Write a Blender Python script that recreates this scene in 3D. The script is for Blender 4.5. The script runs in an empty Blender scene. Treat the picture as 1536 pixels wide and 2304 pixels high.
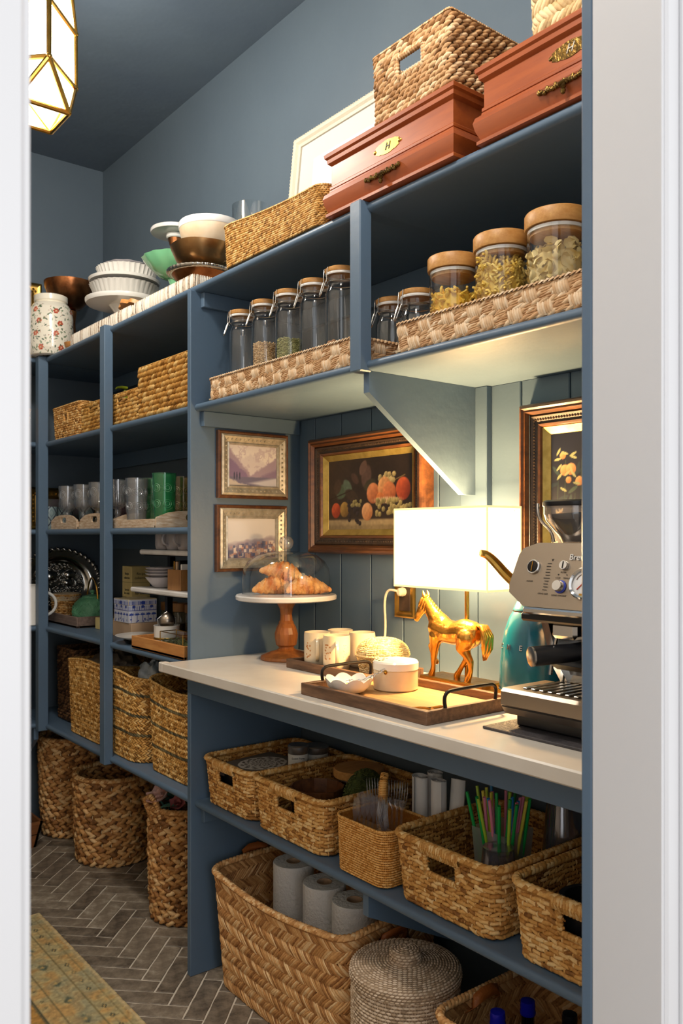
import bpy, math, random
import numpy as np
from mathutils import Vector, Matrix
PI = math.pi
S = bpy.context.scene
COL = S.collection
random.seed(7); RNG = np.random.default_rng(7)

# ---------------------------------------------------------------- camera
cd = bpy.data.cameras.new('camera'); cam = bpy.data.objects.new('camera', cd); COL.objects.link(cam)
cd.sensor_fit = 'VERTICAL'; cd.sensor_height = 36.0; cd.sensor_width = 24.0
cd.lens = 29.53; cd.shift_y = 53 / 2304; cd.clip_start = 0.02
cam.location = (0, 0, 1.275); cam.rotation_euler = (PI / 2, 0, math.radians(-38.4))
cd.dof.use_dof = True; cd.dof.focus_distance = 2.1; cd.dof.aperture_fstop = 10.0
S.camera = cam
# ---------------------------------------------------------------- hall light (world) and exposure
w = bpy.data.worlds.new('hall_light'); S.world = w; w.use_nodes = True
bg = w.node_tree.nodes['Background']; bg.inputs[0].default_value = (0.97, 0.985, 1.0, 1); bg.inputs[1].default_value = 0.76
vs = S.view_settings; vs.view_transform = 'Standard'; vs.look = 'None'; vs.gamma = 1.0; vs.exposure = 0.55
try: vs.use_curve_mapping = False
except Exception: pass
cy = S.cycles; cy.max_bounces = 7; cy.diffuse_bounces = 4; cy.glossy_bounces = 3; cy.transmission_bounces = 4; cy.transparent_max_bounces = 14; cy.adaptive_threshold = .04; cy.caustics_reflective = False; cy.caustics_refractive = False
def lamp(name, kind, loc, power, color, size=0.05, **kw):
    l = bpy.data.lights.new(name, kind); l.energy = power; l.color = color
    if kind == 'POINT': l.shadow_soft_size = size
    o = bpy.data.objects.new(name, l); COL.objects.link(o); o.location = loc
    for k, v in kw.items(): setattr(l, k, v)
    return o
LANTERNS = ((0.729, 2.20), (0.729, 0.98))        # the two hanging lanterns of the pantry
for k, (lx, ly) in enumerate(LANTERNS):
    lamp('lantern_bulb', 'POINT', (lx, ly, 2.54), (46, 31)[k], (1.0, 0.91, 0.80), 0.06)
lamp('table_lamp_bulb', 'POINT', (1.42, 1.367, 1.255), 29, (1.0, 0.60, 0.25), 0.03)

# unseen fill light added behind the camera to brighten shelves and floor
wl = lamp('hall_fill_light', 'AREA', (0.35, -2.30, 1.45), 21, (0.98, 0.98, 1.0)); wl.rotation_euler = (PI / 2, 0, 0); wl.data.shape = 'RECTANGLE'; wl.data.size = 1.9; wl.data.size_y = 1.7

# ---------------------------------------------------------------- materials
def lin(c):
    if isinstance(c, str):
        c = c.lstrip('#'); c = tuple(int(c[i:i + 2], 16) / 255 for i in (0, 2, 4))
    return tuple((x / 12.92 if x <= .04045 else ((x + .055) / 1.055) ** 2.4) for x in c)
def c4(c): return lin(c) + (1,)
MATS = {}
def nm(name):
    m = bpy.data.materials.new(name); m.use_nodes = True; MATS[name] = m
    nt = m.node_tree; b = nt.nodes['Principled BSDF']
    return m, nt, b
def ramp(nt, stops):
    r = nt.nodes.new('ShaderNodeValToRGB'); e = r.color_ramp.elements
    while len(e) < len(stops): e.new(0.5)
    for k, (p, c) in enumerate(stops): e[k].position = p; e[k].color = c4(c)
    return r
def noise(nt, scale, detail=3, stretch=None, rough=.55, obj=True):
    t = nt.nodes.new('ShaderNodeTexCoord'); n = nt.nodes.new('ShaderNodeTexNoise')
    n.inputs['Scale'].default_value = scale; n.inputs['Detail'].default_value = detail; n.inputs['Roughness'].default_value = rough
    if stretch:
        mp = nt.nodes.new('ShaderNodeMapping'); mp.inputs['Scale'].default_value = stretch
        nt.links.new(t.outputs['Object'], mp.inputs[0]); nt.links.new(mp.outputs[0], n.inputs['Vector'])
    else: nt.links.new(t.outputs['Object'], n.inputs['Vector'])
    return n
def bump(nt, b, src, strength, dist=.01):
    p = nt.nodes.new('ShaderNodeBump'); p.inputs['Strength'].default_value = strength; p.inputs['Distance'].default_value = dist
    nt.links.new(src, p.inputs['Height']); nt.links.new(p.outputs[0], b.inputs['Normal'])
def plain(name, col, rough=.5, metal=0, var=None, vscale=8, bmp=0, bscale=60, spec=None, stretch=None, coat=0, emit=None, es=0, trans=0):
    m, nt, b = nm(name)
    b.inputs['Base Color'].default_value = c4(col); b.inputs['Roughness'].default_value = rough; b.inputs['Metallic'].default_value = metal
    if spec is not None: b.inputs['Specular IOR Level'].default_value = spec
    if coat: b.inputs['Coat Weight'].default_value = coat; b.inputs['Coat Roughness'].default_value = .15
    if var:
        n = noise(nt, vscale, 4, stretch); r = ramp(nt, [(.35, col), (.68, var)])
        nt.links.new(n.outputs['Fac'], r.inputs[0]); nt.links.new(r.outputs[0], b.inputs['Base Color'])
    if bmp:
        n2 = noise(nt, bscale, 3); bump(nt, b, n2.outputs['Fac'], bmp)
    if emit: b.inputs['Emission Color'].default_value = c4(emit); b.inputs['Emission Strength'].default_value = es
    if trans: b.inputs['Transmission Weight'].default_value = trans
    return m
def wood(name, a, c, d=None, scale=9, stretch=(1, 12, 12), rough=.45, coat=0, bmp=.15):
    m, nt, b = nm(name); n = noise(nt, scale, 6, stretch, .62)
    st = [(.3, a), (.62, c)] + ([(.8, d)] if d else [])
    r = ramp(nt, st); nt.links.new(n.outputs['Fac'], r.inputs[0]); nt.links.new(r.outputs[0], b.inputs['Base Color'])
    b.inputs['Roughness'].default_value = rough
    if coat: b.inputs['Coat Weight'].default_value = coat; b.inputs['Coat Roughness'].default_value = .2
    bump(nt, b, n.outputs['Fac'], bmp, .004)
    return m
def woven(name, stops, rough=.62, sheen=.0):
    m, nt, b = nm(name)
    a = nt.nodes.new('ShaderNodeAttribute'); a.attribute_name = 'tone'
    n = noise(nt, 130, 2); mx = nt.nodes.new('ShaderNodeMath'); mx.operation = 'MULTIPLY_ADD'
    nt.links.new(n.outputs['Fac'], mx.inputs[0]); mx.inputs[1].default_value = .5
    sb = nt.nodes.new('ShaderNodeMath'); sb.operation = 'SUBTRACT'; nt.links.new(a.outputs['Fac'], sb.inputs[0]); sb.inputs[1].default_value = .25
    nt.links.new(sb.outputs[0], mx.inputs[2])
    r = ramp(nt, stops); nt.links.new(mx.outputs[0], r.inputs[0]); nt.links.new(r.outputs[0], b.inputs['Base Color'])
    b.inputs['Roughness'].default_value = rough; b.inputs['Specular IOR Level'].default_value = .35
    bump(nt, b, n.outputs['Fac'], .3, .002)
    return m
def painted_mat(name, rough=.5, coat=0):
    m, nt, b = nm(name); a = nt.nodes.new('ShaderNodeAttribute'); a.attribute_name = 'paint'
    nt.links.new(a.outputs['Color'], b.inputs['Base Color']); b.inputs['Roughness'].default_value = rough
    if coat: b.inputs['Coat Weight'].default_value = coat; b.inputs['Coat Roughness'].default_value = .1
    return m
def glass(name, tint=(1, 1, 1), edge=1.2, base=.07, rough=.03, milk=0, mcol=(.8, .8, .8)):
    # thin-walled glass: clear with a fresnel reflection and a denser rim
    m, nt, b = nm(name); nt.nodes.remove(b); out = nt.nodes['Material Output']
    t = nt.nodes.new('ShaderNodeBsdfTransparent'); t.inputs[0].default_value = tuple(tint) + (1,)
    g = nt.nodes.new('ShaderNodeBsdfGlossy'); g.inputs['Roughness'].default_value = rough
    lw = nt.nodes.new('ShaderNodeLayerWeight'); lw.inputs[0].default_value = .5
    pw = nt.nodes.new('ShaderNodeMath'); pw.operation = 'POWER'; nt.links.new(lw.outputs['Facing'], pw.inputs[0]); pw.inputs[1].default_value = 3.0
    ma = nt.nodes.new('ShaderNodeMath'); ma.operation = 'MULTIPLY_ADD'; nt.links.new(pw.outputs[0], ma.inputs[0]); ma.inputs[1].default_value = edge * .55; ma.inputs[2].default_value = base
    mix = nt.nodes.new('ShaderNodeMixShader'); nt.links.new(ma.outputs[0], mix.inputs[0]); nt.links.new(t.outputs[0], mix.inputs[1]); nt.links.new(g.outputs[0], mix.inputs[2])
    if milk:
        d = nt.nodes.new('ShaderNodeBsdfTranslucent'); d.inputs[0].default_value = tuple(mcol) + (1,); d2 = nt.nodes.new('ShaderNodeBsdfDiffuse'); d2.inputs[0].default_value = tuple(mcol) + (1,); dm = nt.nodes.new('ShaderNodeMixShader'); nt.links.new(d.outputs[0], dm.inputs[1]); nt.links.new(d2.outputs[0], dm.inputs[2])
        m2 = nt.nodes.new('ShaderNodeMixShader'); m2.inputs[0].default_value = milk; nt.links.new(t.outputs[0], m2.inputs[1]); nt.links.new(dm.outputs[0], m2.inputs[2]); nt.links.new(m2.outputs[0], mix.inputs[1])
    nt.links.new(mix.outputs[0], out.inputs[0])
    return m
plain('blue_paint', '#556b81', .42, var='#5a7086', vscale=2.5, bmp=.06, bscale=40)
plain('blue_wall', '#566470', .5, var='#5b6974', vscale=2, bmp=.22, bscale=9)
plain('blue_ceiling', '#525f6d', .5, var='#57646f', vscale=2, bmp=.35, bscale=9)
plain('white_trim', '#d6d6d8', .35)
plain('pale_wall', '#dcd6cc', .5)
plain('hall_floor', '#9a8a78', .5)
plain('grout', '#d8cdbb', .9, bmp=.3, bscale=150)
plain('quartz', '#e3ddd3', .18, var='#d3cabd', vscale=3)
def tile_mat():
    m, nt, b = nm('tile')
    oi = nt.nodes.new('ShaderNodeObjectInfo'); n = noise(nt, 26, 6, (1, 1, 1), .68)
    r = ramp(nt, [(.28, '#4d443a'), (.46, '#75695a'), (.6, '#887b6a'), (.72, '#a09482'), (.82, '#b9ae9d')])
    ad = nt.nodes.new('ShaderNodeMath'); ad.operation = 'MULTIPLY_ADD'; nt.links.new(oi.outputs['Random'], ad.inputs[0]); ad.inputs[1].default_value = .24; ad.inputs[2].default_value = -.12
    a2 = nt.nodes.new('ShaderNodeMath'); nt.links.new(ad.outputs[0], a2.inputs[0]); nt.links.new(n.outputs['Fac'], a2.inputs[1])
    nt.links.new(a2.outputs[0], r.inputs[0]); nt.links.new(r.outputs[0], b.inputs['Base Color'])
    b.inputs['Roughness'].default_value = .5; bump(nt, b, n.outputs['Fac'], .5, .004)
tile_mat()
wood('cedar', '#8a3f16', '#a2501f', '#b05f2a', 5, (6, 1, 10), .42, .08, .03)
wood('oak_lid', '#b9803f', '#cf9a58', '#dcae6e', 12, (1, 9, 9), .45)
wood('honey_wood', '#b4743a', '#cf9150', '#d9a262', 8, (8, 1, 8), .45)
wood('carved_wood', '#7c451e', '#a5652f', '#b97a3f', 9, (6, 6, 1), .4)
wood('tray_wood', '#4b3423', '#72523a', '#91714f', 11, (9, 1.2, 9), .55)
wood('tray_floor', '#a07a4c', '#b98f5c', '#c8a06a', 11, (9, 1, 9), .5)
wood('gray_wood', '#6d5a50', '#8b766a', '#a08e82', 12, (9, 1, 9), .65)
wood('white_wood', '#b08a63', '#d8c4aa', '#eee4d6', 14, (2, 2, 12), .7)
wood('bamboo', '#8a5f36', '#a57643', None, 10, (9, 9, 1), .5)
wood('frame_wood', '#43281a', '#6f4526', '#8d5f35', 10, (6, 1, 6), .32, .2)
wood('frame_dark', '#2a201a', '#453529', '#5d4a37', 16, (2, 2, 2), .42)
wood('slat_wood', '#6a3d1f', '#8a5730', None, 9, (1, 8, 8), .4)
plain('gilt', '#c9a55a', .34, 1, var='#a98742', vscale=30)
plain('gilt_liner', '#c2ab62', .4, .65, var='#a8924c', vscale=40)
plain('silver_frame', '#cfc8b8', .42, .6, var='#aba390', vscale=60)
plain('ivory_frame', '#cbc3ae', .5, bmp=.2, bscale=150)
plain('mat_board', '#c6c4c1', .8)
plain('brass', '#c59a4a', .25, 1, var='#a87c34', vscale=25)
plain('lamp_gold', '#d69c45', .28, .95, var='#b67a2c', vscale=22, bmp=.25, bscale=45)
plain('antique_brass', '#584423', .34, 1, var='#7f6534', vscale=60, bmp=.3, bscale=120)
plain('bright_brass', '#d9b455', .3, 1)
plain('copper', '#7a4a2c', .28, 1, var='#b67a4d', vscale=14, bmp=.1, bscale=30)
plain('bronze', '#84603c', .3, 1, var='#b08a5c', vscale=10)
plain('steel', '#c9c6c0', .22, 1)
plain('steel_brushed', '#a79a8b', .33, 1)
plain('silver', '#b8b5ae', .16, 1)
plain('dark_metal', '#211f1f', .4, .6)
plain('black_plastic', '#15161a', .3)
plain('black_rubber', '#1d1d20', .7)
plain('slate', '#3f3c3f', .6, bmp=.4, bscale=120)
plain('white_ceramic', '#e9e6df', .18, coat=.5)
plain('cream_ceramic', '#dccdb1', .25, var='#d2c09f', vscale=20, coat=.3)
plain('gray_ceramic', '#b5afb1', .3)
plain('white_marble', '#e9e6e2', .2, var='#cfcac4', vscale=7)
plain('alabaster', '#d9bd98', .35, var='#ecdcc4', vscale=8)
plain('jade_glass', '#79bf8f', .12, coat=.5)
plain('teal_enamel', '#125f74', .2, coat=.5)
plain('green_iron', '#4f9069', .45, var='#6fae86', vscale=25, bmp=.5, bscale=90)
plain('chrome', '#dcdcdc', .08, 1)
plain('paper', '#f4f2ee', .85, bmp=.5, bscale=110)
plain('napkin', '#f0eeea', .85, bmp=.1, bscale=60)
plain('croissant', '#b8681f', .5, var='#ecc07c', vscale=26, bmp=.5, bscale=80)
plain('leather', '#a35a22', .5, bmp=.2, bscale=150)
plain('cream_card', '#ecd794', .7, var='#cdb87c', vscale=10)
plain('kraft', '#c7a888', .8)
plain('wax', '#efe6c8', .5)
plain('linen', '#c8b495', .9, bmp=.4, bscale=200)
plain('cord_plastic', '#e6d9c4', .35)
plain('black_lid', '#1b1714', .3)
plain('tin_label', '#d9d8cf', .6)
plain('tin_silver', '#aeb0b2', .3, .9)
plain('brown_glass', '#2b120a', .12, coat=.6)
plain('coffee', '#241509', .5)
plain('pasta', '#f2bf33', .5, var='#fbd55c', vscale=30)
plain('pasta_pale', '#f0dca0', .55, var='#e6cb83', vscale=30)
plain('pasta_yellow', '#ecc452', .5, var='#f4d777', vscale=30)
plain('oats', '#d9bd93', .8, var='#b98f5c', vscale=120)
plain('lentils', '#a7a36a', .7, var='#7f8047', vscale=120)
plain('rice', '#efe7d6', .7)
plain('seeds', '#6d7440', .7, var='#4c5529', vscale=120)
plain('nuts', '#a06a3b', .6, var='#c08a57', vscale=60)
plain('herbs', '#5f5f2c', .85, var='#3f4a22', vscale=80)
plain('moss', '#586128', .9, var='#39421b', vscale=60)
plain('petal_pink', '#dba99a', .7, var='#e7c6ba', vscale=25)
plain('petal_rose', '#b4696a', .7)
plain('leaf_green', '#3f6658', .6, var='#56806a', vscale=20)
plain('white_plastic', '#eceae6', .35)
plain('green_soap', '#7d8a1f', .3)
plain('pale_pot', '#eeebe4', .35, coat=.2)
plain('bottle_black', '#0b0a0c', .08, coat=.6)
plain('cap_blue', '#1c1fb0', .2, .3)
plain('cap_red', '#b52a26', .4)
plain('label_blue', '#4f86c0', .5)
plain('bag_plastic', '#d3dbe0', .25, var='#97a2aa', vscale=12)
plain('dark_bag', '#4e443a', .4, var='#8a7a66', vscale=25)
plain('needle_red', '#c8452a', .5)
plain('dial_face', '#eceef0', .3)
plain('ink', '#2c2622', .5)
plain('ring_blue', '#3a49b8', .4)
plain('letter_silver', '#d8cfc0', .3, .6)
plain('fringe_linen', '#d9c9a8', .9)
for nme, cc in (('straw_green', '#18a04a'), ('straw_pink', '#e0849a'), ('straw_lime', '#a8c83a'), ('straw_blue', '#2a86c8'), ('straw_yellow', '#e0d050')): plain(nme, cc, .4)
def glowing(name, col, es, clear):
    # lit diffusing sheet: glows itself and lets part of its bulb's light through
    m, nt, b = nm(name); nt.nodes.remove(b); t = nt.nodes.new('ShaderNodeBsdfTransparent'); e = nt.nodes.new('ShaderNodeEmission'); e.inputs[0].default_value = c4(col); e.inputs[1].default_value = es
    x = nt.nodes.new('ShaderNodeMixShader'); x.inputs[0].default_value = 1 - clear; nt.links.new(t.outputs[0], x.inputs[1]); nt.links.new(e.outputs[0], x.inputs[2]); nt.links.new(x.outputs[0], nt.nodes['Material Output'].inputs[0])
glowing('lantern_glow', '#fffaf0', 9.0, .6)
glowing('shade_glow', '#ffe2ac', 3.4, .3)
plain('shade_trim', '#dcc088', .8, emit='#ffdfa0', es=.75)
glass('clear_glass', (.97, .98, .98), 1.5, .09); glass('green_glass', (.5, .92, .66), 1.2, .09, .06, .22, (.12, .55, .28)); glass('purple_glass', (.72, .62, .68), 1.2, .09, .06, .22, (.32, .22, .28)); glass('amber_glass', (.94, .86, .66), 1.2, .08, .05, .1, (.6, .45, .25))
glass('pressed_glass', (.92, .93, .94), 1.3, .13, .1, .14, (.75, .76, .78)); glass('plastic_clear', (.9, .9, .93), 1.4, .14, .08, .22, (.8, .8, .85)); glass('frosted_cup', (.8, .85, .85), 1.0, .16, .35, .4, (.7, .76, .75)); glass('smoke_plastic', (.72, .7, .76), 1.5, .2, .08, .14, (.7, .69, .74))
for nme, cc in (('relief_clear', (.8, .82, .84)), ('relief_green', (.35, .8, .5)), ('relief_purple', (.5, .36, .44)), ('relief_amber', (.8, .65, .4))): glass(nme, (.9, .9, .9), 1.3, .22, .08, .5, cc)
woven('w_hyacinth', [(.1, '#5a3c20'), (.4, '#a3774a'), (.7, '#c7a073'), (.95, '#dcc09a')])
woven('w_golden', [(.1, '#6d4518'), (.4, '#b07b34'), (.7, '#cb9a50'), (.95, '#dcb673')])
woven('w_braid', [(.1, '#5a381a'), (.4, '#a8733e'), (.7, '#cf9c5e'), (.95, '#e2bd88')])
woven('w_rush', [(.1, '#74471c'), (.38, '#bd843f'), (.68, '#dba860'), (.95, '#efcd92')])
woven('w_rattan', [(.1, '#a56420'), (.45, '#da9a48'), (.8, '#efba6e')])
woven('w_seagrass', [(.1, '#7a5220'), (.42, '#c08b42'), (.72, '#dcac62'), (.95, '#ecc888')])
woven('w_dark', [(.1, '#24170c'), (.45, '#533721'), (.8, '#7d5c3c')])
woven('w_stripe', [(.1, '#26251a'), (.5, '#5b5238'), (.9, '#746a48')])
woven('w_herring', [(.1, '#7d4c26'), (.4, '#c08a52'), (.7, '#dba76c'), (.95, '#efcb98')])
woven('w_checker', [(.05, '#a3764c'), (.45, '#c79d70'), (.75, '#dcbd97'), (.95, '#ead3b4')])
woven('w_bleached', [(.1, '#8d745c'), (.4, '#c4aa8c'), (.75, '#e2ccb2')])
woven('w_sticks', [(.05, '#7b6450'), (.25, '#c9b8a2'), (.6, '#e6dccb'), (.95, '#f1eade')])
woven('w_cane', [(.1, '#a27c42'), (.45, '#d6b473'), (.85, '#efd9a4')])
woven('w_pale', [(.1, '#8a6f48'), (.4, '#c2a370'), (.75, '#dcc498')])
painted_mat('painted_canvas', .45); painted_mat('painted_print', .7); painted_mat('painted_glaze', .2, .5); painted_mat('painted_tin', .35); painted_mat('painted_rug', .95); painted_mat('painted_gloss', .3, .3)

# ---------------------------------------------------------------- mesh helpers
class MB:
    def __init__(s): s.v = []; s.f = []
    def add(s, v, f):
        o = len(s.v); s.v += [tuple(p) for p in v]; s.f += [tuple(i + o for i in q) for q in f]; return s
    def box(s, x0, x1, y0, y1, z0, z1, b=0):
        if b <= 0:
            v = [(x, y, z) for x in (x0, x1) for y in (y0, y1) for z in (z0, z1)]
            return s.add(v, [(0, 1, 3, 2), (4, 6, 7, 5), (0, 4, 5, 1), (2, 3, 7, 6), (0, 2, 6, 4), (1, 5, 7, 3)])
        X = (x0, x1); Y = (y0, y1); Z = (z0, z1); v = []; idx = {}
        for i in (0, 1):
            for j in (0, 1):
                for k in (0, 1):
                    sx, sy, sz = (1 - 2 * i) * b, (1 - 2 * j) * b, (1 - 2 * k) * b
                    for a in range(3):
                        p = [X[i] + sx, Y[j] + sy, Z[k] + sz]; p[a] -= (sx, sy, sz)[a]
                        idx[i, j, k, a] = len(v); v.append(tuple(p))
        f = []
        sq = ((0, 0), (1, 0), (1, 1), (0, 1))
        for i in (0, 1):
            q = [idx[i, j, k, 0] for j, k in sq]; f.append(q if i else q[::-1])
            q = [idx[j, i, k, 1] for j, k in sq]; f.append(q[::-1] if i else q)
            q = [idx[j, k, i, 2] for j, k in sq]; f.append(q if i else q[::-1])
        for j in (0, 1):
            for k in (0, 1):
                for (A, B, mk) in ((1, 2, lambda t, a: idx[t, j, k, a]), (0, 2, lambda t, a: idx[j, t, k, a]), (0, 1, lambda t, a: idx[j, k, t, a])):
                    f.append((mk(0, A), mk(1, A), mk(1, B), mk(0, B)))
        for i in (0, 1):
            for j in (0, 1):
                for k in (0, 1): f.append(tuple(idx[i, j, k, a] for a in range(3)))
        return s.add(v, f)
    def lathe(s, prof, n=32, c=(0, 0, 0), rf=None, close=True):
        v = []; f = []; m = len(prof)
        for i in range(n):
            a = 2 * PI * i / n
            for (r, z) in prof:
                rr = r * (rf(a, z) if rf else 1); v.append((c[0] + rr * math.cos(a), c[1] + rr * math.sin(a), c[2] + z))
        for i in range(n):
            j = (i + 1) % n
            for k in range(m - 1): f.append((i * m + k, j * m + k, j * m + k + 1, i * m + k + 1))
        o = len(v)
        if prof[0][0] > 1e-6 and close: f.append(tuple(i * m for i in range(n))[::-1])
        if prof[-1][0] > 1e-6 and close: f.append(tuple(i * m + m - 1 for i in range(n)))
        return s.add(v, f)
    def tube(s, pts, r, n=8, closed=False, flat=1.0):
        pts = [Vector(p) for p in pts]; N = len(pts); R = r if hasattr(r, '__len__') else [r] * N
        v = []; f = []; up = None
        for i, p in enumerate(pts):
            t = (pts[(i + 1) % N] - pts[i - 1]) if closed else (pts[min(i + 1, N - 1)] - pts[max(i - 1, 0)])
            t.normalize()
            if up is None: up = Vector((0, 0, 1)) if abs(t.z) < .9 else Vector((1, 0, 0))
            a = t.cross(up)
            if a.length < 1e-6: a = t.orthogonal()
            a.normalize(); b = a.cross(t).normalized(); up = b
            for k in range(n):
                g = 2 * PI * k / n; v.append(p + a * math.cos(g) * R[i] + b * math.sin(g) * R[i] * flat)
        for i in range(N if closed else N - 1):
            j = (i + 1) % N
            for k in range(n): f.append((i * n + k, i * n + (k + 1) % n, j * n + (k + 1) % n, j * n + k))
        if not closed: f.append(tuple(range(n))[::-1]); f.append(tuple((N - 1) * n + k for k in range(n)))
        return s.add(v, f)
    def prism(s, poly, ax, a0, a1):
        # poly: 2D points in the two remaining axes (in x,y,z order), extruded along axis ax
        def P(p, a):
            q = list(p); q.insert(ax, a); return tuple(q)
        n = len(poly); v = [P(p, a0) for p in poly] + [P(p, a1) for p in poly]
        f = [tuple(range(n))[::-1], tuple(range(n, 2 * n))] + [(i, (i + 1) % n, n + (i + 1) % n, n + i) for i in range(n)]
        return s.add(v, f)
    def ell(s, c, r, n=12, m=8, M=None):
        v = []; f = []
        for i in range(m + 1):
            th = PI * i / m
            for k in range(n):
                a = 2 * PI * k / n; p = Vector((r[0] * math.sin(th) * math.cos(a), r[1] * math.sin(th) * math.sin(a), r[2] * math.cos(th)))
                if M is not None: p = M @ p
                v.append(p + Vector(c))
        for i in range(m):
            for k in range(n): f.append((i * n + k, (i + 1) * n + k, (i + 1) * n + (k + 1) % n, i * n + (k + 1) % n))
        return s.add(v, f)
    def grid(s, P, closeu=False):
        # P: array nu x nv x 3
        P = np.asarray(P); nu, nv = P.shape[:2]; f = []
        for i in range(nu if closeu else nu - 1):
            j = (i + 1) % nu
            for k in range(nv - 1): f.append((i * nv + k, j * nv + k, j * nv + k + 1, i * nv + k + 1))
        return s.add(P.reshape(-1, 3).tolist(), f)
    def build(s, name, mat, parent=None, smooth=35, loc=None):
        me = bpy.data.meshes.new(name); me.from_pydata(s.v, [], s.f); me.validate(); fixn(me)
        return link(name, me, mat, parent, smooth, loc)
def fixn(me):
    import bmesh
    b = bmesh.new(); b.from_mesh(me); bmesh.ops.remove_doubles(b, verts=b.verts, dist=1e-6); bmesh.ops.recalc_face_normals(b, faces=b.faces); b.to_mesh(me); b.free()
def link(name, me, mat, parent=None, smooth=35, loc=None):
    if mat: me.materials.append(MATS[mat])
    if smooth:
        me.polygons.foreach_set('use_smooth', [True] * len(me.polygons)); me.set_sharp_from_angle(angle=math.radians(smooth))
    o = bpy.data.objects.new(name, me); COL.objects.link(o)
    if parent: o.parent = parent
    if loc: o.location = loc
    return o
def tag(o, label, cat, group=None, kind=None):
    o['label'] = label; o['category'] = cat
    if group: o['group'] = group
    if kind: o['kind'] = kind
    return o
def smooth_path(pts, it=2):
    P = [Vector(p) for p in pts]
    for _ in range(it):
        Q = [P[0]]
        for a, b in zip(P[:-1], P[1:]): Q += [a.lerp(b, .25), a.lerp(b, .75)]
        P = Q + [P[-1]]
    return P
def thing(name, label, cat, loc=(0, 0, 0), group=None, rz=0):
    o = bpy.data.objects.new(name, None); o.empty_display_size = .05; COL.objects.link(o); o.location = loc; o.rotation_euler = (0, 0, rz)
    return tag(o, label, cat, group)
def struct(name, mb, mat, parent=None, smooth=35):
    o = mb.build(name, mat, parent, smooth)
    if not parent: o['kind'] = 'structure'
    return o
def copy_tree(o, parent=None):
    c = o.copy(); COL.objects.link(c)
    if parent: c.parent = parent
    for ch in list(o.children): copy_tree(ch, c)
    return c
def child(o, parent): o.parent = parent; return o

# painted surfaces: a fine grid whose points carry print colours
def painted(name, P, C, mat, parent=None, closeu=False):
    P = np.asarray(P, float); nu, nv = P.shape[:2]
    mb = MB(); mb.grid(P, closeu); me = bpy.data.meshes.new(name); me.from_pydata(mb.v, [], mb.f)
    C = np.clip(np.asarray(C, float).reshape(-1, 3), 0, 1); C = np.where(C <= .04045, C / 12.92, ((C + .055) / 1.055) ** 2.4)
    at = me.attributes.new('paint', 'FLOAT_COLOR', 'POINT'); at.data.foreach_set('color', np.concatenate([C, np.ones((len(C), 1))], 1).astype(np.float32).ravel())
    return link(name, me, mat, parent, 60)
def hexc(h): h = h.lstrip('#'); return np.array([int(h[i:i + 2], 16) / 255 for i in (0, 2, 4)])
class Canvas:
    # u to the right, v up, both 0..1; a is width / height
    def __init__(s, nu, nv, bg, a=1.0):
        s.U, s.V = np.meshgrid(np.linspace(0, 1, nu), np.linspace(0, 1, nv), indexing='ij'); s.a = a; s.C = np.zeros((nu, nv, 3)) + hexc(bg)
        s.N = vnoise(s.U * 9 * a, s.V * 9); s.N2 = vnoise(s.U * 30 * a + 5, s.V * 30 + 9)
    def mix(s, m, col):
        col = hexc(col) if isinstance(col, str) else col
        m = np.clip(m, 0, 1)[..., None]; s.C = s.C * (1 - m) + col * m
    def ball(s, u, v, r, col, dark, soft=.12, sq=1.0):
        du = (s.U - u) * s.a / r; dv = (s.V - v) / r / sq; d = np.sqrt(du ** 2 + dv ** 2)
        sh = np.clip(.5 - .6 * (du * .7 - dv * .7) * -1 * -1 + 0, 0, 1)
        sh = np.clip(.55 + .5 * (-du * .6 + dv * .7), 0, 1)[..., None]
        s.mix(np.clip((1 - d) / soft, 0, 1), hexc(dark) * (1 - sh) + hexc(col) * sh)
    def leaf(s, u, v, l, wd, ang, col):
        c, n = math.cos(ang), math.sin(ang); x = ((s.U - u) * s.a * c + (s.V - v) * n) / l; y = (-(s.U - u) * s.a * n + (s.V - v) * c) / wd
        s.mix((1 - np.sqrt(x ** 2 + y ** 2 + .4 * x * x * y * y)) * 5, col)
    def line(s, p, q, wd, col):
        ax, ay = p[0] * s.a, p[1]; bx, by = q[0] * s.a, q[1]; X = s.U * s.a; t = np.clip(((X - ax) * (bx - ax) + (s.V - ay) * (by - ay)) / ((bx - ax) ** 2 + (by - ay) ** 2 + 1e-9), 0, 1)
        d = np.hypot(X - ax - t * (bx - ax), s.V - ay - t * (by - ay)); s.mix((wd - d) / wd * 2, col)
def vnoise(x, y, seed=3):
    r = np.random.default_rng(seed).random((97, 97)); xi = np.floor(x).astype(int); yi = np.floor(y).astype(int); fx = x - xi; fy = y - yi
    fx = fx * fx * (3 - 2 * fx); fy = fy * fy * (3 - 2 * fy); g = lambda a, b: r[a % 97, b % 97]
    return (g(xi, yi) * (1 - fx) + g(xi + 1, yi) * fx) * (1 - fy) + (g(xi, yi + 1) * (1 - fx) + g(xi + 1, yi + 1) * fx) * fy

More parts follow.
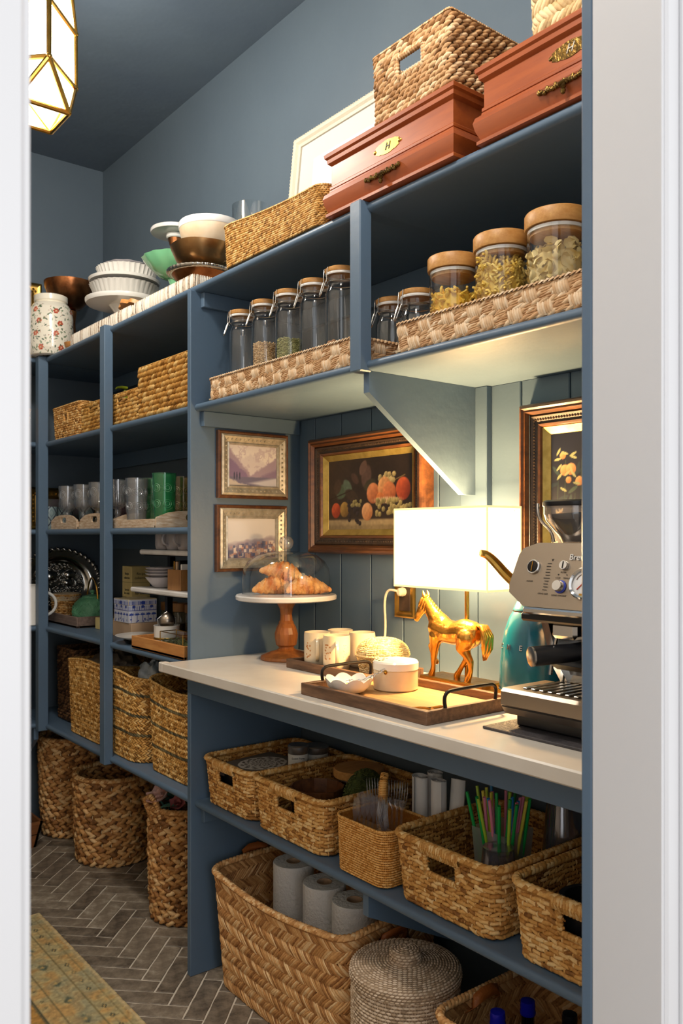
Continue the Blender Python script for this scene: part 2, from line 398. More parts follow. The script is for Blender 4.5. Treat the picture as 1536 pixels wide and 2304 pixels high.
# ---------------------------------------------------------------- weaving
def spindle(hi=True):
    if hi: st = [(-1, .45), (-.55, .9), (0, 1), (.55, .9), (1, .45)]; cs = [(-1, 0), (-.7, .75), (0, 1), (.7, .75), (1, 0)]
    else: st = [(-1, .5), (0, 1), (1, .5)]; cs = [(-1, 0), (-.5, .9), (.5, .9), (1, 0)]
    ab = np.array([(a, b * k, c * (k ** 1.5) - .25 * (1 - k)) for a, k in st for b, c in cs]); m = len(cs)
    fc = [(i * m + k, (i + 1) * m + k, (i + 1) * m + k + 1, i * m + k + 1) for i in range(len(st) - 1) for k in range(m - 1)]
    return ab, np.array(fc)
SP = {True: spindle(True), False: spindle(False)}
class WB:
    """woven builder: strands laid over a parametric surface, each with its own tone"""
    def __init__(s): s.V = []; s.F = []; s.T = []; s.n = 0
    def raw(s, V, F, tone):
        s.V.append(np.asarray(V, float)); s.F.append(np.asarray(F) + s.n); s.T.append(np.broadcast_to(np.asarray(tone, float), (len(V),)).copy()); s.n += len(V)
    def strands(s, surf, Ls, Lt, st, th, ln, wd, hk, tone, sign=1, hi=True, off=0.0, wrap=True):
        ab, fc = SP[hi]; st = np.asarray(st, float); n = len(st)
        if n == 0: return
        bc = lambda a: np.broadcast_to(np.asarray(a, float), (n,))[:, None]
        th, ln, wd, hk = bc(th), bc(ln), bc(wd), bc(hk)
        a, b, c = ab[:, 0][None], ab[:, 1][None], ab[:, 2][None]
        ss = st[:, :1] + (a * np.cos(th) * ln - b * np.sin(th) * wd) / Ls
        tt = st[:, 1:2] + (a * np.sin(th) * ln + b * np.cos(th) * wd) / Lt
        tt = np.clip(tt, -.02, 1.02)
        P = surf(ss.ravel(), tt.ravel()); e = 1e-3
        T1 = surf(ss.ravel() + e, tt.ravel()) - surf(ss.ravel() - e, tt.ravel()); T2 = surf(ss.ravel(), tt.ravel() + e) - surf(ss.ravel(), tt.ravel() - e)
        N = np.cross(T1, T2); N /= np.linalg.norm(N, axis=1, keepdims=True) + 1e-12
        P = P + N * sign * (off + (c * hk).ravel())[:, None]
        m = ab.shape[0]; F = (fc[None] + (np.arange(n) * m)[:, None, None]).reshape(-1, 4)
        s.raw(P, F, np.repeat(np.broadcast_to(np.asarray(tone, float), (n,)), m))
    def shell(s, surf, ns, nt, drop=None, sign=1, off=0.0, tone=.25, t0=0., t1=1.):
        ss, tt = np.meshgrid(np.arange(ns) / ns, np.linspace(t0, t1, nt + 1), indexing='ij'); sf, tf = ss.ravel(), tt.ravel()
        P = surf(sf, tf); e = 1e-3; N = np.cross(surf(sf + e, tf) - surf(sf - e, tf), surf(sf, tf + e) - surf(sf, tf - e)); N /= np.linalg.norm(N, axis=1, keepdims=True) + 1e-12
        P = P + N * off; m = nt + 1; F = []
        for i in range(ns):
            j = (i + 1) % ns
            for k in range(nt):
                if drop is not None and drop(np.array([(i + .5) / ns]), np.array([t0 + (t1 - t0) * (k + .5) / nt]))[0]: continue
                F.append((i * m + k, j * m + k, j * m + k + 1, i * m + k + 1))
        s.raw(P, np.array(F), tone)
    def mb(s, mb, tone):
        q = [f for f in mb.f]
        V = np.array(mb.v); F = np.array([f if len(f) == 4 else (f + (f[-1],) if len(f) == 3 else f[:4]) for f in q if len(f) in (3, 4)])
        s.raw(V, F, tone)
    def build(s, name, mat, parent=None, stuff=True):
        V = np.concatenate(s.V).astype(np.float32); F = np.concatenate(s.F).astype(np.int32); T = np.concatenate(s.T).astype(np.float32)
        me = bpy.data.meshes.new(name); me.vertices.add(len(V)); me.vertices.foreach_set('co', V.ravel())
        me.loops.add(F.size); me.loops.foreach_set('vertex_index', F.ravel()); me.polygons.add(len(F)); me.polygons.foreach_set('loop_start', np.arange(len(F), dtype=np.int32) * 4)
        me.update(calc_edges=True); me.validate()
        at = me.attributes.new('tone', 'FLOAT', 'POINT'); at.data.foreach_set('value', T[:len(me.vertices)])
        o = link(name, me, mat, parent, 0); me.polygons.foreach_set('use_smooth', [True] * len(me.polygons))
        if stuff: o['kind'] = 'stuff'
        return o
def rrect(hx, hy, r, n=360):
    """closed rounded rectangle, counter-clockwise from the middle of the -x side going to -y; returns x(s), y(s), length"""
    r = min(r, hx * .999, hy * .999); pts = []
    for cx, cy, a0 in ((-hx + r, -hy + r, PI), (hx - r, -hy + r, 1.5 * PI), (hx - r, hy - r, 0), (-hx + r, hy - r, .5 * PI)):
        pts += [(cx + r * math.cos(a0 + PI / 2 * k / 12), cy + r * math.sin(a0 + PI / 2 * k / 12)) for k in range(13)]
    pts = [(-hx, 0)] + pts + [(-hx, 0)]; P = np.array(pts); d = np.concatenate([[0], np.cumsum(np.hypot(*np.diff(P, axis=0).T))]); L = d[-1]; u = d / L
    return (lambda s: np.interp(s % 1, u, P[:, 0])), (lambda s: np.interp(s % 1, u, P[:, 1])), L
def circle(r):
    return (lambda s: -r * np.cos(2 * PI * s)), (lambda s: -r * np.sin(2 * PI * s)), 2 * PI * r
def wall_surf(fx, fy, h, taper=.9, bulge=0, top=None, bowx=0):
    def f(s, t):
        k = taper + (1 - taper) * t + bulge * np.sin(PI * np.clip(t, 0, 1)); hh = h if top is None else h + top(s)
        return np.stack([fx(s) * k, fy(s) * k, hh * t], 1)
    return f
def rim_surf(wall, r, t=1.0, ry=None):
    def f(s, q):
        P = wall(s, np.full_like(s, t)); e = 2e-3; T = wall(s + e, np.full_like(s, t)) - wall(s - e, np.full_like(s, t)); T /= np.linalg.norm(T, axis=1, keepdims=True)
        O = np.stack([T[:, 1], -T[:, 0], np.zeros(len(s))], 1); O /= np.linalg.norm(O, axis=1, keepdims=True); a = 2 * PI * q
        return P + O * (r * np.cos(a))[:, None] + np.array([0, 0, 1.]) * ((ry or r) * np.sin(a))[:, None]
    return f
def path_surf(pts, r):
    P = np.array(pts, float); d = np.concatenate([[0], np.cumsum(np.linalg.norm(np.diff(P, axis=0), axis=1))]); u = d / d[-1]
    C = lambda s: np.stack([np.interp(np.clip(s, 0, 1), u, P[:, k]) for k in range(3)], 1)
    def f(s, q):
        T = C(s + .02) - C(s - .02); T /= np.linalg.norm(T, axis=1, keepdims=True) + 1e-12
        ref = np.where(np.abs(T[:, 2:3]) > .9, np.array([[1., 0, 0]]), np.array([[0, 0, 1.]])); A = np.cross(T, ref); A /= np.linalg.norm(A, axis=1, keepdims=True); B = np.cross(A, T); a = 2 * PI * q
        return C(s) + A * (r * np.cos(a))[:, None] + B * (r * np.sin(a))[:, None]
    return f, d[-1]
def rnd(n, a=.15, b=.95): return a + (b - a) * RNG.random(n)
def lay(wb, surf, L, H, style, rowh, pitch, drop=None, inner=True, thick=None, tone=(.2, .95), hi=True, t0=0., t1=1.):
    """fill a wall surface with strands of one weaving style"""
    nr = max(1, int(round(H * (t1 - t0) / rowh))); rh = H * (t1 - t0) / nr; nc = max(4, int(round(L / pitch))); p = L / nc; hk = thick or rh * .5
    A = []
    for i in range(nr):
        t = t0 + (i + .5) * rh / H; base = (np.arange(nc) + (.5 if i % 2 else 0) + RNG.uniform(-.12, .12, nc)) / nc; o = np.ones(nc)
        if style == 'twist': A.append((base, t, .42, p * .72, rh * .46, 1))
        elif style == 'braid':
            A.append((base, t + .22 * rh / H, -.5, p * .62, rh * .34, 1)); A.append((base + .35 / nc, t - .22 * rh / H, .5, p * .62, rh * .34, 1))
        elif style == 'vee': A.append((base, t, (.55 if i % 2 else -.55), p * .72, rh * .5, 1))
        elif style == 'rush':
            A.append((base, t, (.17 if i % 2 else -.17) + RNG.normal(0, .1, nc), p * .74, rh * .47, 1)); 
            if i % 2 == 0 or True: A.append(((np.arange(nc) + (0 if i % 2 else .5)) / nc, t, PI / 2, rh * .6, min(.0024, p * .14), 1.02))
        elif style == 'fine':
            A.append((base, t, 0, p * .5, rh * .42, 1)); A.append(((np.arange(nc) + (0 if i % 2 else .5)) / nc, t, PI / 2, rh * .5, p * .12, .6))
        elif style == 'herring': A.append((base, t, (.78 if i % 2 else -.78), rh * .82, p * .55, 1))
    S_, T_, TH, LN, WD, HK = ([] for _ in range(6))
    for (b, t, th, ln, wd, kf) in A:
        n = len(b); S_.append(b); T_.append(np.full(n, t)); TH.append(np.broadcast_to(th, (n,)) + RNG.normal(0, .05, n)); LN.append(np.full(n, ln) * RNG.uniform(.9, 1.12, n)); WD.append(np.full(n, wd) * RNG.uniform(.85, 1.1, n)); HK.append(np.full(n, hk * kf) * RNG.uniform(.8, 1.2, n))
    S_, T_, TH, LN, WD, HK = (np.concatenate(q) for q in (S_, T_, TH, LN, WD, HK)); TN = rnd(len(S_), *tone)
    if drop is not None:
        k = ~drop(S_ % 1, T_); S_, T_, TH, LN, WD, HK, TN = (q[k] for q in (S_, T_, TH, LN, WD, HK, TN))
    wb.strands(surf, L, H, np.stack([S_, T_], 1), TH, LN, WD, HK, TN, 1, hi)
    if inner: wb.strands(surf, L, H, np.stack([S_, T_], 1), -TH, LN, WD, HK * .6, TN * .85, -1, False, .003)
    return nr
def rim(wb, wall, L, r, pitch=.011, tone=(.3, .95), th=1.0, t=1.0, ry=None, rows=4):
    sf = rim_surf(wall, r, t, ry); n = int(L / pitch)
    wb.shell(sf, 60, 8, tone=.35, off=-.0006)
    for k in range(rows):
        b = (np.arange(n) + k / rows) / n
        wb.strands(sf, L, 2 * PI * r, np.stack([b, np.full(n, (k + .5) / rows * .5 + (0 if rows < 6 else 0))], 1), th, 2 * PI * r / rows * .62, pitch * .52, r * .3, rnd(n, *tone), 1, False) if rows < 6 else wb.strands(sf, L, 2 * PI * r, np.stack([b, np.full(n, (k + .5) / rows)], 1), th, 2 * PI * r / rows * .8, pitch * .5, r * .3, rnd(n, *tone), 1, False)
def wrapped(wb, pts, r, pitch=.006, tone=(.4, .95)):
    sf, L = path_surf(pts, r); n = int(L / pitch); ss, tt = np.meshgrid(np.linspace(0, 1, 25), np.linspace(0, 1, 9), indexing='ij')
    P = sf(ss.ravel(), tt.ravel()); F = [(i * 9 + k, (i + 1) * 9 + k, (i + 1) * 9 + k + 1, i * 9 + k + 1) for i in range(24) for k in range(8)]; wb.raw(P, np.array(F), .4)
    for k in range(4):
        wb.strands(sf, L, 2 * PI * r, np.stack([(np.arange(n) + .5 + k * .04) / n, np.full(n, .125 + k / 4 - .5 * 0)], 1), PI / 2 + .12, 2 * PI * r / 8 * 1.15, pitch * .5, r * .22, rnd(n, *tone), 1, False)
def near(s, s0): return np.abs(((s - s0 + .5) % 1) - .5)
def basket(name, label, loc, size, style='rush', mat='w_rush', rowh=.011, pitch=.02, r=.03, taper=.9, holes=None, rimr=.006, rimth=.9, inner=True, top=None, group='woven baskets', thick=None, round_=False, bulge=0, rz=0, handle_wrap=None, stripe=None, tone=(.15, .95), hi=True, cat='basket', rimrows=4, hole_frame=0):
    """size = (dx, dy, h) at the rim.  holes: list of (s0, half_width_m, z0, z1)"""
    t = thing(name, label, cat, loc, group, rz); dx, dy, h = size
    fx, fy, L = circle(dx / 2) if round_ else rrect(dx / 2, dy / 2, r); W = wall_surf(fx, fy, h, taper, bulge, top)
    drop = None
    if holes:
        def drop(s, tt):
            m = np.zeros(np.shape(s), bool)
            for (s0, hw, z0, z1) in holes: m |= (near(s, s0) * L < hw) & (tt * h > z0) & (tt * h < z1)
            return m
    wb = WB(); wb.shell(W, 240 if holes else 96, 40 if holes else 16, drop, off=-.0015, tone=.12)
    if stripe:
        zs = [0.] + [z for (z, q) in stripe for z in (z - q / 2, z + q / 2)] + [1.]
        for k in range(0, len(zs), 2): lay(wb, W, L, h, style, rowh, pitch, drop, inner, thick, tone, hi, zs[k], zs[k + 1])
        w2 = WB()
        for (z, q) in stripe: lay(w2, W, L, h, style, rowh, pitch, drop, False, thick, tone, hi, z - q / 2, z + q / 2)
        w2.build('stripe_band', 'w_stripe', t)
    else: lay(wb, W, L, h, style, rowh, pitch, drop, inner, thick, tone, hi)
    wb.build('woven_wall', mat, t)
    if rimr:
        w3 = WB(); rim(w3, W, L, rimr, max(.006, rimr * 1.3), tone=(.3, .95), th=rimth, rows=rimrows); w3.build('rim', mat, t)
    b = MB(); n = 48; ring = [tuple(x) for x in W(np.arange(n) / n, np.full(n, .015))]; b.add(ring, [tuple(range(n))]); b.build('base', 'linen', t)
    if holes and hole_frame:
        for (s0, hw, z0, z1) in holes:
            q = np.concatenate([np.linspace(-1, 1, 9), np.ones(5), np.linspace(1, -1, 9), -np.ones(5), [-1, -.9]]); zq = np.concatenate([np.full(9, z1), np.linspace(z1, z0, 5), np.full(9, z0), np.linspace(z0, z1, 5), [z1, z1]]); P = W(s0 + q * hw / L, zq / h); w5 = WB(); wrapped(w5, P, hole_frame, .007); w5.build('handle_frame', mat, t)
    if handle_wrap:
        for (s0, hw, z, rr) in handle_wrap:
            q = np.linspace(-1, 1, 9); P = W(s0 + q * hw / L, np.full(9, z / h)); w4 = WB(); wrapped(w4, P, rr); w4.build('handle', mat, t)
    return t
def side_s(dx, dy, r, side):
    """perimeter parameter of the middle of a side: 0 = -x (front), then -y, +x, +y"""
    fx, fy, L = rrect(dx / 2, dy / 2, r); s = np.linspace(0, 1, 2000); X, Y = fx(s), fy(s)
    k = {'-x': X + np.abs(Y) * .01, '+x': -X + np.abs(Y) * .01, '-y': Y + np.abs(X) * .01, '+y': -Y + np.abs(X) * .01}[side]
    return float(s[int(np.argmin(k))])

# ================================================================ the setting
XW = 1.55           # plank face of the right-hand wall
YF = 3.757          # far wall
ZT, Z2, Z3, Z4, Z5, ZCT = 2.002, 1.657, 1.300, 0.905, 0.508, 0.916
fl = struct('floor', MB().box(-.15, XW + .02, .52, YF, -.03, -.002), 'grout')
def make_tiles():
    w_, L_ = .0585, .2; g = .0026; ax = Vector((1, -1, 0)) / math.sqrt(2); ay = Vector((1, 1, 0)) / math.sqrt(2); org = Vector((1.089, 2.039, 0))
    meshes = []
    for k in range(5):
        r = random.Random(k); mb = MB(); n = 9; hx, hy = L_ / 2 - g, w_ / 2 - g; e = lambda: r.uniform(-.0011, .0006)
        ring = [(-hx + 2 * hx * i / n, -hy + e()) for i in range(n)] + [(hx + e(), -hy + 2 * hy * i / 3) for i in range(3)] + [(hx - 2 * hx * i / n, hy + e()) for i in range(n)] + [(-hx + e(), hy - 2 * hy * i / 3) for i in range(3)]
        m = len(ring); v = [(x, y, -.006) for x, y in ring] + [(x, y, -.0006) for x, y in ring] + [(x * .985, y * .95, .0006) for x, y in ring]
        f = [(i, (i + 1) % m, m + (i + 1) % m, m + i) for i in range(m)] + [(m + i, m + (i + 1) % m, 2 * m + (i + 1) % m, 2 * m + i) for i in range(m)] + [tuple(range(2 * m, 3 * m))]
        mb.add(v, f); me = bpy.data.meshes.new('tile'); me.from_pydata(mb.v, [], mb.f); me.materials.append(MATS['tile']); fixn(me); meshes.append(me)
    cells = []
    for a in range(-60, 61):
        for b in range(-14, 15):
            ox, oy = a * w_ + b * L_, a * w_ - b * L_
            # mirrored so that the stairs run along y
            for (cx, cy, rot) in ((ox + L_ / 2, oy + w_ / 2, 0), (ox + L_ + w_ / 2, oy + w_ - L_ / 2, 1)):
                cx -= L_
                p = org + ax * cx + ay * (-cy) if False else org + ax * (cx) - ay * (cy)
                if -.13 < p.x < XW and .55 < p.y < YF: cells.append((p, rot))
    F = Vector((math.sin(math.radians(38.4)), math.cos(math.radians(38.4)), 0)); R = Vector((F.y, -F.x, 0)); near_, rest = [], []
    for p, rot in cells:
        d = p.dot(F); u = 768 + 1890 * p.dot(R) / d; v = 1205 + 1890 * 1.275 / d
        (near_ if (40 < u < 900 and v < 2400 and not (p.x < .9 and p.y < 2.78)) else rest).append((p, rot, d))
    near_.sort(key=lambda q: q[2]); rest += near_[300:]; near_ = near_[:300]
    for k, (p, rot, d) in enumerate(near_):
        o = bpy.data.objects.new('tile', meshes[k % 5]); COL.objects.link(o); o.parent = fl
        o.location = (p.x, p.y, random.uniform(-.0006, .0006)); o.rotation_euler = (random.uniform(-.004, .004), random.uniform(-.002, .002), (PI / 4 if rot else -PI / 4) + (PI if random.random() < .5 else 0))
    mb = MB()
    for (p, rot, d) in rest:
        c, s_ = math.cos(PI / 4 if rot else -PI / 4), math.sin(PI / 4 if rot else -PI / 4); hx, hy = L_ / 2 - g, w_ / 2 - g
        mb.add([(p.x + c * x - s_ * y, p.y + s_ * x + c * y, 0) for x, y in ((-hx, -hy), (hx, -hy), (hx, hy), (-hx, hy))], [(0, 1, 2, 3)])
    o = mb.build('floor_tiles', 'tile', fl); o['kind'] = 'stuff'
make_tiles()
struct('ceiling', MB().box(-.25, XW + .12, .5, YF + .1, 2.968, 3.05), 'blue_ceiling')
wr = struct('wall_right', MB().box(XW + .01, XW + .12, .52, YF + .1, -.03, 2.968), 'blue_wall')
struct('wall_back', MB().box(-.25, XW + .01, YF, YF + .1, -.03, 2.968), 'blue_wall')
struct('wall_left', MB().box(-.25, -.15, .52, YF, -.03, 2.968), 'pale_wall')  # unseen wall, made pale to bounce fill light onto the shelves
# tongue and groove planks behind the counter
edges = [.622, .733, .868, 1.005, 1.140, 1.276, 1.412, 1.546, 1.681, 1.816, 1.953, 2.083, 2.168]
for a, b in zip(edges[:-1], edges[1:]):
    MB().box(XW - .004, XW + .009, a + .0018, b - .0018, Z4, 1.637, .0022).build('plank', 'blue_paint', wr)
# door wall: white jamb and casing towards the hall, blue casing inside
XL, XR, Y0, Y1 = .169, .87, .517, .62
mb = MB(); mb.box(-2.2, XL - .02, Y0 + .015, Y1 - .012, -.03, 3.0); mb.box(XR + .02, 2.6, Y0 + .015, Y1 - .012, -.03, 3.0); mb.box(XL - .02, XR + .02, Y0 + .015, Y1 - .012, 2.75, 3.0)
struct('wall_front', mb, 'white_trim')
struct('door_1', MB().box(XR, XR + .02, Y0, Y1 - .011, 0, 2.75, .001).box(XL - .02, XL, Y0, Y1 - .011, 0, 2.75, .001).box(XL - .02, XR + .02, Y0, Y1 - .011, 2.73, 2.75), 'white_trim')
mb = MB()
for (a, b) in ((XL - .095, XL - .004), (XR + .004, XR + .095)): mb.box(a, b, Y0 - .004, Y0 + .016, 0, 2.82, .003)
for (a, b) in ((XL - .095, XL - .075), (XR + .028, XR + .034), (XR + .075, XR + .095)): mb.box(a, b, Y0 - .010, Y0 - .003, 0, 2.82, .002)
struct('trim_1', mb, 'white_trim')
mb = MB()
for (a, b) in ((XL - .09, XL), (XR, XR + .09)): mb.box(a, b, Y1 - .012, Y1 + .006, 0, 2.75, .003)
struct('trim_2', mb, 'blue_paint')
struct('floor_hall', MB().box(-2.2, 2.6, -2.5, .52, -.04, -.002), 'hall_floor')

# ================================================================ built-in shelving along the right wall
XS = 1.178
def shelf_board(y0, y1, z, parent, x0=XS, x1=XW + .009, th=.021, ax=1):
    r = th / 2; pr = [(x1, z - th), (x1, z)] + [(x0 + r - r * math.sin(a), z - r + r * math.cos(a)) for a in np.linspace(0, PI, 9)]
    return MB().prism(pr, 1, y0, y1).build('shelf', 'blue_paint', parent)
sh = thing('built_in_shelving', 'blue painted built-in shelving with posts along the right wall', 'shelving', (0, 0, 0))
for (a, b, z) in ((.622, 1.397, ZT), (1.433, 2.776, ZT), (2.818, 3.455, ZT), (.622, 2.171, Z2), (2.191, YF - .0005, Z2), (2.191, YF - .0005, Z3), (2.191, YF - .0005, Z4), (2.191, YF - .0005, Z5), (.622, 2.171, Z5)):
    shelf_board(a, b, z, sh)
for (a, b) in ((1.397, 1.433), (2.776, 2.818)): MB().box(XS + .015, XW + .009, a, b, ZT - .021, ZT).build('shelf_infill', 'blue_paint', sh)
MB().box(XS - .013, XW + .009, 2.171, 2.191, 0, 1.985, .0015).build('side_panel', 'blue_paint', sh)
def post(y0, y1, z0, z1, x0=1.158, x1=1.192): MB().box(x0, x1, y0, y1, z0, z1, .0025).build('post', 'blue_paint', sh)
post(1.397, 1.433, 1.632, 2.003); post(2.776, 2.818, .482, 2.003, 1.158, 1.19); post(3.421, 3.459, .482, 2.003, 1.15, 1.19)
for (a, b, z) in ((.622, 2.171, ZT), (2.191, YF - .002, ZT), (2.191, YF - .002, Z2), (2.191, YF - .002, Z3), (2.191, YF - .002, Z4), (2.191, YF - .002, Z5), (.622, 2.171, Z5), (.622, 2.171, .888)):
    MB().box(XW - .010, XW + .0095, a + .001, b - .001, z - .021 - .062, z - .0215, .001).build('cleat', 'blue_paint', sh)
for z in (ZT, Z2, Z5): MB().box(XS + .02, XW - .011, 2.152, 2.1705, z - .021 - .044, z - .0215, .0015).build('cleat', 'blue_paint', sh)
for z in (Z2, Z3, Z4, Z5): MB().box(XS + .02, XW - .011, 2.1915, 2.207, z - .021 - .04, z - .0215, .0015).build('cleat', 'blue_paint', sh)
# triangular brackets
def bracket(y0, y1, ztop, x0, x1, front, drop, flat=.04):
    MB().prism([(x0, ztop), (x1, ztop), (x1, ztop - drop), (x1 - flat, ztop - drop), (x0, ztop - front)], 1, y0, y1).build('bracket', 'blue_paint', sh)
bracket(1.402, 1.420, Z2 - .0215, 1.188, 1.527, .047, .262)
MB().box(1.5275, XW - .0045, 1.366, 1.452, 1.225, Z2 - .0215, .0015).build('bracket_batten', 'blue_paint', sh)
bracket(1.404, 1.422, .888, 1.205, XW - .011, .045, .2); bracket(1.404, 1.422, Z5 - .0215, 1.188, XW - .011, .047, .2)
MB().box(1.155, 1.173, .622, 2.1705, .822, .8875, .0015).build('apron', 'blue_paint', sh)
MB().box(XS, XW + .009, .622, .640, 0, .822).build('end_panel', 'blue_paint', sh)
# corner shelving along the far wall
cs = thing('corner_shelving', 'blue painted shelves turning the corner along the far wall', 'shelving', (0, 0, 0))
for z in (ZT, Z2, Z3, Z4, Z5):
    r = .0105; pr = [(YF, z - .021), (YF, z)] + [(3.46 + r - r * math.sin(a), z - r + r * math.cos(a)) for a in np.linspace(0, PI, 7)]
    MB().prism(pr, 0, .25, XW + .009 if z == ZT else 1.17).build('shelf', 'blue_paint', cs)
    MB().box(.25, XS, YF - .018, YF, z - .08, z - .022).build('cleat', 'blue_paint', cs)
MB().prism([(3.472, Z5 - .0215), (YF - .019, Z5 - .0215), (YF - .019, Z5 - .24), (YF - .06, Z5 - .24), (3.472, Z5 - .068)], 0, 1.148, 1.166).build('bracket', 'blue_paint', cs)
# countertop
ct = tag(MB().box(1.075, XW - .0045, .622, 2.1705, .888, ZCT, .003).box(1.075, 1.1, 2.1700, 2.195, .888, ZCT, .003).build('countertop', 'quartz'), 'white quartz countertop running through the blue niche', 'countertop')
# runner rug
def make_rug():
    x0, x1, y0, y1 = .30, .958, .95, 2.844; nx, ny = 140, 400
    X, Y = np.meshgrid(np.linspace(x0, x1, nx), np.linspace(y0, y1, ny), indexing='ij')
    n1 = vnoise(X * 40, Y * 40); n2 = vnoise(X * 14 + 3, Y * 14 + 8, 5); n3 = vnoise(X * 160, Y * 160, 6)
    C = np.zeros((nx, ny, 3)) + hexc('#b59c68'); k = (n2 > .6)[..., None]
    def mixm(m, c):
        nonlocal C
        m = np.clip(m, 0, 1)[..., None]; C = C * (1 - m) + hexc(c) * m
    e = np.minimum(np.minimum(x1 - X, X - x0), np.minimum(y1 - Y, Y - y0))
    mixm(np.clip((n1 - .55) * 4, 0, .5), '#9a9470'); mixm(np.clip((.45 - n1) * 4, 0, .6), '#b98c50'); mixm(np.clip((n2 - .62) * 5, 0, .4), '#8f9078')
    inner = np.clip((e - .20) * 200, 0, 1); mixm(inner, '#b0813f'); mixm(inner * np.clip((n1 - .6) * 5, 0, .8), '#8d7a4a'); mixm(inner * np.clip((n2 - .62) * 6, 0, 1), '#5f5d42')
    for d, wd, c in ((.006, .006, '#c4ad80'), (.03, .003, '#8a7a50'), (.075, .004, '#7d6f48'), (.155, .003, '#7a6b45'), (.20, .006, '#4e4c38')): mixm((wd - np.abs(e - d)) / wd * 1.5, c)
    along = np.where((x1 - X == e) | (X - x0 == e), Y, X)
    for (d, per, hw, c) in ((.052, .055, .014, '#4c4a38'), (.115, .11, .03, '#555a48'), (.178, .033, .010, '#56523a')):
        a = (along % per) / per - .5; m = (np.abs(a) * per / hw + np.abs(e - d) / (hw * .7)); mixm(np.clip((1 - m) * 3, 0, 1) * np.clip((n1 - .25) * 3, 0, 1), c); mixm(np.clip((.4 - m) * 4, 0, 1), '#b89a5e')
    C *= (.86 + .28 * n3)[..., None]; Z = .0065 + .0015 * n3
    t = thing('runner_rug', 'faded gold and sage patterned runner rug on the tile floor', 'rug', (0, 0, 0))
    painted('pile', np.stack([X, Y, Z], 2), C, 'painted_rug', t)
    MB().box(x0, x1, y0, y1, .001, .0062).build('backing', 'linen', t)
make_rug()
# ceiling lanterns
def lantern(cx, cy, label):
    t = thing('hanging_lantern', label, 'light', (cx, cy, 2.968), 'ceiling lanterns'); z0, z1 = 2.469 - 2.968, 2.614 - 2.968; h = .108; q = .066
    A = [(0, -h), (h, 0), (0, h), (-h, 0)]; B = [(q, -q), (q, q), (-q, q), (-q, -q)]; zb, zt = z0 - .105, z1 + .105; ra = .0066
    ring = {('a', 0): z0, ('a', 1): z1}
    ln = []
    for i in range(4):
        j = (i + 1) % 4
        ln += [((*A[i], z0), (*A[i], z1)), ((*A[i], z0), (*A[j], z0)), ((*A[i], z1), (*A[j], z1))]
        for (zz, ze) in ((z0, zb), (z1, zt)):
            ln += [((*A[i], zz), (*B[i], ze)), ((*A[j], zz), (*B[i], ze)), ((*B[i], ze), (*B[j], ze))]
    for p, q_ in ln: MB().tube([p, q_], ra, 8).build('frame_bar', 'brass', t)
    for zz in (z0, z1):
        for p in A: MB().ell((*p, zz), (.0085,) * 3, 10, 6).build('joint', 'brass', t)
    k = .985; f = lambda p, z: (p[0] * k, p[1] * k, z)
    P = lambda *pts: MB().add(pts, [tuple(range(len(pts)))]).build('glass_pane', 'lantern_glow', t, 0)
    for i in range(4):
        j = (i + 1) % 4; P(f(A[i], z0), f(A[j], z0), f(A[j], z1), f(A[i], z1))
        for (zz, ze, s) in ((z0, zb, 1), (z1, zt, -1)): P(f(A[i], zz), f(A[j], zz), f(B[i], ze)); P(f(A[j], zz), f(B[i], ze), f(B[j], ze))
    MB().tube([(0, 0, zt + .01), (0, 0, -.02)], .006, 10).build('stem', 'brass', t); MB().lathe([(.001, -.001), (.06, -.001), (.055, -.016), (.015, -.026), (.001, -.026)], 24).build('canopy', 'brass', t)
    MB().box(-q, q, -q, q, zt - .003, zt + .012).build('cap', 'brass', t)
for k, (lx, ly) in enumerate(LANTERNS): lantern(lx, ly, ('faceted brass lantern with glowing white panes hanging at the far end', 'faceted brass lantern hanging near the doorway, above the frame')[k])

# ================================================================ shared builders
def text(name, s, size, mat, parent, M, depth=.0006, shear=0.0):
    cu = bpy.data.curves.new(name, 'FONT'); cu.body = s; cu.size = size; cu.align_x = 'CENTER'; cu.align_y = 'CENTER'; cu.extrude = depth; cu.shear = shear
    o = bpy.data.objects.new(name, cu); COL.objects.link(o); me = bpy.data.meshes.new_from_object(o.evaluated_get(bpy.context.evaluated_depsgraph_get())); bpy.data.objects.remove(o); bpy.data.curves.remove(cu)
    me.transform(M); return link(name, me, mat, parent, 0)
def face_m(loc, xdir, ydir):
    X = Vector(xdir).normalized(); Y = Vector(ydir).normalized(); Z = X.cross(Y); m = Matrix.Identity(4)
    for k, c in enumerate((X, Y, Z)):
        for r in range(3): m[r][k] = c[r]
    m.translation = Vector(loc); return m
FRONT = ((0, -1, 0), (0, 0, 1))       # facing the room (-x)
NEAR = ((1, 0, 0), (0, 0, 1))         # facing the doorway (-y)
def rectstack(hx, hy, prof, mb=None):
    mb = mb or MB(); v = []; f = []; m = len(prof)
    for (o, z) in prof: v += [(-hx - o, -hy - o, z), (hx + o, -hy - o, z), (hx + o, hy + o, z), (-hx - o, hy + o, z)]
    for k in range(m - 1):
        for i in range(4): f.append((k * 4 + i, k * 4 + (i + 1) % 4, k * 4 + 4 + (i + 1) % 4, k * 4 + 4 + i))
    f += [(3, 2, 1, 0), tuple((m - 1) * 4 + i for i in range(4))]
    return mb.add(v, f)
def frame_ring(mb, w, h, bands, T):
    """mitred picture frame; bands = [(inset, proud)...] from the outer edge inwards; T maps (u, v, d) to xyz"""
    v = []; f = []
    for (i, d) in bands: v += [T(i, i, d), T(w - i, i, d), T(w - i, h - i, d), T(i, h - i, d)]
    for k in range(len(bands) - 1):
        for i in range(4): f.append((k * 4 + i, k * 4 + (i + 1) % 4, k * 4 + 4 + (i + 1) % 4, k * 4 + 4 + i))
    return mb.add(v, f)
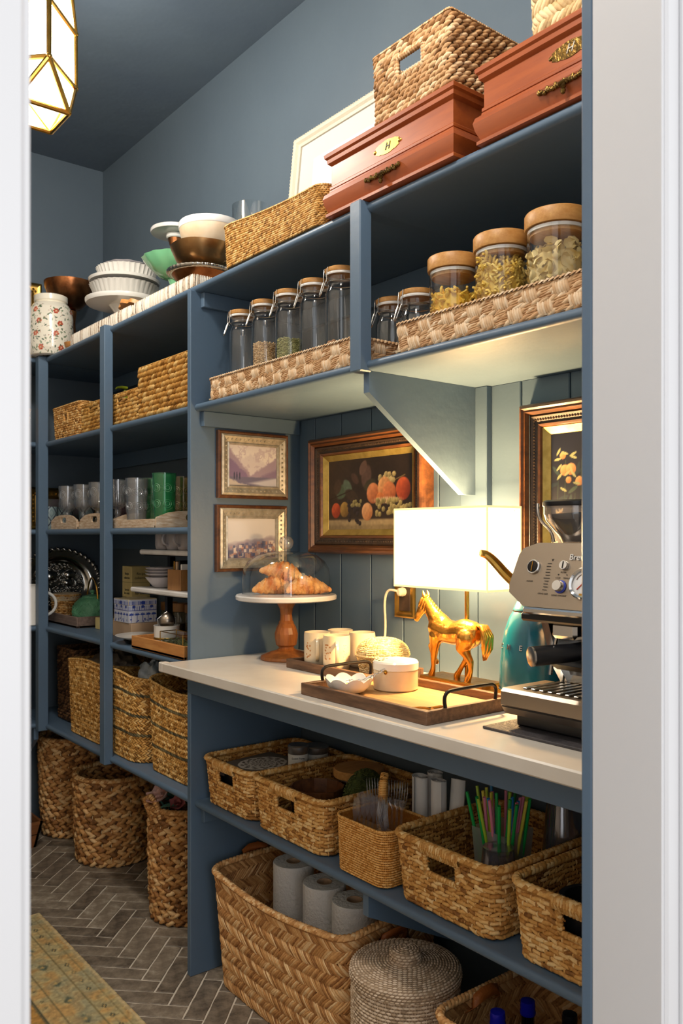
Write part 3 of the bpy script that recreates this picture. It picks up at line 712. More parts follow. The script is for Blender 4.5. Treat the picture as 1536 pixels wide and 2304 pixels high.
def beads(mb, w, h, inset, d, r, pitch, T, sq=(1, 1, .6)):
    for (a, b, n) in (((inset, inset), (w - inset, inset), w), ((w - inset, inset), (w - inset, h - inset), h), ((w - inset, h - inset), (inset, h - inset), w), ((inset, h - inset), (inset, inset), h)):
        k = max(2, int((n - 2 * inset) / pitch))
        for i in range(k):
            q = (i + .5) / k; p = T(a[0] + (b[0] - a[0]) * q, a[1] + (b[1] - a[1]) * q, d); mb.ell(p, (r, r, r), 6, 4)
    return mb

# ================================================================ top shelf
def cedar(loc, label, plate, hx, hy, bright):
    t = thing('wooden_chest', label, 'box', loc, 'cedar chests on the top shelf')
    rectstack(hx, hy, [(-.003, 0), (.004, .002), (.004, .008), (-.001, .012), (.006, .028), (.009, .042), (.006, .052), (-.002, .058), (-.003, .062), (-.006, .0625)]).build('body', 'cedar', t, 20)
    rectstack(hx, hy, [(-.008, .0615), (-.003, .0645), (-.003, .070), (-.006, .073), (-.006, .118), (-.001, .122), (.001, .124), (.002, .132), (.006, .136), (.007, .143), (.004, .146)]).build('lid', 'cedar', t, 20)
    x = -hx + .005; zc = .095; n = 16; pol = []
    for i in range(n * 2):
        q = i / n; a = PI * q; u = math.cos(a); hgt = .0145 * (1 - .25 * u * u) * math.sin(a) if i not in (0, n) else 0
        pol.append((.036 * u + (.004 * math.copysign(1, u) if abs(abs(u) - .92) < .06 else 0), zc + hgt + (.0025 if abs(u) > .7 and math.sin(a) > .05 else 0) - (.0025 if abs(u) > .7 and math.sin(a) < -.05 else 0)))
    pm = 'bright_brass' if bright else 'antique_brass'
    pl = MB().prism(pol, 0, x, x + .0025).build('name_plate', pm, t, 25)
    for s in (-1, 1): MB().ell((x + .001, s * .0385, zc), (.003, .006, .004), 8, 6).build('plate_finial', pm, t)
    text('monogram', 'H', .021, 'ink' if bright else 'letter_silver', pl, face_m((x - .0005, 0, zc), *FRONT), .0004, .35)
    mb = MB(); z = .034; xh = -hx - .008
    for i in range(-9, 10):
        q = i / 9; mb.ell((xh - .002, q * .052, z + .0035 * math.cos(i * 2.2) * abs(q)), (.004, .0042, .0052 - .0016 * abs(q) + .0018 * (i % 3 == 0)), 8, 6)
    mb.tube([(xh, -.05, z), (xh - .004, 0, z), (xh, .05, z)], .003, 6)
    h = mb.build('pull_handle', 'antique_brass', t)
    MB().lathe([(.0005, 0), (.0035, .002), (.005, .007), (.003, .010), (.0055, .013), (.002, .017), (.0005, .018)], 10, (xh - .005, 0, z - .022)).build('drop_pull', 'antique_brass', h)
    return t
cedar((1.165 + .155, 1.3305, ZT), 'reddish wooden chest under the rectangular handled basket', 0, .148, .198, True)
cedar((1.170 + .155, .872, ZT), 'reddish wooden chest cut off by the right door jamb', 0, .148, .198, False)
s_hole = [(.0, .040, .070, .112)]
basket('storage_basket', 'square woven basket with a rectangular handle opening on a wooden chest', (1.295, 1.253, ZT + .147), (.25, .226, .142), 'twist', 'w_hyacinth', .0105, .019, .006, .97, s_hole, .0045, .7, True, thick=.0055, group='baskets on the top shelf', tone=(.2, .95), hole_frame=.0055)
basket('storage_basket', 'herringbone woven basket cropped at the top right on a chest', (1.335, .862, ZT + .147), (.27, .27, .20), 'herring', 'w_pale', .02, .011, .05, .93, None, .005, group='baskets on the top shelf', thick=.005)
basket('storage_basket', 'low coarse seagrass basket between the chest and the cake stands', (1.295, 1.79, ZT + .003), (.235, .455, .112), 'twist', 'w_seagrass', .0062, .0085, .03, .97, None, .004, 1.0, top=lambda s: -.022 * np.clip(np.cos(2 * PI * (s - .12)), 0, 1), group='baskets on the top shelf', thick=.0034, hi=False)
# leaning landscape print
def leaning_print():
    t = thing('framed_print', 'pale framed landscape print leaning on the wall behind the chest', 'picture', (1.478, 2.156, ZT), None); w_, h_ = .60, .512; lean = .055
    T = lambda u, v, d: (-d + lean * v / h_, -u, v)
    frame_ring(MB(), w_, h_, [(0, -.006), (0, .012), (.006, .018), (.016, .016), (.022, .009), (.03, .006), (.03, -.002)], T).build('frame', 'ivory_frame', t, 20)
    beads(MB(), w_, h_, .006, .0175, .0024, .011, T).build('frame_beading', 'ivory_frame', t)['kind'] = 'stuff'
    MB().add([T(.028, .028, 0), T(w_ - .028, .028, 0), T(w_ - .028, h_ - .028, 0), T(.028, h_ - .028, 0)], [(0, 1, 2, 3)]).build('mat_board', 'mat_board', t)
    c = Canvas(90, 80, '#b9c2c8', .9); c.mix(np.clip(c.V * 1.3 - .2 + .3 * (c.N - .5), 0, 1), '#c9cfd4'); c.mix(np.clip((.62 - c.V + .25 * (c.N - .5)) * 3, 0, .8), '#a9adb0'); c.mix(np.clip((.30 - c.V + .2 * (c.N - .4)) * 8, 0, 1), '#5d6647'); c.mix(np.clip((.18 - c.V + .2 * (c.N2 - .4)) * 8, 0, 1), '#3d4a2c')
    c.line((.13, .18), (.13, .4), .03, '#6a4a3a'); c.line((.20, .1), (.20, .3), .02, '#7a8c4a')
    P = np.stack([-.001 + lean * (.09 + c.V * .33) / h_, -(.10 + c.U * .4), .09 + c.V * .33], 2); painted('print', P, c.C, 'painted_print', t)
leaning_print()
# whitewashed stick trays
def stick_tray(y0, y1, label):
    t = thing('stick_tray', label, 'tray', (1.315, (y0 + y1) / 2, ZT), 'whitewashed stick trays'); hx, hy = .128, (y1 - y0) / 2 - .006
    MB().box(-hx, hx, -hy, hy, .003, .009).build('tray_base', 'white_wood', t)
    wb = WB(); fx, fy, L = rrect(hx, hy, .012); W = wall_surf(fx, fy, .04, 1.0); n = int(L / .0068); s = np.arange(n) / n
    wb.shell(W, 80, 3, off=-.003, tone=.1); wb.strands(W, L, .04, np.stack([s + RNG.uniform(-.0004, .0004, n), np.full(n, .5)], 1), PI / 2 + RNG.normal(0, .05, n), .021, .0034, .003, rnd(n, .05, .98), 1, True); wb.strands(W, L, .04, np.stack([s, np.full(n, .5)], 1), PI / 2, .021, .0034, .002, rnd(n, .05, .9), -1, False, .003)
    wb.build('stick_wall', 'w_sticks', t)
stick_tray(2.19, 2.612, 'whitewashed stick tray under the bronze and silver bowls'); stick_tray(2.616, 3.18, 'whitewashed stick tray under the white cake stand stack')
def fl_rf(n, a): return lambda ang, z: 1 + a * math.cos(n * ang)
TB = ZT + .0095
def lathe_thing(name, label, cat, loc, parts, group=None):
    t = thing(name, label, cat, loc, group)
    for (pn, prof, mat, kw) in parts: MB().lathe(prof, kw.get('n', 40), kw.get('c', (0, 0, 0)), kw.get('rf')).build(pn, mat, t, kw.get('sm', 40))
    return t
g = 'stacked white cake stands'
lathe_thing('cake_stand', 'large white cake stand at the bottom of the stack', 'cake stand', (1.36, 3.065, TB), [('plate', [(.001, .150), (.05, .148), (.10, .146), (.143, .152), (.148, .160), (.148, .168), (.14, .170), (.12, .164), (.001, .162)], 'white_ceramic', {}), ('pedestal', [(.06, 0), (.062, .006), (.04, .02), (.026, .06), (.03, .11), (.06, .1475)], 'white_ceramic', {})], g)
lathe_thing('fluted_dish', 'white fluted pie dish inside the large cake stand', 'dish', (1.36, 3.065, TB + .1705), [('dish', [(.10, 0), (.108, .004), (.128, .05), (.132, .052), (.124, .05), (.104, .008), (.001, .006)], 'white_ceramic', {'n': 108, 'rf': fl_rf(36, .022)})], g)
lathe_thing('cake_stand', 'shallow white cake stand in the middle of the stack', 'cake stand', (1.36, 3.065, TB + .223), [('plate', [(.13, 0), (.128, .0), (.10, .0), (.10, .003), (.132, .012), (.136, .022), (.130, .024), (.10, .016), (.001, .014)], 'white_ceramic', {})], g)
lathe_thing('fluted_dish', 'white fluted dish near the top of the stack', 'dish', (1.365, 3.055, TB + .2475), [('dish', [(.095, 0), (.1, .004), (.112, .036), (.115, .038), (.108, .036), (.098, .008), (.001, .006)], 'white_ceramic', {'n': 108, 'rf': fl_rf(36, .025)})], g)
lathe_thing('plate', 'small grey scalloped plate on top of the white stack', 'plate', (1.365, 3.055, TB + .2865), [('dish', [(.05, 0), (.055, .002), (.082, .012), (.085, .016), (.08, .017), (.05, .008), (.001, .007)], 'gray_ceramic', {'n': 80, 'rf': fl_rf(10, .03)})], g)
lathe_thing('cake_stand', 'jade green ruffled cake stand beside the white stack', 'cake stand', (1.405, 2.715, TB), [('dish', [(.001, .175), (.03, .174), (.065, .186), (.11, .226), (.124, .246), (.12, .248), (.104, .23), (.06, .192), (.001, .182)], 'jade_glass', {'n': 96, 'rf': lambda a, z: 1 + (.018 * math.cos(16 * a) if z > .235 else 0)}), ('pedestal', [(.055, 0), (.058, .004), (.03, .02), (.018, .08), (.02, .14), (.034, .174)], 'jade_glass', {'n': 32})])
lathe_thing('cake_stand', 'white marble cake stand with copper stem behind the bowls', 'cake stand', (1.475, 2.868, ZT), [('plate', [(.001, .408), (.09, .408), (.092, .411), (.092, .419), (.09, .422), (.001, .422)], 'white_marble', {}), ('collar', [(.03, .39), (.034, .394), (.034, .407)], 'white_marble', {}), ('stem', [(.055, 0), (.055, .006), (.03, .015), (.014, .04), (.012, .2), (.02, .36), (.028, .389)], 'copper', {})])
lathe_thing('footed_bowl', 'dark silver footed dish with gadrooned rim on the stick tray', 'bowl', (1.312, 2.375, TB), [('dish', [(.001, .046), (.04, .046), (.075, .066), (.094, .092), (.096, .094)], 'copper', {}), ('gadroon_rim', [(.092, .090), (.100, .088), (.108, .094), (.108, .100), (.098, .102), (.09, .097)], 'silver', {'n': 128, 'rf': lambda a, z: 1 + .018 * math.cos(40 * a), 'sm': 60}), ('foot', [(.05, 0), (.052, .004), (.04, .016), (.03, .046)], 'copper', {})])
lathe_thing('bronze_bowl', 'aged bronze bowl resting on the silver footed dish', 'bowl', (1.315, 2.372, TB + .1035), [('bowl', [(.04, 0), (.05, .002), (.082, .03), (.098, .068), (.1, .076), (.096, .078), (.078, .034), (.04, .008), (.001, .007)], 'bronze', {'rf': lambda a, z: 1 + .02 * math.cos(5 * a) * z / .07, 'n': 60})])
lathe_thing('alabaster_bowl', 'cream alabaster bowl with thick rim on top of bronze bowl', 'bowl', (1.345, 2.372, TB + .1835), [('bowl', [(.05, 0), (.075, .004), (.094, .03), (.1, .056), (.1, .072), (.097, .076), (.093, .074), (.088, .04), (.07, .014), (.001, .01)], 'alabaster', {}), ('rim_band', [(.1, .054), (.1015, .056), (.1015, .073), (.0985, .077)], 'white_marble', {})])
lathe_thing('glass_vase', 'clear glass vase behind the seagrass basket', 'vase', (1.465, 2.32, ZT), [('vessel', [(.001, .004), (.05, .004), (.06, .02), (.062, .34), (.060, .34), (.058, .02), (.001, .01)], 'clear_glass', {})])
lathe_thing('copper_bowl', 'tall aged copper pedestal bowl behind the flowered jar', 'bowl', (1.335, 3.575, ZT), [('bowl', [(.02, .245), (.045, .252), (.085, .29), (.104, .345), (.107, .362), (.103, .362), (.08, .294), (.04, .26), (.001, .256)], 'copper', {'n': 56}), ('stem', [(.07, 0), (.07, .01), (.045, .02), (.03, .05), (.036, .07), (.046, .095), (.05, .11), (.036, .125), (.028, .14), (.024, .19), (.03, .24), (.022, .246)], 'copper', {'n': 40})])
# boards leaning in the tray
def board(loc, label, ln, wd, rz, tilt):
    t = thing('serving_board', label, 'board', loc, None, rz); n = 48
    pol = [((ln + .006 * math.cos(8 * 2 * PI * i / n)) * math.cos(2 * PI * i / n), wd * math.sin(2 * PI * i / n)) for i in range(n)]
    o = MB().prism(pol, 2, -.007, .007).build('board', 'honey_wood', t); o.rotation_euler = (0, tilt, 0); o.location = (0, 0, .05)
board((1.232, 2.69, TB - .012), 'scalloped round wooden board leaning in the stick tray', .05, .07, 0, .35)
lathe_thing('wooden_bowl', 'small turned wooden bowl beside the flowered jar', 'bowl', (1.245, 3.265, ZT), [('bowl', [(.025, 0), (.03, .002), (.043, .02), (.046, .034), (.043, .035), (.03, .01), (.001, .006)], 'honey_wood', {})])
def flower_jar():
    t = thing('flowered_jar', 'cream ceramic jar painted with red and green flowers', 'jar', (1.205, 3.435, ZT), None)
    prof = [(.058, 0), (.078, .004), (.0862, .03), (.088, .1), (.087, .16), (.082, .195), (.070, .214), (.060, .220), (.0605, .224), (.066, .226), (.066, .248), (.062, .250)]
    z = np.array([p[1] for p in prof]); r = np.array([p[0] for p in prof]); nz, na = 110, 240; zz = np.linspace(0, .25, nz); rr = np.interp(zz, z, r); a = np.linspace(0, 2 * PI, na, endpoint=False)
    A, Z = np.meshgrid(a, zz, indexing='ij'); P = np.stack([np.cos(A) * rr[None], np.sin(A) * rr[None], Z], 2); C = np.zeros((na, nz, 3)) + hexc('#efe8d6'); rg = random.Random(4); ok = (Z < .205).astype(float)
    def dot(ca, cz, sx, sz, col, ang=0):
        nonlocal C
        dx = ((A - ca + PI) % (2 * PI) - PI) * .087; dz = Z - cz; c, s = math.cos(ang), math.sin(ang); q = ((dx * c + dz * s) / sx) ** 2 + ((-dx * s + dz * c) / sz) ** 2; m = (np.clip((1 - q) * 3, 0, 1) * ok)[..., None]; C = C * (1 - m) + hexc(col) * m
    for i in range(13):
        for j in range(4):
            ca = 2 * PI * (i + (.5 if j % 2 else 0)) / 13 + rg.uniform(-.05, .05); cz = .03 + j * .05 + rg.uniform(-.006, .006)
            if (i + j) % 2 == 0:
                for q in range(6): dot(ca + math.cos(q) * .09, cz + math.sin(q * 1.05) * .0075, .005, .0045, rg.choice(['#c05a3e', '#d4785a', '#b54a34']))
                dot(ca, cz, .003, .003, '#e0a070')
            for q in range(5): dot(ca + rg.uniform(-.28, .28), cz + rg.uniform(-.024, .024), .0065, .0028, rg.choice(['#4f6b45', '#6f8462', '#3d5640', '#8a9a80']), rg.uniform(0, PI))
            for q in range(7): dot(ca + rg.uniform(-.3, .3), cz + rg.uniform(-.026, .026), .0016, .0024, rg.choice(['#55503f', '#7a7a6a', '#a06a50']), rg.uniform(0, PI))
    painted('jar_body', P, C, 'painted_glaze', t, True)
    MB().lathe([(.0625, .2495), (.058, .252), (.056, .247), (.001, .247)], 40).build('jar_lid', 'white_ceramic', t)
flower_jar()
def gold_frame(loc, w_, h_, label, mat='gilt', back='#5b5a50'):
    t = thing('ornate_frame', label, 'picture', loc); T = lambda u, v, d: (u, -d, v)
    frame_ring(MB(), w_, h_, [(0, -.004), (0, .014), (.008, .02), (.02, .014), (.034, .012), (.042, .016), (.048, .008), (.048, 0)], T).build('frame', mat, t, 20)
    beads(MB(), w_, h_, .027, .012, .006, .018, T).build('frame_ornament', mat, t)['kind'] = 'stuff'
    c = Canvas(30, 24, back, w_ / h_); c.mix(c.N, '#8a8a7c'); painted('print', np.stack([.045 + c.U * (w_ - .09), np.full_like(c.U, -.001), .045 + c.V * (h_ - .09)], 2), c.C, 'painted_canvas', t)
gold_frame((.86, YF - .006, ZT), .41, .385, 'ornate gold frame on the corner shelf behind the copper bowl')

# ================================================================ second shelf: jars in checkered trays
def checker_tray(y0, y1, label, x0=1.182, x1=1.40, h=.058):
    t = thing('checkered_tray', label, 'tray', ((x0 + x1) / 2, (y0 + y1) / 2, Z2), 'checkered seagrass trays'); hx, hy = (x1 - x0) / 2 - .004, (y1 - y0) / 2 - .004
    fx, fy, L = rrect(hx, hy, .016); W = wall_surf(fx, fy, h, .985); wb = WB(); wb.shell(W, 90, 4, off=-.001, tone=.15); nc = int(round(L / .034 / 2)) * 2
    for row in range(2):
        for c in range(nc):
            s0 = (c + .5) / nc; tt = .27 + row * .48; A = (row + c) % 2 == 0; m = 6; q = (np.arange(m) - (m - 1) / 2) / m; tone = rnd(m, .55, .95) if A else rnd(m, .1, .55); cw = L / nc
            if A: wb.strands(W, L, h, np.stack([s0 + q * .95 * cw / L, np.full(m, tt)], 1), PI / 2 + .25, .0145, .0034, .0052, tone, 1, True)
            else: wb.strands(W, L, h, np.stack([np.full(m, s0), tt + q * .46], 1), .12, cw * .56, .0027, .0032, tone, 1, True)
    lay(wb, W, L, h, 'twist', .012, .02, None, False, .003); n = nc
    for k in range(2): wb.strands(rim_surf(W, .0055), L, .035, np.stack([(np.arange(n * 3) + .5 * k) / (n * 3), np.full(n * 3, .18 + .16 * k)], 1), .9, .011, .005, .002, rnd(n * 3, .4, .95), 1, False)
    wb.build('woven_wall', 'w_checker', t); MB().box(-hx, hx, -hy, hy, .002, .006).build('tray_base', 'linen', t)
checker_tray(1.441, 2.105, 'checkered seagrass tray holding five tall clip-top jars')
checker_tray(.70, 1.318, 'checkered seagrass tray holding three pasta jars')
def fill(kind, r, z0, z1, parent, mat, seed=1):
    rg = random.Random(seed); mb = MB(); mb.lathe([(.001, z0), (r * .86, z0), (r * .86, z1 - .008), (.001, z1 - .004)], 20)
    def piece(p, a):
        M = Matrix.Rotation(rg.uniform(0, 6.3), 3, 'Z') @ Matrix.Rotation(rg.uniform(-1.2, 1.2), 3, 'X') @ Matrix.Rotation(rg.uniform(0, 6.3), 3, 'Y')
        if kind == 'macaroni': mb.tube([Vector(p) + M @ Vector((.0065 * math.cos(q), .0065 * math.sin(q), 0)) for q in np.linspace(0, 2.2, 5)], .0027, 6)
        elif kind == 'fusilli':
            for ph in (0, PI): mb.tube([Vector(p) + M @ Vector((.0042 * math.cos(q * 9 + ph), .0042 * math.sin(q * 9 + ph), (q - .5) * .03)) for q in np.linspace(0, 1, 9)], .0026, 4)
        elif kind == 'shell':
            mb.lathe_ = None; v = []; f = []; n = 7
            for i in range(5):
                th = .25 + 1.25 * i / 4
                for k in range(n):
                    a2 = PI * 1.7 * k / (n - 1); v.append(Vector(p) + M @ Vector((.0135 * math.sin(th) * math.cos(a2), .010 * math.sin(th) * math.sin(a2), .010 * math.cos(th) - .005)))
            for i in range(4):
                for k in range(n - 1): f.append((i * n + k, i * n + n + k, i * n + n + k + 1, i * n + k + 1))
            mb.add(v, f)
        elif kind == 'nut': mb.ell(p, (.0075, .0065, .0105), 8, 6, M)
        else: mb.ell(p, {'oat': (.0034, .0028, .0012), 'lentil': (.003, .003, .0016), 'rice': (.0011, .0011, .0035), 'seed': (.0026, .0018, .004)}[kind], 6, 4, M)
    sz = {'macaroni': .0105, 'fusilli': .015, 'shell': .0175, 'nut': .013}.get(kind, .0046); k = 0
    nr = max(1, int((z1 - z0) / sz)); na = int(2 * PI * r / sz)
    for i in range(nr):
        for j in range(na):
            a = 2 * PI * (j + rg.random()) / na; piece((r * .88 * math.cos(a), r * .88 * math.sin(a), z0 + (i + rg.random()) * (z1 - z0) / nr), a)
    for i in range(int(3.2 * (r / sz) ** 2)):
        a = rg.uniform(0, 6.3); q = r * .85 * math.sqrt(rg.random()); piece((q * math.cos(a), q * math.sin(a), z1 - .004 + rg.uniform(-.3, .7) * sz * (1.6 if kind in ('shell', 'fusilli') else .6)), a)
    o = mb.build('contents', mat, parent, 50); o['kind'] = 'stuff'; return o
def wood_jar(x, y, r, h, label, kind, mat, lvl, seed):
    t = thing('glass_canister', label, 'jar', (x, y, Z2 + .0065), 'wood-lidded pasta jars')
    MB().lathe([(.001, .004), (r - .004, .004), (r, .01), (r, h - .03)], 40, close=False).build('glass_body', 'clear_glass', t)
    MB().lathe([(r - .005, h - .042), (r - .005, h - .028), (r + .0035, h - .028), (r + .0045, h - .025), (r + .0045, h - .003), (r + .0025, h), (.001, h)], 48).build('wooden_lid', 'oak_lid', t)
    MB().lathe([(r - .004, h - .036), (r - .0008, h - .036), (r - .0008, h - .030), (r - .004, h - .030)], 40, close=False).build('seal_ring', 'white_plastic', t)
    fill(kind, r - .003, .006, lvl, t, mat, seed)
wood_jar(1.28, 1.236, .0505, .192, 'wood-lidded glass jar of small elbow macaroni', 'macaroni', 'pasta', .118, 1)
wood_jar(1.28, 1.104, .0525, .2, 'wood-lidded glass jar of fusilli spirals', 'fusilli', 'pasta_yellow', .14, 2)
wood_jar(1.28, .972, .055, .205, 'wood-lidded glass jar of pale shell pasta', 'shell', 'pasta_pale', .135, 3)
def clip_jar(x, y, r, h, label, kind, mat, lvl, seed, z=Z2 + .0065):
    t = thing('clip_top_jar', label, 'jar', (x, y, z), 'clip-top glass jars')
    MB().lathe([(.001, .003), (r - .004, .003), (r, .009), (r, h - .062), (r - .002, h - .054), (r - .006, h - .046), (r - .006, h - .040), (r - .003, h - .036), (r - .006, h - .032), (r - .006, h - .022), (r - .002, h - .018)], 36, close=False).build('glass_body', 'clear_glass', t)
    MB().lathe([(r - .002, h - .018), (r - .001, h - .016), (r - .001, h - .013), (r - .002, h - .011)], 36, close=False).build('seal_ring', 'white_plastic', t)
    MB().lathe([(r - .004, h - .0115), (r - .0005, h - .0115), (r + .0005, h - .009), (r + .0005, h - .002), (r - .002, h), (.001, h)], 40).build('wooden_lid', 'oak_lid', t)
    rw = .0013; ring = lambda rr, zz: [(rr * math.cos(a), rr * math.sin(a), zz) for a in np.linspace(0, 2 * PI, 28, endpoint=False)]
    MB().tube(ring(r - .0045, h - .034), rw, 6, True).build('neck_wire', 'steel', t)
    th = 2.85; c, s = math.cos(th), math.sin(th); P = lambda ra, la, zz: (ra * c - la * s, ra * s + la * c, zz); R = r + .002
    for k in (-1, 1): MB().tube([P(R - .012, k * .011, h + .0015), P(R - .001, k * .011, h - .002), P(R + .001, k * .0105, h - .02), P(R + .001, k * .010, h - .036), P(R - .004, k * .009, h - .04)], rw, 6).build('bail_wire', 'steel', t)
    MB().tube([P(R - .012, -.011, h + .0015), P(R - .014, 0, h + .0018), P(R - .012, .011, h + .0015)], rw, 6).build('bail_wire', 'steel', t)
    MB().tube([P(R + .002, -.0085, h - .034), P(R + .006, -.0085, h - .045), P(R + .013, -.006, h - .066), P(R + .015, 0, h - .071), P(R + .013, .006, h - .066), P(R + .006, .0085, h - .045), P(R + .002, .0085, h - .034)], rw * 1.15, 6).build('latch_lever', 'steel', t)
    fill(kind, r - .003, .005, lvl, t, mat, seed)
for k, (y, r, h, kind, mat, lvl, lab) in enumerate(((2.046, .0365, .247, 'seed', 'seeds', .02, 'clip-top jar with a little green seed, nearest the left panel'), (1.93, .0365, .25, 'oat', 'oats', .135, 'clip-top jar half full of oats'), (1.813, .0375, .251, 'lentil', 'lentils', .125, 'clip-top jar half full of green lentils'), (1.702, .038, .252, 'rice', 'rice', .07, 'clip-top jar with a little white rice'), (1.593, .039, .255, 'nut', 'nuts', .075, 'tall clip-top jar partly hidden by the shelf post'))):
    clip_jar(1.262, y, r, h, lab, kind, mat, lvl, k)
clip_jar(1.315, 1.382, .041, .168, 'short clip-top jar of nuts beside the pasta tray', 'nut', 'nuts', .085, 9, Z2 + .0005)
clip_jar(1.345, 1.50, .04, .175, 'short dark clip-top jar just right of the shelf post', 'nut', 'nuts', .03, 10, Z2 + .0065)
# baskets on the second shelf, left bays
g = 'baskets on the second shelf'
basket('storage_basket', 'tall golden braided basket beside the left panel, second shelf', (1.36, 2.40, Z2 + .003), (.32, .385, .165), 'twist', 'w_golden', .0165, .024, .006, .99, None, .0035, .4, True, thick=.008, group=g, tone=(.25, .95))
for (y0, y1, lab) in ((2.615, 2.84, 'low golden basket with handle slot holding pump bottles'), (2.87, 3.10, 'low golden basket with handle slot holding green bottles')):
    basket('storage_basket', lab, (1.36, (y0 + y1) / 2, Z2 + .003), (.31, y1 - y0, .105), 'twist', 'w_golden', .0135, .021, .006, .99, [(0., .045, .06, .094)], .0035, .4, True, hole_frame=.004, thick=.0065, group=g, tone=(.25, .95))
basket('storage_basket', 'dark seagrass basket with round handle hole in the far bay', (1.365, 3.268, Z2 + .003), (.32, .295, .125), 'rush', 'w_rush', .009, .02, .02, .96, [(0., .022, .062, .1)], .005, group=g, hole_frame=.006)
basket('storage_basket', 'seagrass basket on the corner shelf, seen behind the far post', (1.0, 3.61, Z2 + .003), (.28, .25, .13), 'rush', 'w_rush', .009, .02, .02, .96, None, .005, group=g)
def pump_bottle(x, y, z, r, h, mat, label, pm='white_plastic'):
    t = thing('pump_bottle', label, 'bottle', (x, y, z), 'soap bottles')
    MB().lathe([(.001, 0), (r - .003, 0), (r, .004), (r, h * .72), (r * .8, h * .8), (r * .38, h * .84), (r * .38, h * .87)], 24).build('bottle', mat, t); MB().lathe([(r * .48, h * .86), (r * .48, h * .92), (r * .3, h * .925), (.004, h * .93), (.004, h)], 18).build('collar', pm, t)
    MB().tube([(-.034, .004, h + .001), (-.028, .003, h + .007), (-.012, 0, h + .009), (.008, 0, h + .008)], [.004, .005, .008, .009], 8, flat=.7).build('pump_head', pm, t)
zb = Z2 + .009
pump_bottle(1.285, 2.66, zb, .03, .148, 'plastic_clear', 'clear bottle with white pump beside the tall golden basket'); pump_bottle(1.285, 2.79, zb, .028, .11, 'plastic_clear', 'short clear pump bottle just right of the far post')
pump_bottle(1.29, 2.905, zb, .028, .142, 'green_soap', 'taller olive green bottle just left of the post', 'green_soap'); pump_bottle(1.285, 3.0, zb, .028, .115, 'green_soap', 'shorter olive green bottle beside the dark seagrass basket', 'green_soap')

# ================================================================ third shelf: glassware on whitewashed trays
def handled_tray(loc, wx, wy, label, ends):
    """low plank tray; ends = sides carrying an arched, cut-out handle"""
    t = thing('handled_tray', label, 'tray', loc, 'whitewashed handled trays'); hx, hy = wx / 2, wy / 2; th = .008
    MB().box(-hx, hx, -hy, hy, .001, .007).build('tray_base', 'white_wood', t)
    def side(ax, pos, half):
        key = {(0, -1): '-x', (0, 1): '+x', (1, -1): '-y', (1, 1): '+y'}[(ax, 1 if pos > 0 else -1)]
        if key in ends:
            top = [(half * math.cos(a), .026 + .030 * max(0, math.sin(a)) ** .8) for a in np.linspace(0, PI, 17)]; outer = [(-half, .0), (half, .0)] + top
            hole = [(.024 * math.cos(a), .034 + (.0095 if abs(math.sin(a)) > .2 else .008) * math.copysign(min(1, abs(math.sin(a)) * 1.4), math.sin(a))) for a in np.linspace(0, 2 * PI, 20, endpoint=False)]
            # ring of quads between outer outline (resampled by angle) and the hole
            import mathutils
            def ray(a):
                d = Vector((math.cos(a), math.sin(a))); c = Vector((0, .034)); best = None
                for i in range(len(outer)):
                    p, q = Vector(outer[i]), Vector(outer[(i + 1) % len(outer)]); e = q - p; den = d.x * e.y - d.y * e.x
                    if abs(den) < 1e-12: continue
                    tt = ((p.x - c.x) * e.y - (p.y - c.y) * e.x) / den; u = ((p.x - c.x) * d.y - (p.y - c.y) * d.x) / den
                    if tt > 0 and -1e-6 <= u <= 1 + 1e-6 and (best is None or tt < best): best = tt
                return c + d * (best or .03)
            cang = [math.atan2(-.034, half), math.atan2(-.034, -half), math.atan2(.026 - .034, half), math.atan2(.026 - .034, -half)]
            A = sorted(set([2 * PI * k / 36 - PI for k in range(36)] + cang)); n = len(A); v = []
            for s in (-th / 2, th / 2):
                for a in A:
                    o_ = ray(a); hh = (.030 * math.cos(a), .034 + .0115 * max(-1, min(1, math.sin(a) * 1.5)))
                    for p in (o_, hh): v.append((pos + s, p[0], p[1]) if ax == 0 else (p[0], pos + s, p[1]))
            f = []
            for i in range(n):
                j = (i + 1) % n
                f += [(2 * i, 2 * j, 2 * j + 1, 2 * i + 1), (2 * n + 2 * i, 2 * n + 2 * i + 1, 2 * n + 2 * j + 1, 2 * n + 2 * j), (2 * i, 2 * n + 2 * i, 2 * n + 2 * j, 2 * j), (2 * i + 1, 2 * j + 1, 2 * n + 2 * j + 1, 2 * n + 2 * i + 1)]
            MB().add(v, f).build('handle_end', 'white_wood', t, 25)
        else:
            (MB().box(pos - th / 2, pos + th / 2, -half, half, 0, .028, .001) if ax == 0 else MB().box(-half, half, pos - th / 2, pos + th / 2, 0, .028, .001)).build('tray_side', 'white_wood', t)
    side(0, -hx, hy); side(0, hx, hy); side(1, -hy, hx - th / 2); side(1, hy, hx - th / 2)
handled_tray((1.345, 2.655, Z3 + .0005), .28, .335, 'whitewashed tray holding the green and purple tumblers', ('-y', '+y'))
handled_tray((1.345, 2.975, Z3 + .0005), .28, .275, 'whitewashed tray left of the post, under goblets', ('-x', '+x'))
handled_tray((1.345, 3.285, Z3 + .0005), .28, .275, 'whitewashed tray in the far bay, farthest left', ('-x', '+x'))
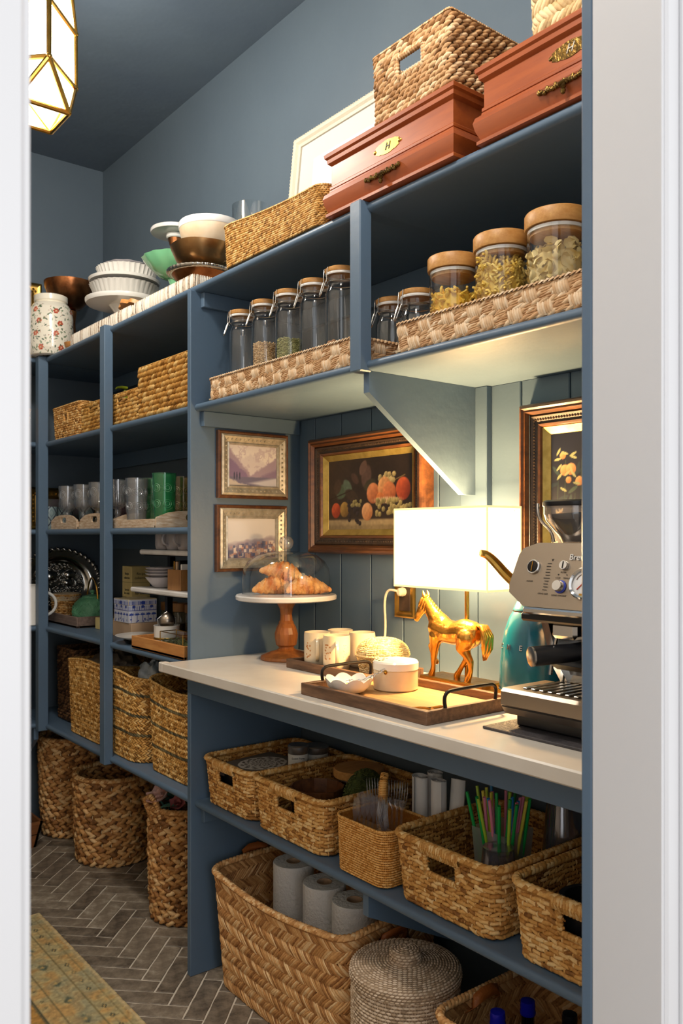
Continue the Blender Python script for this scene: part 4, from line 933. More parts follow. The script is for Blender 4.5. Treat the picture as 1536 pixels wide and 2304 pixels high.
def tumbler(x, y, r, h, mat, label, z=Z3 + .008):
    t = thing('tumbler', label, 'glass', (x, y, z), 'embossed tumblers')
    rf = lambda a, zz: 1 + (.02 * math.cos(14 * a) if zz < h * .28 else .012 * math.cos(5 * a) * math.sin(zz / h * 12))
    MB().lathe([(.001, .006), (r * .8, .003), (r * .84, .0), (r * .86, .012), (r * .88, h * .28), (r * .91, h * .3), (r * .93, h * .55), (r * .95, h * .57), (r * .97, h * .85), (r * .99, h * .88), (r, h), (r - .002, h), (r * .9, h * .5), (r * .8, .012), (.001, .01)], 56, rf=rf, close=False).build('glass_body', mat, t, 60)
    MB().lathe([(r - .0015, h - .001), (r + .0006, h - .001), (r + .0006, h + .0012), (r - .0015, h + .0012)], 40, close=False).build('glass_rim', mat, t, 60)
    mb = MB()
    for zz in (h * .72, h * .42):
        for k in range(6):
            a = 2 * PI * k / 6 + zz * 20; R = r * .95 * (0.86 + .14 * zz / h) + .001; c = Vector((R * math.cos(a), R * math.sin(a), zz)); N = Vector((math.cos(a), math.sin(a), 0)); T_ = Vector((-math.sin(a), math.cos(a), 0))
            for rr in (.013, .007): mb.tube([c + T_ * (rr * math.cos(q)) + Vector((0, 0, rr * math.sin(q))) - N * (rr * rr * math.cos(q) ** 2 / (2 * R)) for q in np.linspace(0, 2 * PI, 14, endpoint=False)], .0015, 4, True)
    o = mb.build('embossing', mat.replace('pressed_glass', 'clear_glass').replace('_glass', '').join(('relief_', '')), t); o['kind'] = 'stuff'
tumbler(1.268, 2.545, .0395, .172, 'green_glass', 'green embossed tumbler in front, tallest looking'); tumbler(1.335, 2.775, .039, .17, 'green_glass', 'green embossed tumbler behind the front green one')
tumbler(1.258, 2.735, .039, .165, 'pressed_glass', 'clear embossed tumbler between green and purple ones'); tumbler(1.335, 3.0, .039, .16, 'purple_glass', 'smoky purple embossed tumbler beside the clear goblet')
tumbler(1.40, 2.66, .04, .172, 'amber_glass', 'amber tinted tumbler beside the blue side panel')
def goblet(x, y, label, r=.0365, h=.168, z=Z3 + .008):
    t = thing('goblet', label, 'glass', (x, y, z), 'pressed glass goblets')
    rf = lambda a, zz: 1 + (.035 * math.cos(20 * a) if h * .42 < zz < h * .62 else 0)
    MB().lathe([(.008, h * .36), (.02, h * .4), (r * .78, h * .46), (r * .93, h * .55), (r * .93, h * .64), (r * .92, h * .8), (r, h), (r - .002, h), (r * .85, h * .7), (r * .8, h * .5), (.001, h * .42)], 80, rf=rf, close=False).build('bowl', 'pressed_glass', t, 60)
    MB().lathe([(.001, 0), (.03, 0), (.032, .003), (.02, .009), (.009, .018), (.013, .024), (.013, .03), (.008, .036), (.012, h * .3), (.009, h * .36)], 32).build('stem', 'pressed_glass', t)
    mb = MB()
    for k in range(4):
        a = 2 * PI * k / 4 + .6; R = r * .925; c = Vector((R * math.cos(a), R * math.sin(a), h * .78)); T_ = Vector((-math.sin(a), math.cos(a), 0)); N = Vector((math.cos(a), math.sin(a), 0))
        for rr in (.014, .009): mb.tube([c + T_ * (rr * math.cos(q)) + Vector((0, 0, rr * 1.2 * math.sin(q))) - N * (rr * rr * math.cos(q) ** 2 / (2 * R)) for q in np.linspace(0, 2 * PI, 14, endpoint=False)], .0015, 4, True)
    o = mb.build('medallion', 'relief_clear', t); o['kind'] = 'stuff'
for (x, y, lab) in ((1.255, 3.385, 'pressed glass goblet nearest the far post'), (1.262, 3.235, 'pressed glass goblet in the middle of the far bay'), (1.255, 3.065, 'pressed glass goblet just left of the middle post'), (1.25, 2.878, 'pressed glass goblet glimpsed just right of the middle post')): goblet(x, y, lab)
def patterned_glass(x, y, label):
    t = thing('patterned_glass', label, 'glass', (x, y, Z3 + .0005), 'patterned glasses'); na, nz = 96, 40; A, Z = np.meshgrid(np.linspace(0, 2 * PI, na, endpoint=False), np.linspace(0, .1, nz), indexing='ij'); r = .031 + .03 * Z
    d = np.abs(((A * 8 / (2 * PI) + Z * 28) % 2) - 1); e = np.abs(((A * 8 / (2 * PI) - Z * 28) % 2) - 1); m = np.minimum(d, e); C = np.where((m < .12)[..., None], hexc('#30384a'), hexc('#a9bcbc')); C = np.where(((m > .5) & (m < .58))[..., None], hexc('#5f7a86'), C)
    painted('glass_body', np.stack([r * np.cos(A), r * np.sin(A), Z], 2), C, 'painted_gloss', t, True)
for (x, y, lab) in ((1.275, 3.66, 'blue patterned glass beside the far post'), (1.345, 3.655, 'blue patterned glass behind the leftmost goblet'), (1.42, 3.60, 'blue patterned glass between the first two goblets')): patterned_glass(x, y, lab)
gold_frame((1.20, YF - .03, Z3 + .001), .33, .185, 'gold framed picture standing behind the goblets', 'gilt', '#8d7f86')
# corner shelf beyond the far post: small tray and cup
def corner_cup():
    t = thing('copper_cup', 'small copper cup on the corner shelf behind the far post', 'cup', (1.10, 3.53, Z3)); MB().lathe([(.001, 0), (.026, 0), (.03, .06), (.034, .085), (.032, .085), (.024, .01), (.001, .006)], 28).build('cup', 'copper', t)
corner_cup()

# ================================================================ fourth shelf
Zf = Z4
def platter(loc, R, label, lean):
    t = thing('silver_platter', label, 'platter', loc)
    M = Matrix.Rotation(PI / 2 - lean, 4, 'X') @ Matrix.Diagonal((1.2, 1, 1, 1))   # axis towards the doorway, tipped back
    def P(mb, nm_, mat, sm=50):
        o = mb.build(nm_, mat, t, sm); o.matrix_local = Matrix.Translation((0, 0, R)) @ M; return o
    P(MB().lathe([(.001, 0), (R * .60, 0), (R * .66, .006), (R * .70, .016), (R * .80, .02), (R * .93, .022), (R * .97, .024), (R, .02), (R, .016), (R * .68, .004), (R * .6, -.004), (.001, -.004)], 72), 'dish', 'silver')
    mb = MB(); n = 44
    for k in range(n):
        a = 2 * PI * k / n; mb.ell((R * .965 * math.cos(a), R * .965 * math.sin(a), .024), (.016, .0065, .006), 8, 6, Matrix.Rotation(a + .9, 3, 'Z'))
    P(mb, 'rope_rim', 'silver')
    rg = random.Random(5); mb = MB()
    for k in range(300):
        a = rg.uniform(0, 6.28); q = R * .58 * math.sqrt(rg.random()); mb.ell((q * math.cos(a), q * math.sin(a), .002), (.0055, .0055, .006), 6, 4)
    for k in range(36):
        a = rg.uniform(0, 6.28); q = R * rg.uniform(.25, .52); mb.ell((q * math.cos(a), q * math.sin(a), .003), (.022, .006, .006), 8, 5, Matrix.Rotation(rg.uniform(0, 3.1), 3, 'Z'))
    o = P(mb, 'embossed_fruit', 'silver'); o['kind'] = 'stuff'
    for (a, q, r) in ((2.3, .3, .026), (3.2, .42, .028), (-1.1, .45, .028), (.8, .35, .024), (.1, .2, .02)): P(MB().ell((R * q * math.cos(a), R * q * math.sin(a), .004), (r, r, r * .7), 16, 10), 'embossed_apple', 'silver')
platter((1.335, 3.70, Zf + .002), .155, 'large embossed silver platter leaning on the far wall', .14)
def pitcher():
    t = thing('enamel_pitcher', 'white pitcher with a big loop handle behind the far post', 'pitcher', (1.148, 3.522, Zf + .001))
    MB().lathe([(.05, 0), (.055, .004), (.052, .02), (.05, .15), (.052, .162), (.055, .166), (.05, .166), (.047, .02), (.001, .012)], 36).build('jug', 'pale_pot', t)
    MB().tube([(.047 + .052 * math.sin(a), -.010 - .018 * math.sin(a), .085 + .05 * math.cos(a)) for a in np.linspace(.05, PI - .05, 12)], .006, 8).build('handle', 'pale_pot', t)
pitcher()
def graytray():
    t = thing('plank_tray', 'grey weathered tray under the green teapot', 'tray', (1.395, 3.46, Zf + .0005)); hx, hy = .145, .19
    MB().box(-hx, hx, -hy, hy, .001, .008).build('tray_base', 'gray_wood', t)
    for (a, b, c, d) in ((-hx, -hx + .009, -hy, hy), (hx - .009, hx, -hy, hy), (-hx + .009, hx - .009, -hy, -hy + .009), (-hx + .009, hx - .009, hy - .009, hy)): MB().box(a, b, c, d, .0005, .044, .001).build('tray_side', 'gray_wood', t)
graytray()
basket('lined_basket', 'small round basket with linen lining beside the teapot', (1.322, 3.588, Zf + .009), (.12, .12, .105), 'fine', 'w_rush', .007, .012, .05, .86, None, .004, round_=True, group=None, inner=False)
lin_ = [o for o in bpy.data.objects if o.name.startswith('lined_basket')][-1]
MB().lathe([(.056, .082), (.0615, .084), (.062, .108), (.058, .112), (.053, .106), (.05, .08)], 40, rf=lambda a, z: 1 + .015 * math.cos(9 * a), close=False).build('linen_lining', 'linen', lin_)
def teapot():
    t = thing('iron_teapot', 'green cast iron teapot with a tall brass handle', 'teapot', (1.378, 3.43, Zf + .009)); t.scale = (1.2, 1.2, 1.05)
    MB().lathe([(.04, 0), (.062, .002), (.068, .010), (.069, .026), (.066, .055), (.057, .078), (.044, .092), (.037, .096), (.036, .098), (.001, .098)], 48).build('pot', 'green_iron', t)
    MB().lathe([(.036, .0975), (.034, .102), (.02, .106), (.006, .108), (.005, .112), (.0085, .117), (.0085, .122), (.004, .126), (.001, .126)], 28).build('lid', 'green_iron', t)
    MB().tube([(.0, -.062, .05), (.005, -.082, .068), (.01, -.094, .088)], [.013, .010, .008], 10).build('spout', 'green_iron', t)
    MB().tube([(0, .046 * math.cos(a), .082 + .092 * math.sin(a)) for a in np.linspace(0, PI, 17)], .0042, 8, flat=.7).build('handle', 'brass', t)
    for s in (-1, 1): MB().ell((0, s * .046, .084), (.006, .006, .011), 10, 8).build('handle_lug', 'green_iron', t)
    rg = random.Random(8); mb = MB()
    for k in range(90):
        a = rg.uniform(0, 6.28); z = rg.uniform(.035, .08); r = np.interp(z, [.026, .055, .078, .092], [.069, .066, .057, .044]); mb.ell((r * math.cos(a), r * math.sin(a), z), (.002, .002, .008), 6, 4, Matrix.Rotation(a, 3, 'Z') @ Matrix.Rotation(rg.choice([-.7, .7, .3]), 3, 'X'))
    o = mb.build('leaf_relief', 'green_iron', t); o['kind'] = 'stuff'
teapot()
def card_box(name, label, cat, loc, sx, sy, sz, mat, group=None, lid=None, rz=0):
    t = thing(name, label, cat, loc, group, rz); MB().box(-sx / 2, sx / 2, -sy / 2, sy / 2, 0, sz, .0015).build('box', mat, t)
    if lid: MB().box(-sx / 2 - .001, sx / 2 + .001, -sy / 2 - .001, sy / 2 + .001, sz * lid, sz + .001, .001).build('lid', mat, t)
    return t
tb = card_box('tea_box', 'tall cream tea carton stack printed with lines of text', 'box', (1.47, 3.20, Zf + .001), .08, .09, .245, 'cream_card')
for (z, s) in ((.215, 'Recipe'), (.198, 'collection'), (.15, 'Secrets'), (.136, 'for chefs'), (.09, 'Recipe')): text('print', s, .014, 'ink', tb, face_m((.0, -.0456, z), *NEAR), .0002); text('print', s, .014, 'ink', tb, face_m((-.0406, 0, z), *FRONT), .0002)
for z in (.06, .12, .18): MB().box(-.0404, .0404, -.0454, .0454, z, z + .001).build('seam', 'ink', tb)
cn = thing('pillar_candle', 'cream pillar candle in front of the tea carton', 'candle', (1.40, 3.06, Zf + .0005)); MB().lathe([(.001, 0), (.026, 0), (.027, .002), (.027, .075), (.024, .078), (.001, .076)], 28).build('wax', 'wax', cn); MB().tube([(0, 0, .075), (.001, 0, .084)], .0008, 5).build('wick', 'ink', cn)
card_box('cardboard_box', 'flat kraft box under the blue and white tin', 'box', (1.335, 2.905, Zf + .0005), .13, .20, .055, 'kraft')
card_box('note_box', 'small cream card box beside the teapot tray, left of post', 'box', (1.262, 2.93, Zf + .0005) , .045, .12, .05, 'cream_card') if False else card_box('note_box', 'small cream card box just left of the middle post', 'box', (1.33, 3.17, Zf + .0005), .05, .10, .045, 'cream_card')
def blue_tin():
    t = thing('blue_tin', 'blue and white printed tin with palm trees', 'tin', (1.322, 2.885, Zf + .0565)); hx, hy, h = .054, .062, .085; T = lambda: None
    def face(w_, hgt, orient, nm_):
        c = Canvas(70, 50, '#dfe2ee', w_ / hgt); rg = random.Random(int(w_ * 1e4))
        c.mix((np.abs(c.V - .70) < .02).astype(float), '#3a4fa8'); c.mix(((c.V > .72) & ((c.U * 16 % 1) < .3) & (c.V < .95)).astype(float), '#4a60b4')
        for u in (.18, .5, .82):
            c.ball(u, .93, .11, '#3a52b0', '#2c3f98', .3)
        for k in range(5):
            u = .1 + .2 * k; c.line((u, .05), (u, .42), .02, '#2f46a4')
            for a in (.2, .9, 1.6, 2.3, 3.0): c.leaf(u + .05 * math.cos(a), .45 + .06 * math.sin(a), .09, .035, a, '#3550b0')
        for k in range(14): c.ball(rg.random(), rg.uniform(.02, .22), rg.uniform(.03, .07), '#3d55b4', '#2a3d94', .4)
        U = (c.U - .5) * w_; V = c.V * hgt
        P = {'-x': np.stack([np.full_like(U, -hx - .0006), -U, V], 2), '-y': np.stack([U, np.full_like(U, -hy - .0006), V], 2)}[orient]
        painted(nm_, P, c.C, 'painted_tin', t)
    MB().box(-hx, hx, -hy, hy, 0, h - .022).build('tin_body', 'pale_pot', t); MB().box(-hx - .0015, hx + .0015, -hy - .0015, hy + .0015, h - .023, h, .002).build('tin_lid', 'cream_ceramic', t)
    face(2 * hy, h - .023, '-x', 'printed_side'); face(2 * hx, h - .023, '-y', 'printed_side')
    for (ax, w_) in (('-x', 2 * hy), ('-y', 2 * hx)):
        c = Canvas(60, 14, '#d9def0', 5); c.mix(((c.U * 18 % 1) < .45).astype(float) * (c.V < .75), '#4a60b6'); c.ball(.5, .4, .45, '#2f46a4', '#2f46a4', .3); U = (c.U - .5) * w_; V = h - .021 + c.V * .018
        painted('printed_lid', np.stack([np.full_like(U, -hx - .0022), -U, V], 2) if ax == '-x' else np.stack([U, np.full_like(U, -hy - .0022), V], 2), c.C, 'painted_tin', t)
blue_tin()
pt = thing('oval_plate', 'white oval plate lying in front of the blue tin', 'plate', (1.258, 2.70, Zf + .001)); MB().lathe([(.001, .012), (.05, .012), (.058, .016), (.082, .024), (.084, .026), (.08, .027), (.05, .018), (.001, .016)], 40, rf=lambda a, z: 1 + .18 * math.sin(a) ** 2).build('plate', 'white_ceramic', pt); MB().lathe([(.03, 0), (.05, .001), (.06, .011), (.001, .011)], 32).build('foot', 'dark_metal', pt)
def tier_rack():
    t = thing('tiered_stand', 'three-tier stand with white shelves and a black post', 'stand', (1.35, 2.475, Zf + .0005))
    for k, (z, hx, hy, dy) in enumerate(((.004, .05, .06, .195), (.178, .13, .215, .015), (.306, .11, .19, .01))):
        tr = MB().box(-hx, hx, -hy + dy, hy + dy, z, z + .016, .004).build('tier', 'white_marble', t); MB().box(-hx + .012, hx - .012, -hy + dy + .012, hy + dy - .012, z - .004, z + .0005).build('tier_underside', 'dark_metal', tr)
    MB().box(-.012, .008, .185, .205, .0205, .1735).build('post', 'dark_metal', t); MB().box(-.012, .008, .165, .185, .1945, .3015).build('post', 'dark_metal', t)
tier_rack()
def mug(x, y, z, r, h, mat, label, hang, group, paint=False):
    t = thing('mug', label, 'mug', (x, y, z), group)
    MB().lathe([(.001, 0), (r * .86, 0), (r * .95, .004), (r, h * .2), (r, h * .9), (r * .97, h - .001), (r * .93, h - .002), (r * .9, h * .85), (r * .88, .008), (.001, .007)], 40).build('cup', mat, t)
    c, s = math.cos(hang), math.sin(hang); MB().tube([((r - .003 + .026 * math.sin(a)) * c, (r - .003 + .026 * math.sin(a)) * s, h * .52 + h * .31 * math.cos(a)) for a in np.linspace(0, PI, 13)], .0048, 8, flat=.8).build('handle', mat, t)
    if paint:
        for dh in (-.75, .75):
            mb = MB(); rg = random.Random(int(x * 1e4))
            for k in range(16):
                a = hang + dh + rg.uniform(-.25, .25); zz = h * rg.uniform(.25, .75); mb.ell((r * math.cos(a), r * math.sin(a), zz), (.0005, .0028, .0022), 6, 4, Matrix.Rotation(a, 3, 'Z'))
            o = mb.build('flower_print', 'petal_pink' if dh > 0 else 'nuts', t); o['kind'] = 'stuff'
for k, y in enumerate((2.585, 2.505, 2.425)): mug(1.295, y, Zf + .3235, .036, .068, 'gray_ceramic', ('pale grey mug farthest left on the tiered stand', 'pale grey middle mug on the tiered stand', 'pale grey mug on the tiered stand nearest the panel')[k], PI + (.9 if k == 0 else .15), 'grey mugs on the tiered stand')
for k in range(4): lathe_thing('small_bowl', ('grey bowl at the bottom of the stack on the tiered stand', 'grey saucer second in the stack on the tiered stand', 'grey saucer third in the stack on the tiered stand', 'grey saucer on top of the stack on the tiered stand')[k], 'bowl', (1.29, 2.605, Zf + .1955 + (0, .034, .044, .054)[k]), [('bowl', [(.026, 0), (.03, .002), (.05, .026), (.056, .034), (.053, .035), (.04, .016), (.001, .012)] if k == 0 else [(.03, .001), (.034, .0), (.054, .010), (.057, .0135), (.053, .0135), (.03, .006), (.001, .005)], 'gray_ceramic', {})], 'stacked grey bowls')
bb = thing('bamboo_caddy', 'square bamboo caddy of cards beside the stacked bowls', 'box', (1.285, 2.43, Zf + .195)); 
for (a, b, c, d) in ((-.04, -.034, -.045, .045), (.034, .04, -.045, .045), (-.034, .034, -.045, -.039), (-.034, .034, .039, .045)): MB().box(a, b, c, d, 0, .066, .001).build('caddy_side', 'bamboo', bb)
MB().box(-.034, .034, -.039, .039, 0, .005).build('caddy_base', 'bamboo', bb)
for k, (dy, h, m) in enumerate(((.025, .088, 'brass'), (.008, .086, 'kraft'), (-.012, .09, 'dark_metal'), (-.026, .078, 'white_plastic'))): card_box('tea_packet', ('brass coloured tea packet at the far side of the bamboo caddy', 'kraft tea packet in the bamboo caddy', 'black tea packet in the bamboo caddy', 'white tea packet at the near side of the bamboo caddy')[k], 'packet', (1.285, 2.43 + dy, Zf + .2005), .058, .008, h, m, 'tea packets')
for k, (x, y) in enumerate(((1.445, 2.86), (1.45, 2.775), (1.46, 2.70), (1.465, 2.625))):
    t = thing('spice_jar', ('brown lidded spice jar under the stand, farthest left', 'brown lidded spice jar under the stand, second from left', 'brown lidded spice jar under the stand, third from left', 'brown lidded spice jar under the stand, nearest the panel')[k], 'jar', (x, y, Zf + .0005), 'spice jars under the stand'); MB().lathe([(.001, 0), (.028, 0), (.03, .004), (.03, .085), (.024, .095)], 24).build('glass_body', 'amber_glass', t); MB().lathe([(.029, .092), (.031, .093), (.031, .122), (.001, .123)], 24).build('lid', 'bamboo', t); MB().lathe([(.001, .002), (.024, .002), (.024, .05), (.001, .05)], 20).build('spice', 'coffee', t)
def honey_tray():
    t = thing('wooden_tray', 'honey coloured wooden tray at the front of the fourth shelf', 'tray', (1.297, 2.42, Zf + .0005)); hx, hy = .118, .182
    MB().box(-hx, hx, -hy, hy, .001, .008).build('tray_base', 'honey_wood', t)
    for (a, b, c, d) in ((-hx, -hx + .01, -hy, hy), (hx - .01, hx, -hy, hy), (-hx + .01, hx - .01, -hy, -hy + .01), (-hx + .01, hx - .01, hy - .01, hy)): MB().box(a, b, c, d, .0005, .04, .001).build('tray_side', 'honey_wood', t)
honey_tray()
cnst = lathe_thing('white_canister', 'white ceramic canister in the honey wooden tray', 'canister', (1.235, 2.46, Zf + .009), [('jar', [(.036, 0), (.04, .003), (.041, .07), (.042, .074), (.038, .074), (.036, .01), (.001, .008)], 'white_ceramic', {}), ('gold_motif', [(.0405, .03), (.0412, .031), (.0412, .036), (.0405, .037)], 'gilt', {})])
ts = thing('tea_strainer', 'wire mesh tea strainer resting in the white canister', 'strainer', (1.235, 2.46, Zf + .085)); MB().ell((0, 0, .012), (.026, .026, .026), 20, 12).build('mesh_ball', 'steel_brushed', ts); MB().tube([(-.03, 0, -.002), (-.032, 0, .02), (0, 0, .041), (.032, 0, .02), (.034, 0, -.03)], .0015, 6).build('wire_handle', 'steel', ts)
def glass_box():
    t = thing('glass_box', 'brass edged glass box of dried herbs in the tray', 'box', (1.215, 2.335, Zf + .009)); hx, hy, h = .028, .075, .062
    V = [(a * hx, b * hy, z) for z in (0, h) for (a, b) in ((-1, -1), (1, -1), (1, 1), (-1, 1))]
    for i in range(4):
        for (a, b) in ((i, (i + 1) % 4), (i + 4, (i + 1) % 4 + 4), (i, i + 4)): MB().tube([V[a], V[b]], .0014, 6).build('edge_bar', 'brass', t)
        MB().add([V[i], V[(i + 1) % 4], V[(i + 1) % 4 + 4], V[i + 4]], [(0, 1, 2, 3)]).build('glass_pane', 'clear_glass', t)
    rg = random.Random(3); mb = MB(); mb.box(-hx * .8, hx * .8, -hy * .95, hy * .95, .003, .03)
    for k in range(700):
        x, y, z = rg.uniform(-1, 1), rg.uniform(-1, 1), rg.uniform(.003, .04); 
        if rg.random() < .6: x = rg.choice([-1, 1]) * rg.uniform(.8, .95)
        mb.ell((x * hx * .93, y * hy * .95, z), (.0035, .0022, .0016), 5, 3, Matrix.Rotation(rg.uniform(0, 6), 3, 'Z') @ Matrix.Rotation(rg.uniform(-1, 1), 3, 'X'))
    o = mb.build('dried_herbs', 'herbs', t); o['kind'] = 'stuff'
glass_box()

# ================================================================ fifth shelf: tall baskets
g = 'tall baskets on the lowest left shelf'
basket('storage_basket', 'dark brown square woven basket in the far bay', (1.40, 3.43, Z5 + .003), (.27, .19, .295), 'twist', 'w_dark', .013, .018, .006, .98, None, .005, group=g, thick=.006)
def oval(name_label, y0, y1, x0, h, stripe, seed):
    return basket('seagrass_basket', name_label, (x0 + .155, (y0 + y1) / 2, Z5 + .003), (.31, y1 - y0, h), 'vee', 'w_seagrass', .0085, .0135, .075, .94, None, .0045, 1.0, True, group=g, thick=.0042, stripe=stripe, hi=False, top=lambda s: .012 * np.sin(2 * PI * s * 2 + seed))
oval('soft golden seagrass basket of bags in the far bay', 2.895, 3.295, 1.205, .285, None, 1.)
oval('green striped seagrass basket just right of the middle post', 2.605, 2.875, 1.20, .285, ((.32, .035), (.55, .03), (.80, .035)), 2.)
oval('green striped seagrass basket half hidden by the blue panel', 2.24, 2.595, 1.215, .285, ((.28, .035), (.53, .03), (.78, .035)), 4.)
basket('seagrass_basket', 'golden basket on the corner shelf behind the far post', (.99, 3.59, Z5 + .003), (.27, .25, .27), 'vee', 'w_seagrass', .0085, .0135, .075, .94, None, .0045, 1.0, False, group=g, thick=.0042, hi=False)
def bag(loc, sx, sy, sz, label, mat, seed):
    t = thing('plastic_bag', label, 'bag', loc, 'bags in the tall baskets'); n, m = 30, 22; a = np.linspace(0, 2 * PI, n, endpoint=False); th = np.linspace(.02, PI - .02, m); A, T_ = np.meshgrid(a, th, indexing='ij')
    k = 1 + .5 * (vnoise(A * 3, T_ * 4, seed) - .5) + .25 * (vnoise(A * 9, T_ * 11, seed + 1) - .5); P = np.stack([sx * np.sin(T_) * np.cos(A) * k, sy * np.sin(T_) * np.sin(A) * k, sz * np.cos(T_) * k + sz], 2); MB().grid(P, True).build('bag', mat, t, 55)
bag((1.33, 3.09, Z5 + .19), .09, .13, .065, 'crumpled brown plastic bags in the soft golden basket', 'dark_bag', 11); bag((1.32, 2.715, Z5 + .18), .065, .08, .07, 'crumpled clear plastic bag in the striped basket by the post', 'bag_plastic', 21)
tg = thing('yellow_tag', 'small yellow tag package behind the middle post', 'package', (1.40, 2.80, Z5 + .24)); MB().box(-.02, .02, -.03, .03, .0, .05, .004).build('package', 'straw_yellow', tg)

# ================================================================ floor baskets under the lowest shelf
g = 'round braided floor baskets'
def floor_basket(label, x, y, d, h, rowh, pitch, taper, bul=0.03):
    t = basket('floor_basket', label, (x, y, .006), (d, d, h), 'braid', 'w_braid', rowh, pitch, .1, taper, None, .011, .8, True, round_=True, bulge=bul, group=g, thick=rowh * .42, cat='basket', tone=(.2, .95))
    wb = WB(); fx, fy, L = circle(d / 2); W = wall_surf(fx, fy, h, taper, bul); n = 26; nr = int(round(h / rowh)); st = np.array([((i + .5) / n, (k + .0) / nr) for i in range(n) for k in range(1, nr)]); wb.strands(W, L, h, st, PI / 2, rowh * .28, .0022, .006, rnd(len(st), .7, .98), 1, False); wb.build('twine_stitches', 'w_pale', t)
    return t
floor_basket('round braided floor basket in the far corner', 1.352, 3.585, .27, .405, .027, .036, .88)
floor_basket('widest round braided floor basket in the middle', 1.375, 3.195, .30, .325, .027, .037, .93)
fb = floor_basket('tall round braided basket of faux flowers beside the blue panel', 1.352, 2.555, .235, .365, .025, .034, .93)
wb = WB(); wrapped(wb, [(-.115, .03, .345), (-.13, .04, .39), (-.125, .005, .41), (-.12, -.03, .39), (-.113, -.045, .345)], .0085, .008); wb.build('handle', 'w_braid', fb)
def flower(loc, r, mat, label, seed, tilt=(0, 0)):
    t = thing('faux_flower', label, 'flower', loc, 'faux flowers'); rg = random.Random(seed)
    for ring, (n, rr, el) in enumerate(((6, r, .35), (5, r * .7, .8), (4, r * .42, 1.2))):
        for k in range(n):
            a = 2 * PI * k / n + ring * .5; M = Matrix.Rotation(a, 4, 'Z') @ Matrix.Rotation(-el, 4, 'Y'); n1, n2 = 7, 5; U, V = np.meshgrid(np.linspace(0, 1, n1), np.linspace(-1, 1, n2), indexing='ij'); wd = rr * .55 * np.sin(PI * np.clip(U, .06, .97) ** .8)
            P = np.stack([U * rr, V * wd, .25 * rr * U * U + .12 * rr * V * V + .05 * rr * np.sin(6 * V + seed)], 2); m_ = MB().grid(P); m_.v = [tuple(M @ Vector(p)) for p in m_.v]; m_.build('petal', mat, t, 60)
    MB().tube([(0, 0, -.09), (.004, 0, -.04), (0, 0, .002)], .003, 6).build('stem', 'leaf_green', t); t.rotation_euler = (tilt[0], tilt[1], 0)
    return t
flower((1.258, 2.555, .398), .05, 'petal_pink', 'pale pink faux peony at the left of the flower basket', 3, (.1, -.5)); flower((1.29, 2.56, .43), .042, 'petal_rose', 'rose faux bloom at the top of the flower basket', 5, (.3, -.2)); flower((1.285, 2.478, .395), .034, 'petal_rose', 'dusty rose faux bud beside the blue panel', 6, (.5, -.5))
def leaves(loc, label, seed):
    t = thing('faux_foliage', label, 'leaves', loc, None); rg = random.Random(seed)
    for k in range(13):
        a = rg.uniform(2.0, 5.6); el = rg.uniform(.25, .9); l = rg.uniform(.04, .065); n1, n2 = 8, 5; U, V = np.meshgrid(np.linspace(0, 1, n1), np.linspace(-1, 1, n2), indexing='ij'); P = np.stack([.01 + U * l, V * l * .36 * np.sin(PI * np.clip(U, .04, .98)), .1 * l * V * V - .3 * l * U * U], 2); M = Matrix.Translation((rg.uniform(-.03, .03), rg.uniform(-.06, .06), rg.uniform(-.01, .03))) @ Matrix.Rotation(a, 4, 'Z') @ Matrix.Rotation(-el, 4, 'Y')
        m_ = MB().grid(P); m_.v = [tuple(M @ Vector(p)) for p in m_.v]; m_.build('leaf', 'leaf_green', t, 60)
    MB().tube([(0, 0, -.12), (0, 0, 0)], .003, 6).build('stem', 'leaf_green', t)
leaves((1.305, 2.52, .385), 'green faux leaves spilling over the flower basket rim', 4)
def slat_box():
    t = thing('wooden_crate', 'low slatted wooden box on the floor at the left edge', 'box', (.985, 3.575, .001)); hx, hy, h = .17, .105, .105; fl_ = .03
    for (z0, z1) in ((.0, .048), (.052, .1)):
        k0, k1 = fl_ * z0 / h, fl_ * z1 / h
        MB().add([(-hx, -hy - k0 * 0, z0), (hx + k0, -hy, z0), (hx + k1, -hy, z1), (-hx, -hy, z1), (-hx, -hy + .01, z0), (hx + k0, -hy + .01, z0), (hx + k1, -hy + .01, z1), (-hx, -hy + .01, z1)], [(0, 1, 2, 3), (7, 6, 5, 4), (0, 4, 5, 1), (3, 2, 6, 7), (1, 5, 6, 2), (0, 3, 7, 4)]).build('slat', 'slat_wood', t)
        MB().add([(hx + k0, -hy, z0), (hx + k0, hy, z0), (hx + k1, hy, z1), (hx + k1, -hy, z1), (hx + k0 - .01, -hy + .0, z0), (hx + k0 - .01, hy, z0), (hx + k1 - .01, hy, z1), (hx + k1 - .01, -hy, z1)], [(0, 1, 2, 3), (7, 6, 5, 4), (0, 4, 5, 1), (3, 2, 6, 7), (1, 5, 6, 2), (0, 3, 7, 4)]).build('slat', 'slat_wood', t)
    MB().box(-hx, hx, -hy + .01, hy, .0, .01).build('crate_base', 'slat_wood', t)
    for k in range(4):
        b = MB().box(-.14, .14, -.004, .004, 0, .12, .001).build('dark_slat', 'frame_dark', t); b.location = (0, -.06 + .035 * k, .012); b.rotation_euler = (.25, 0, 0)
slat_box()

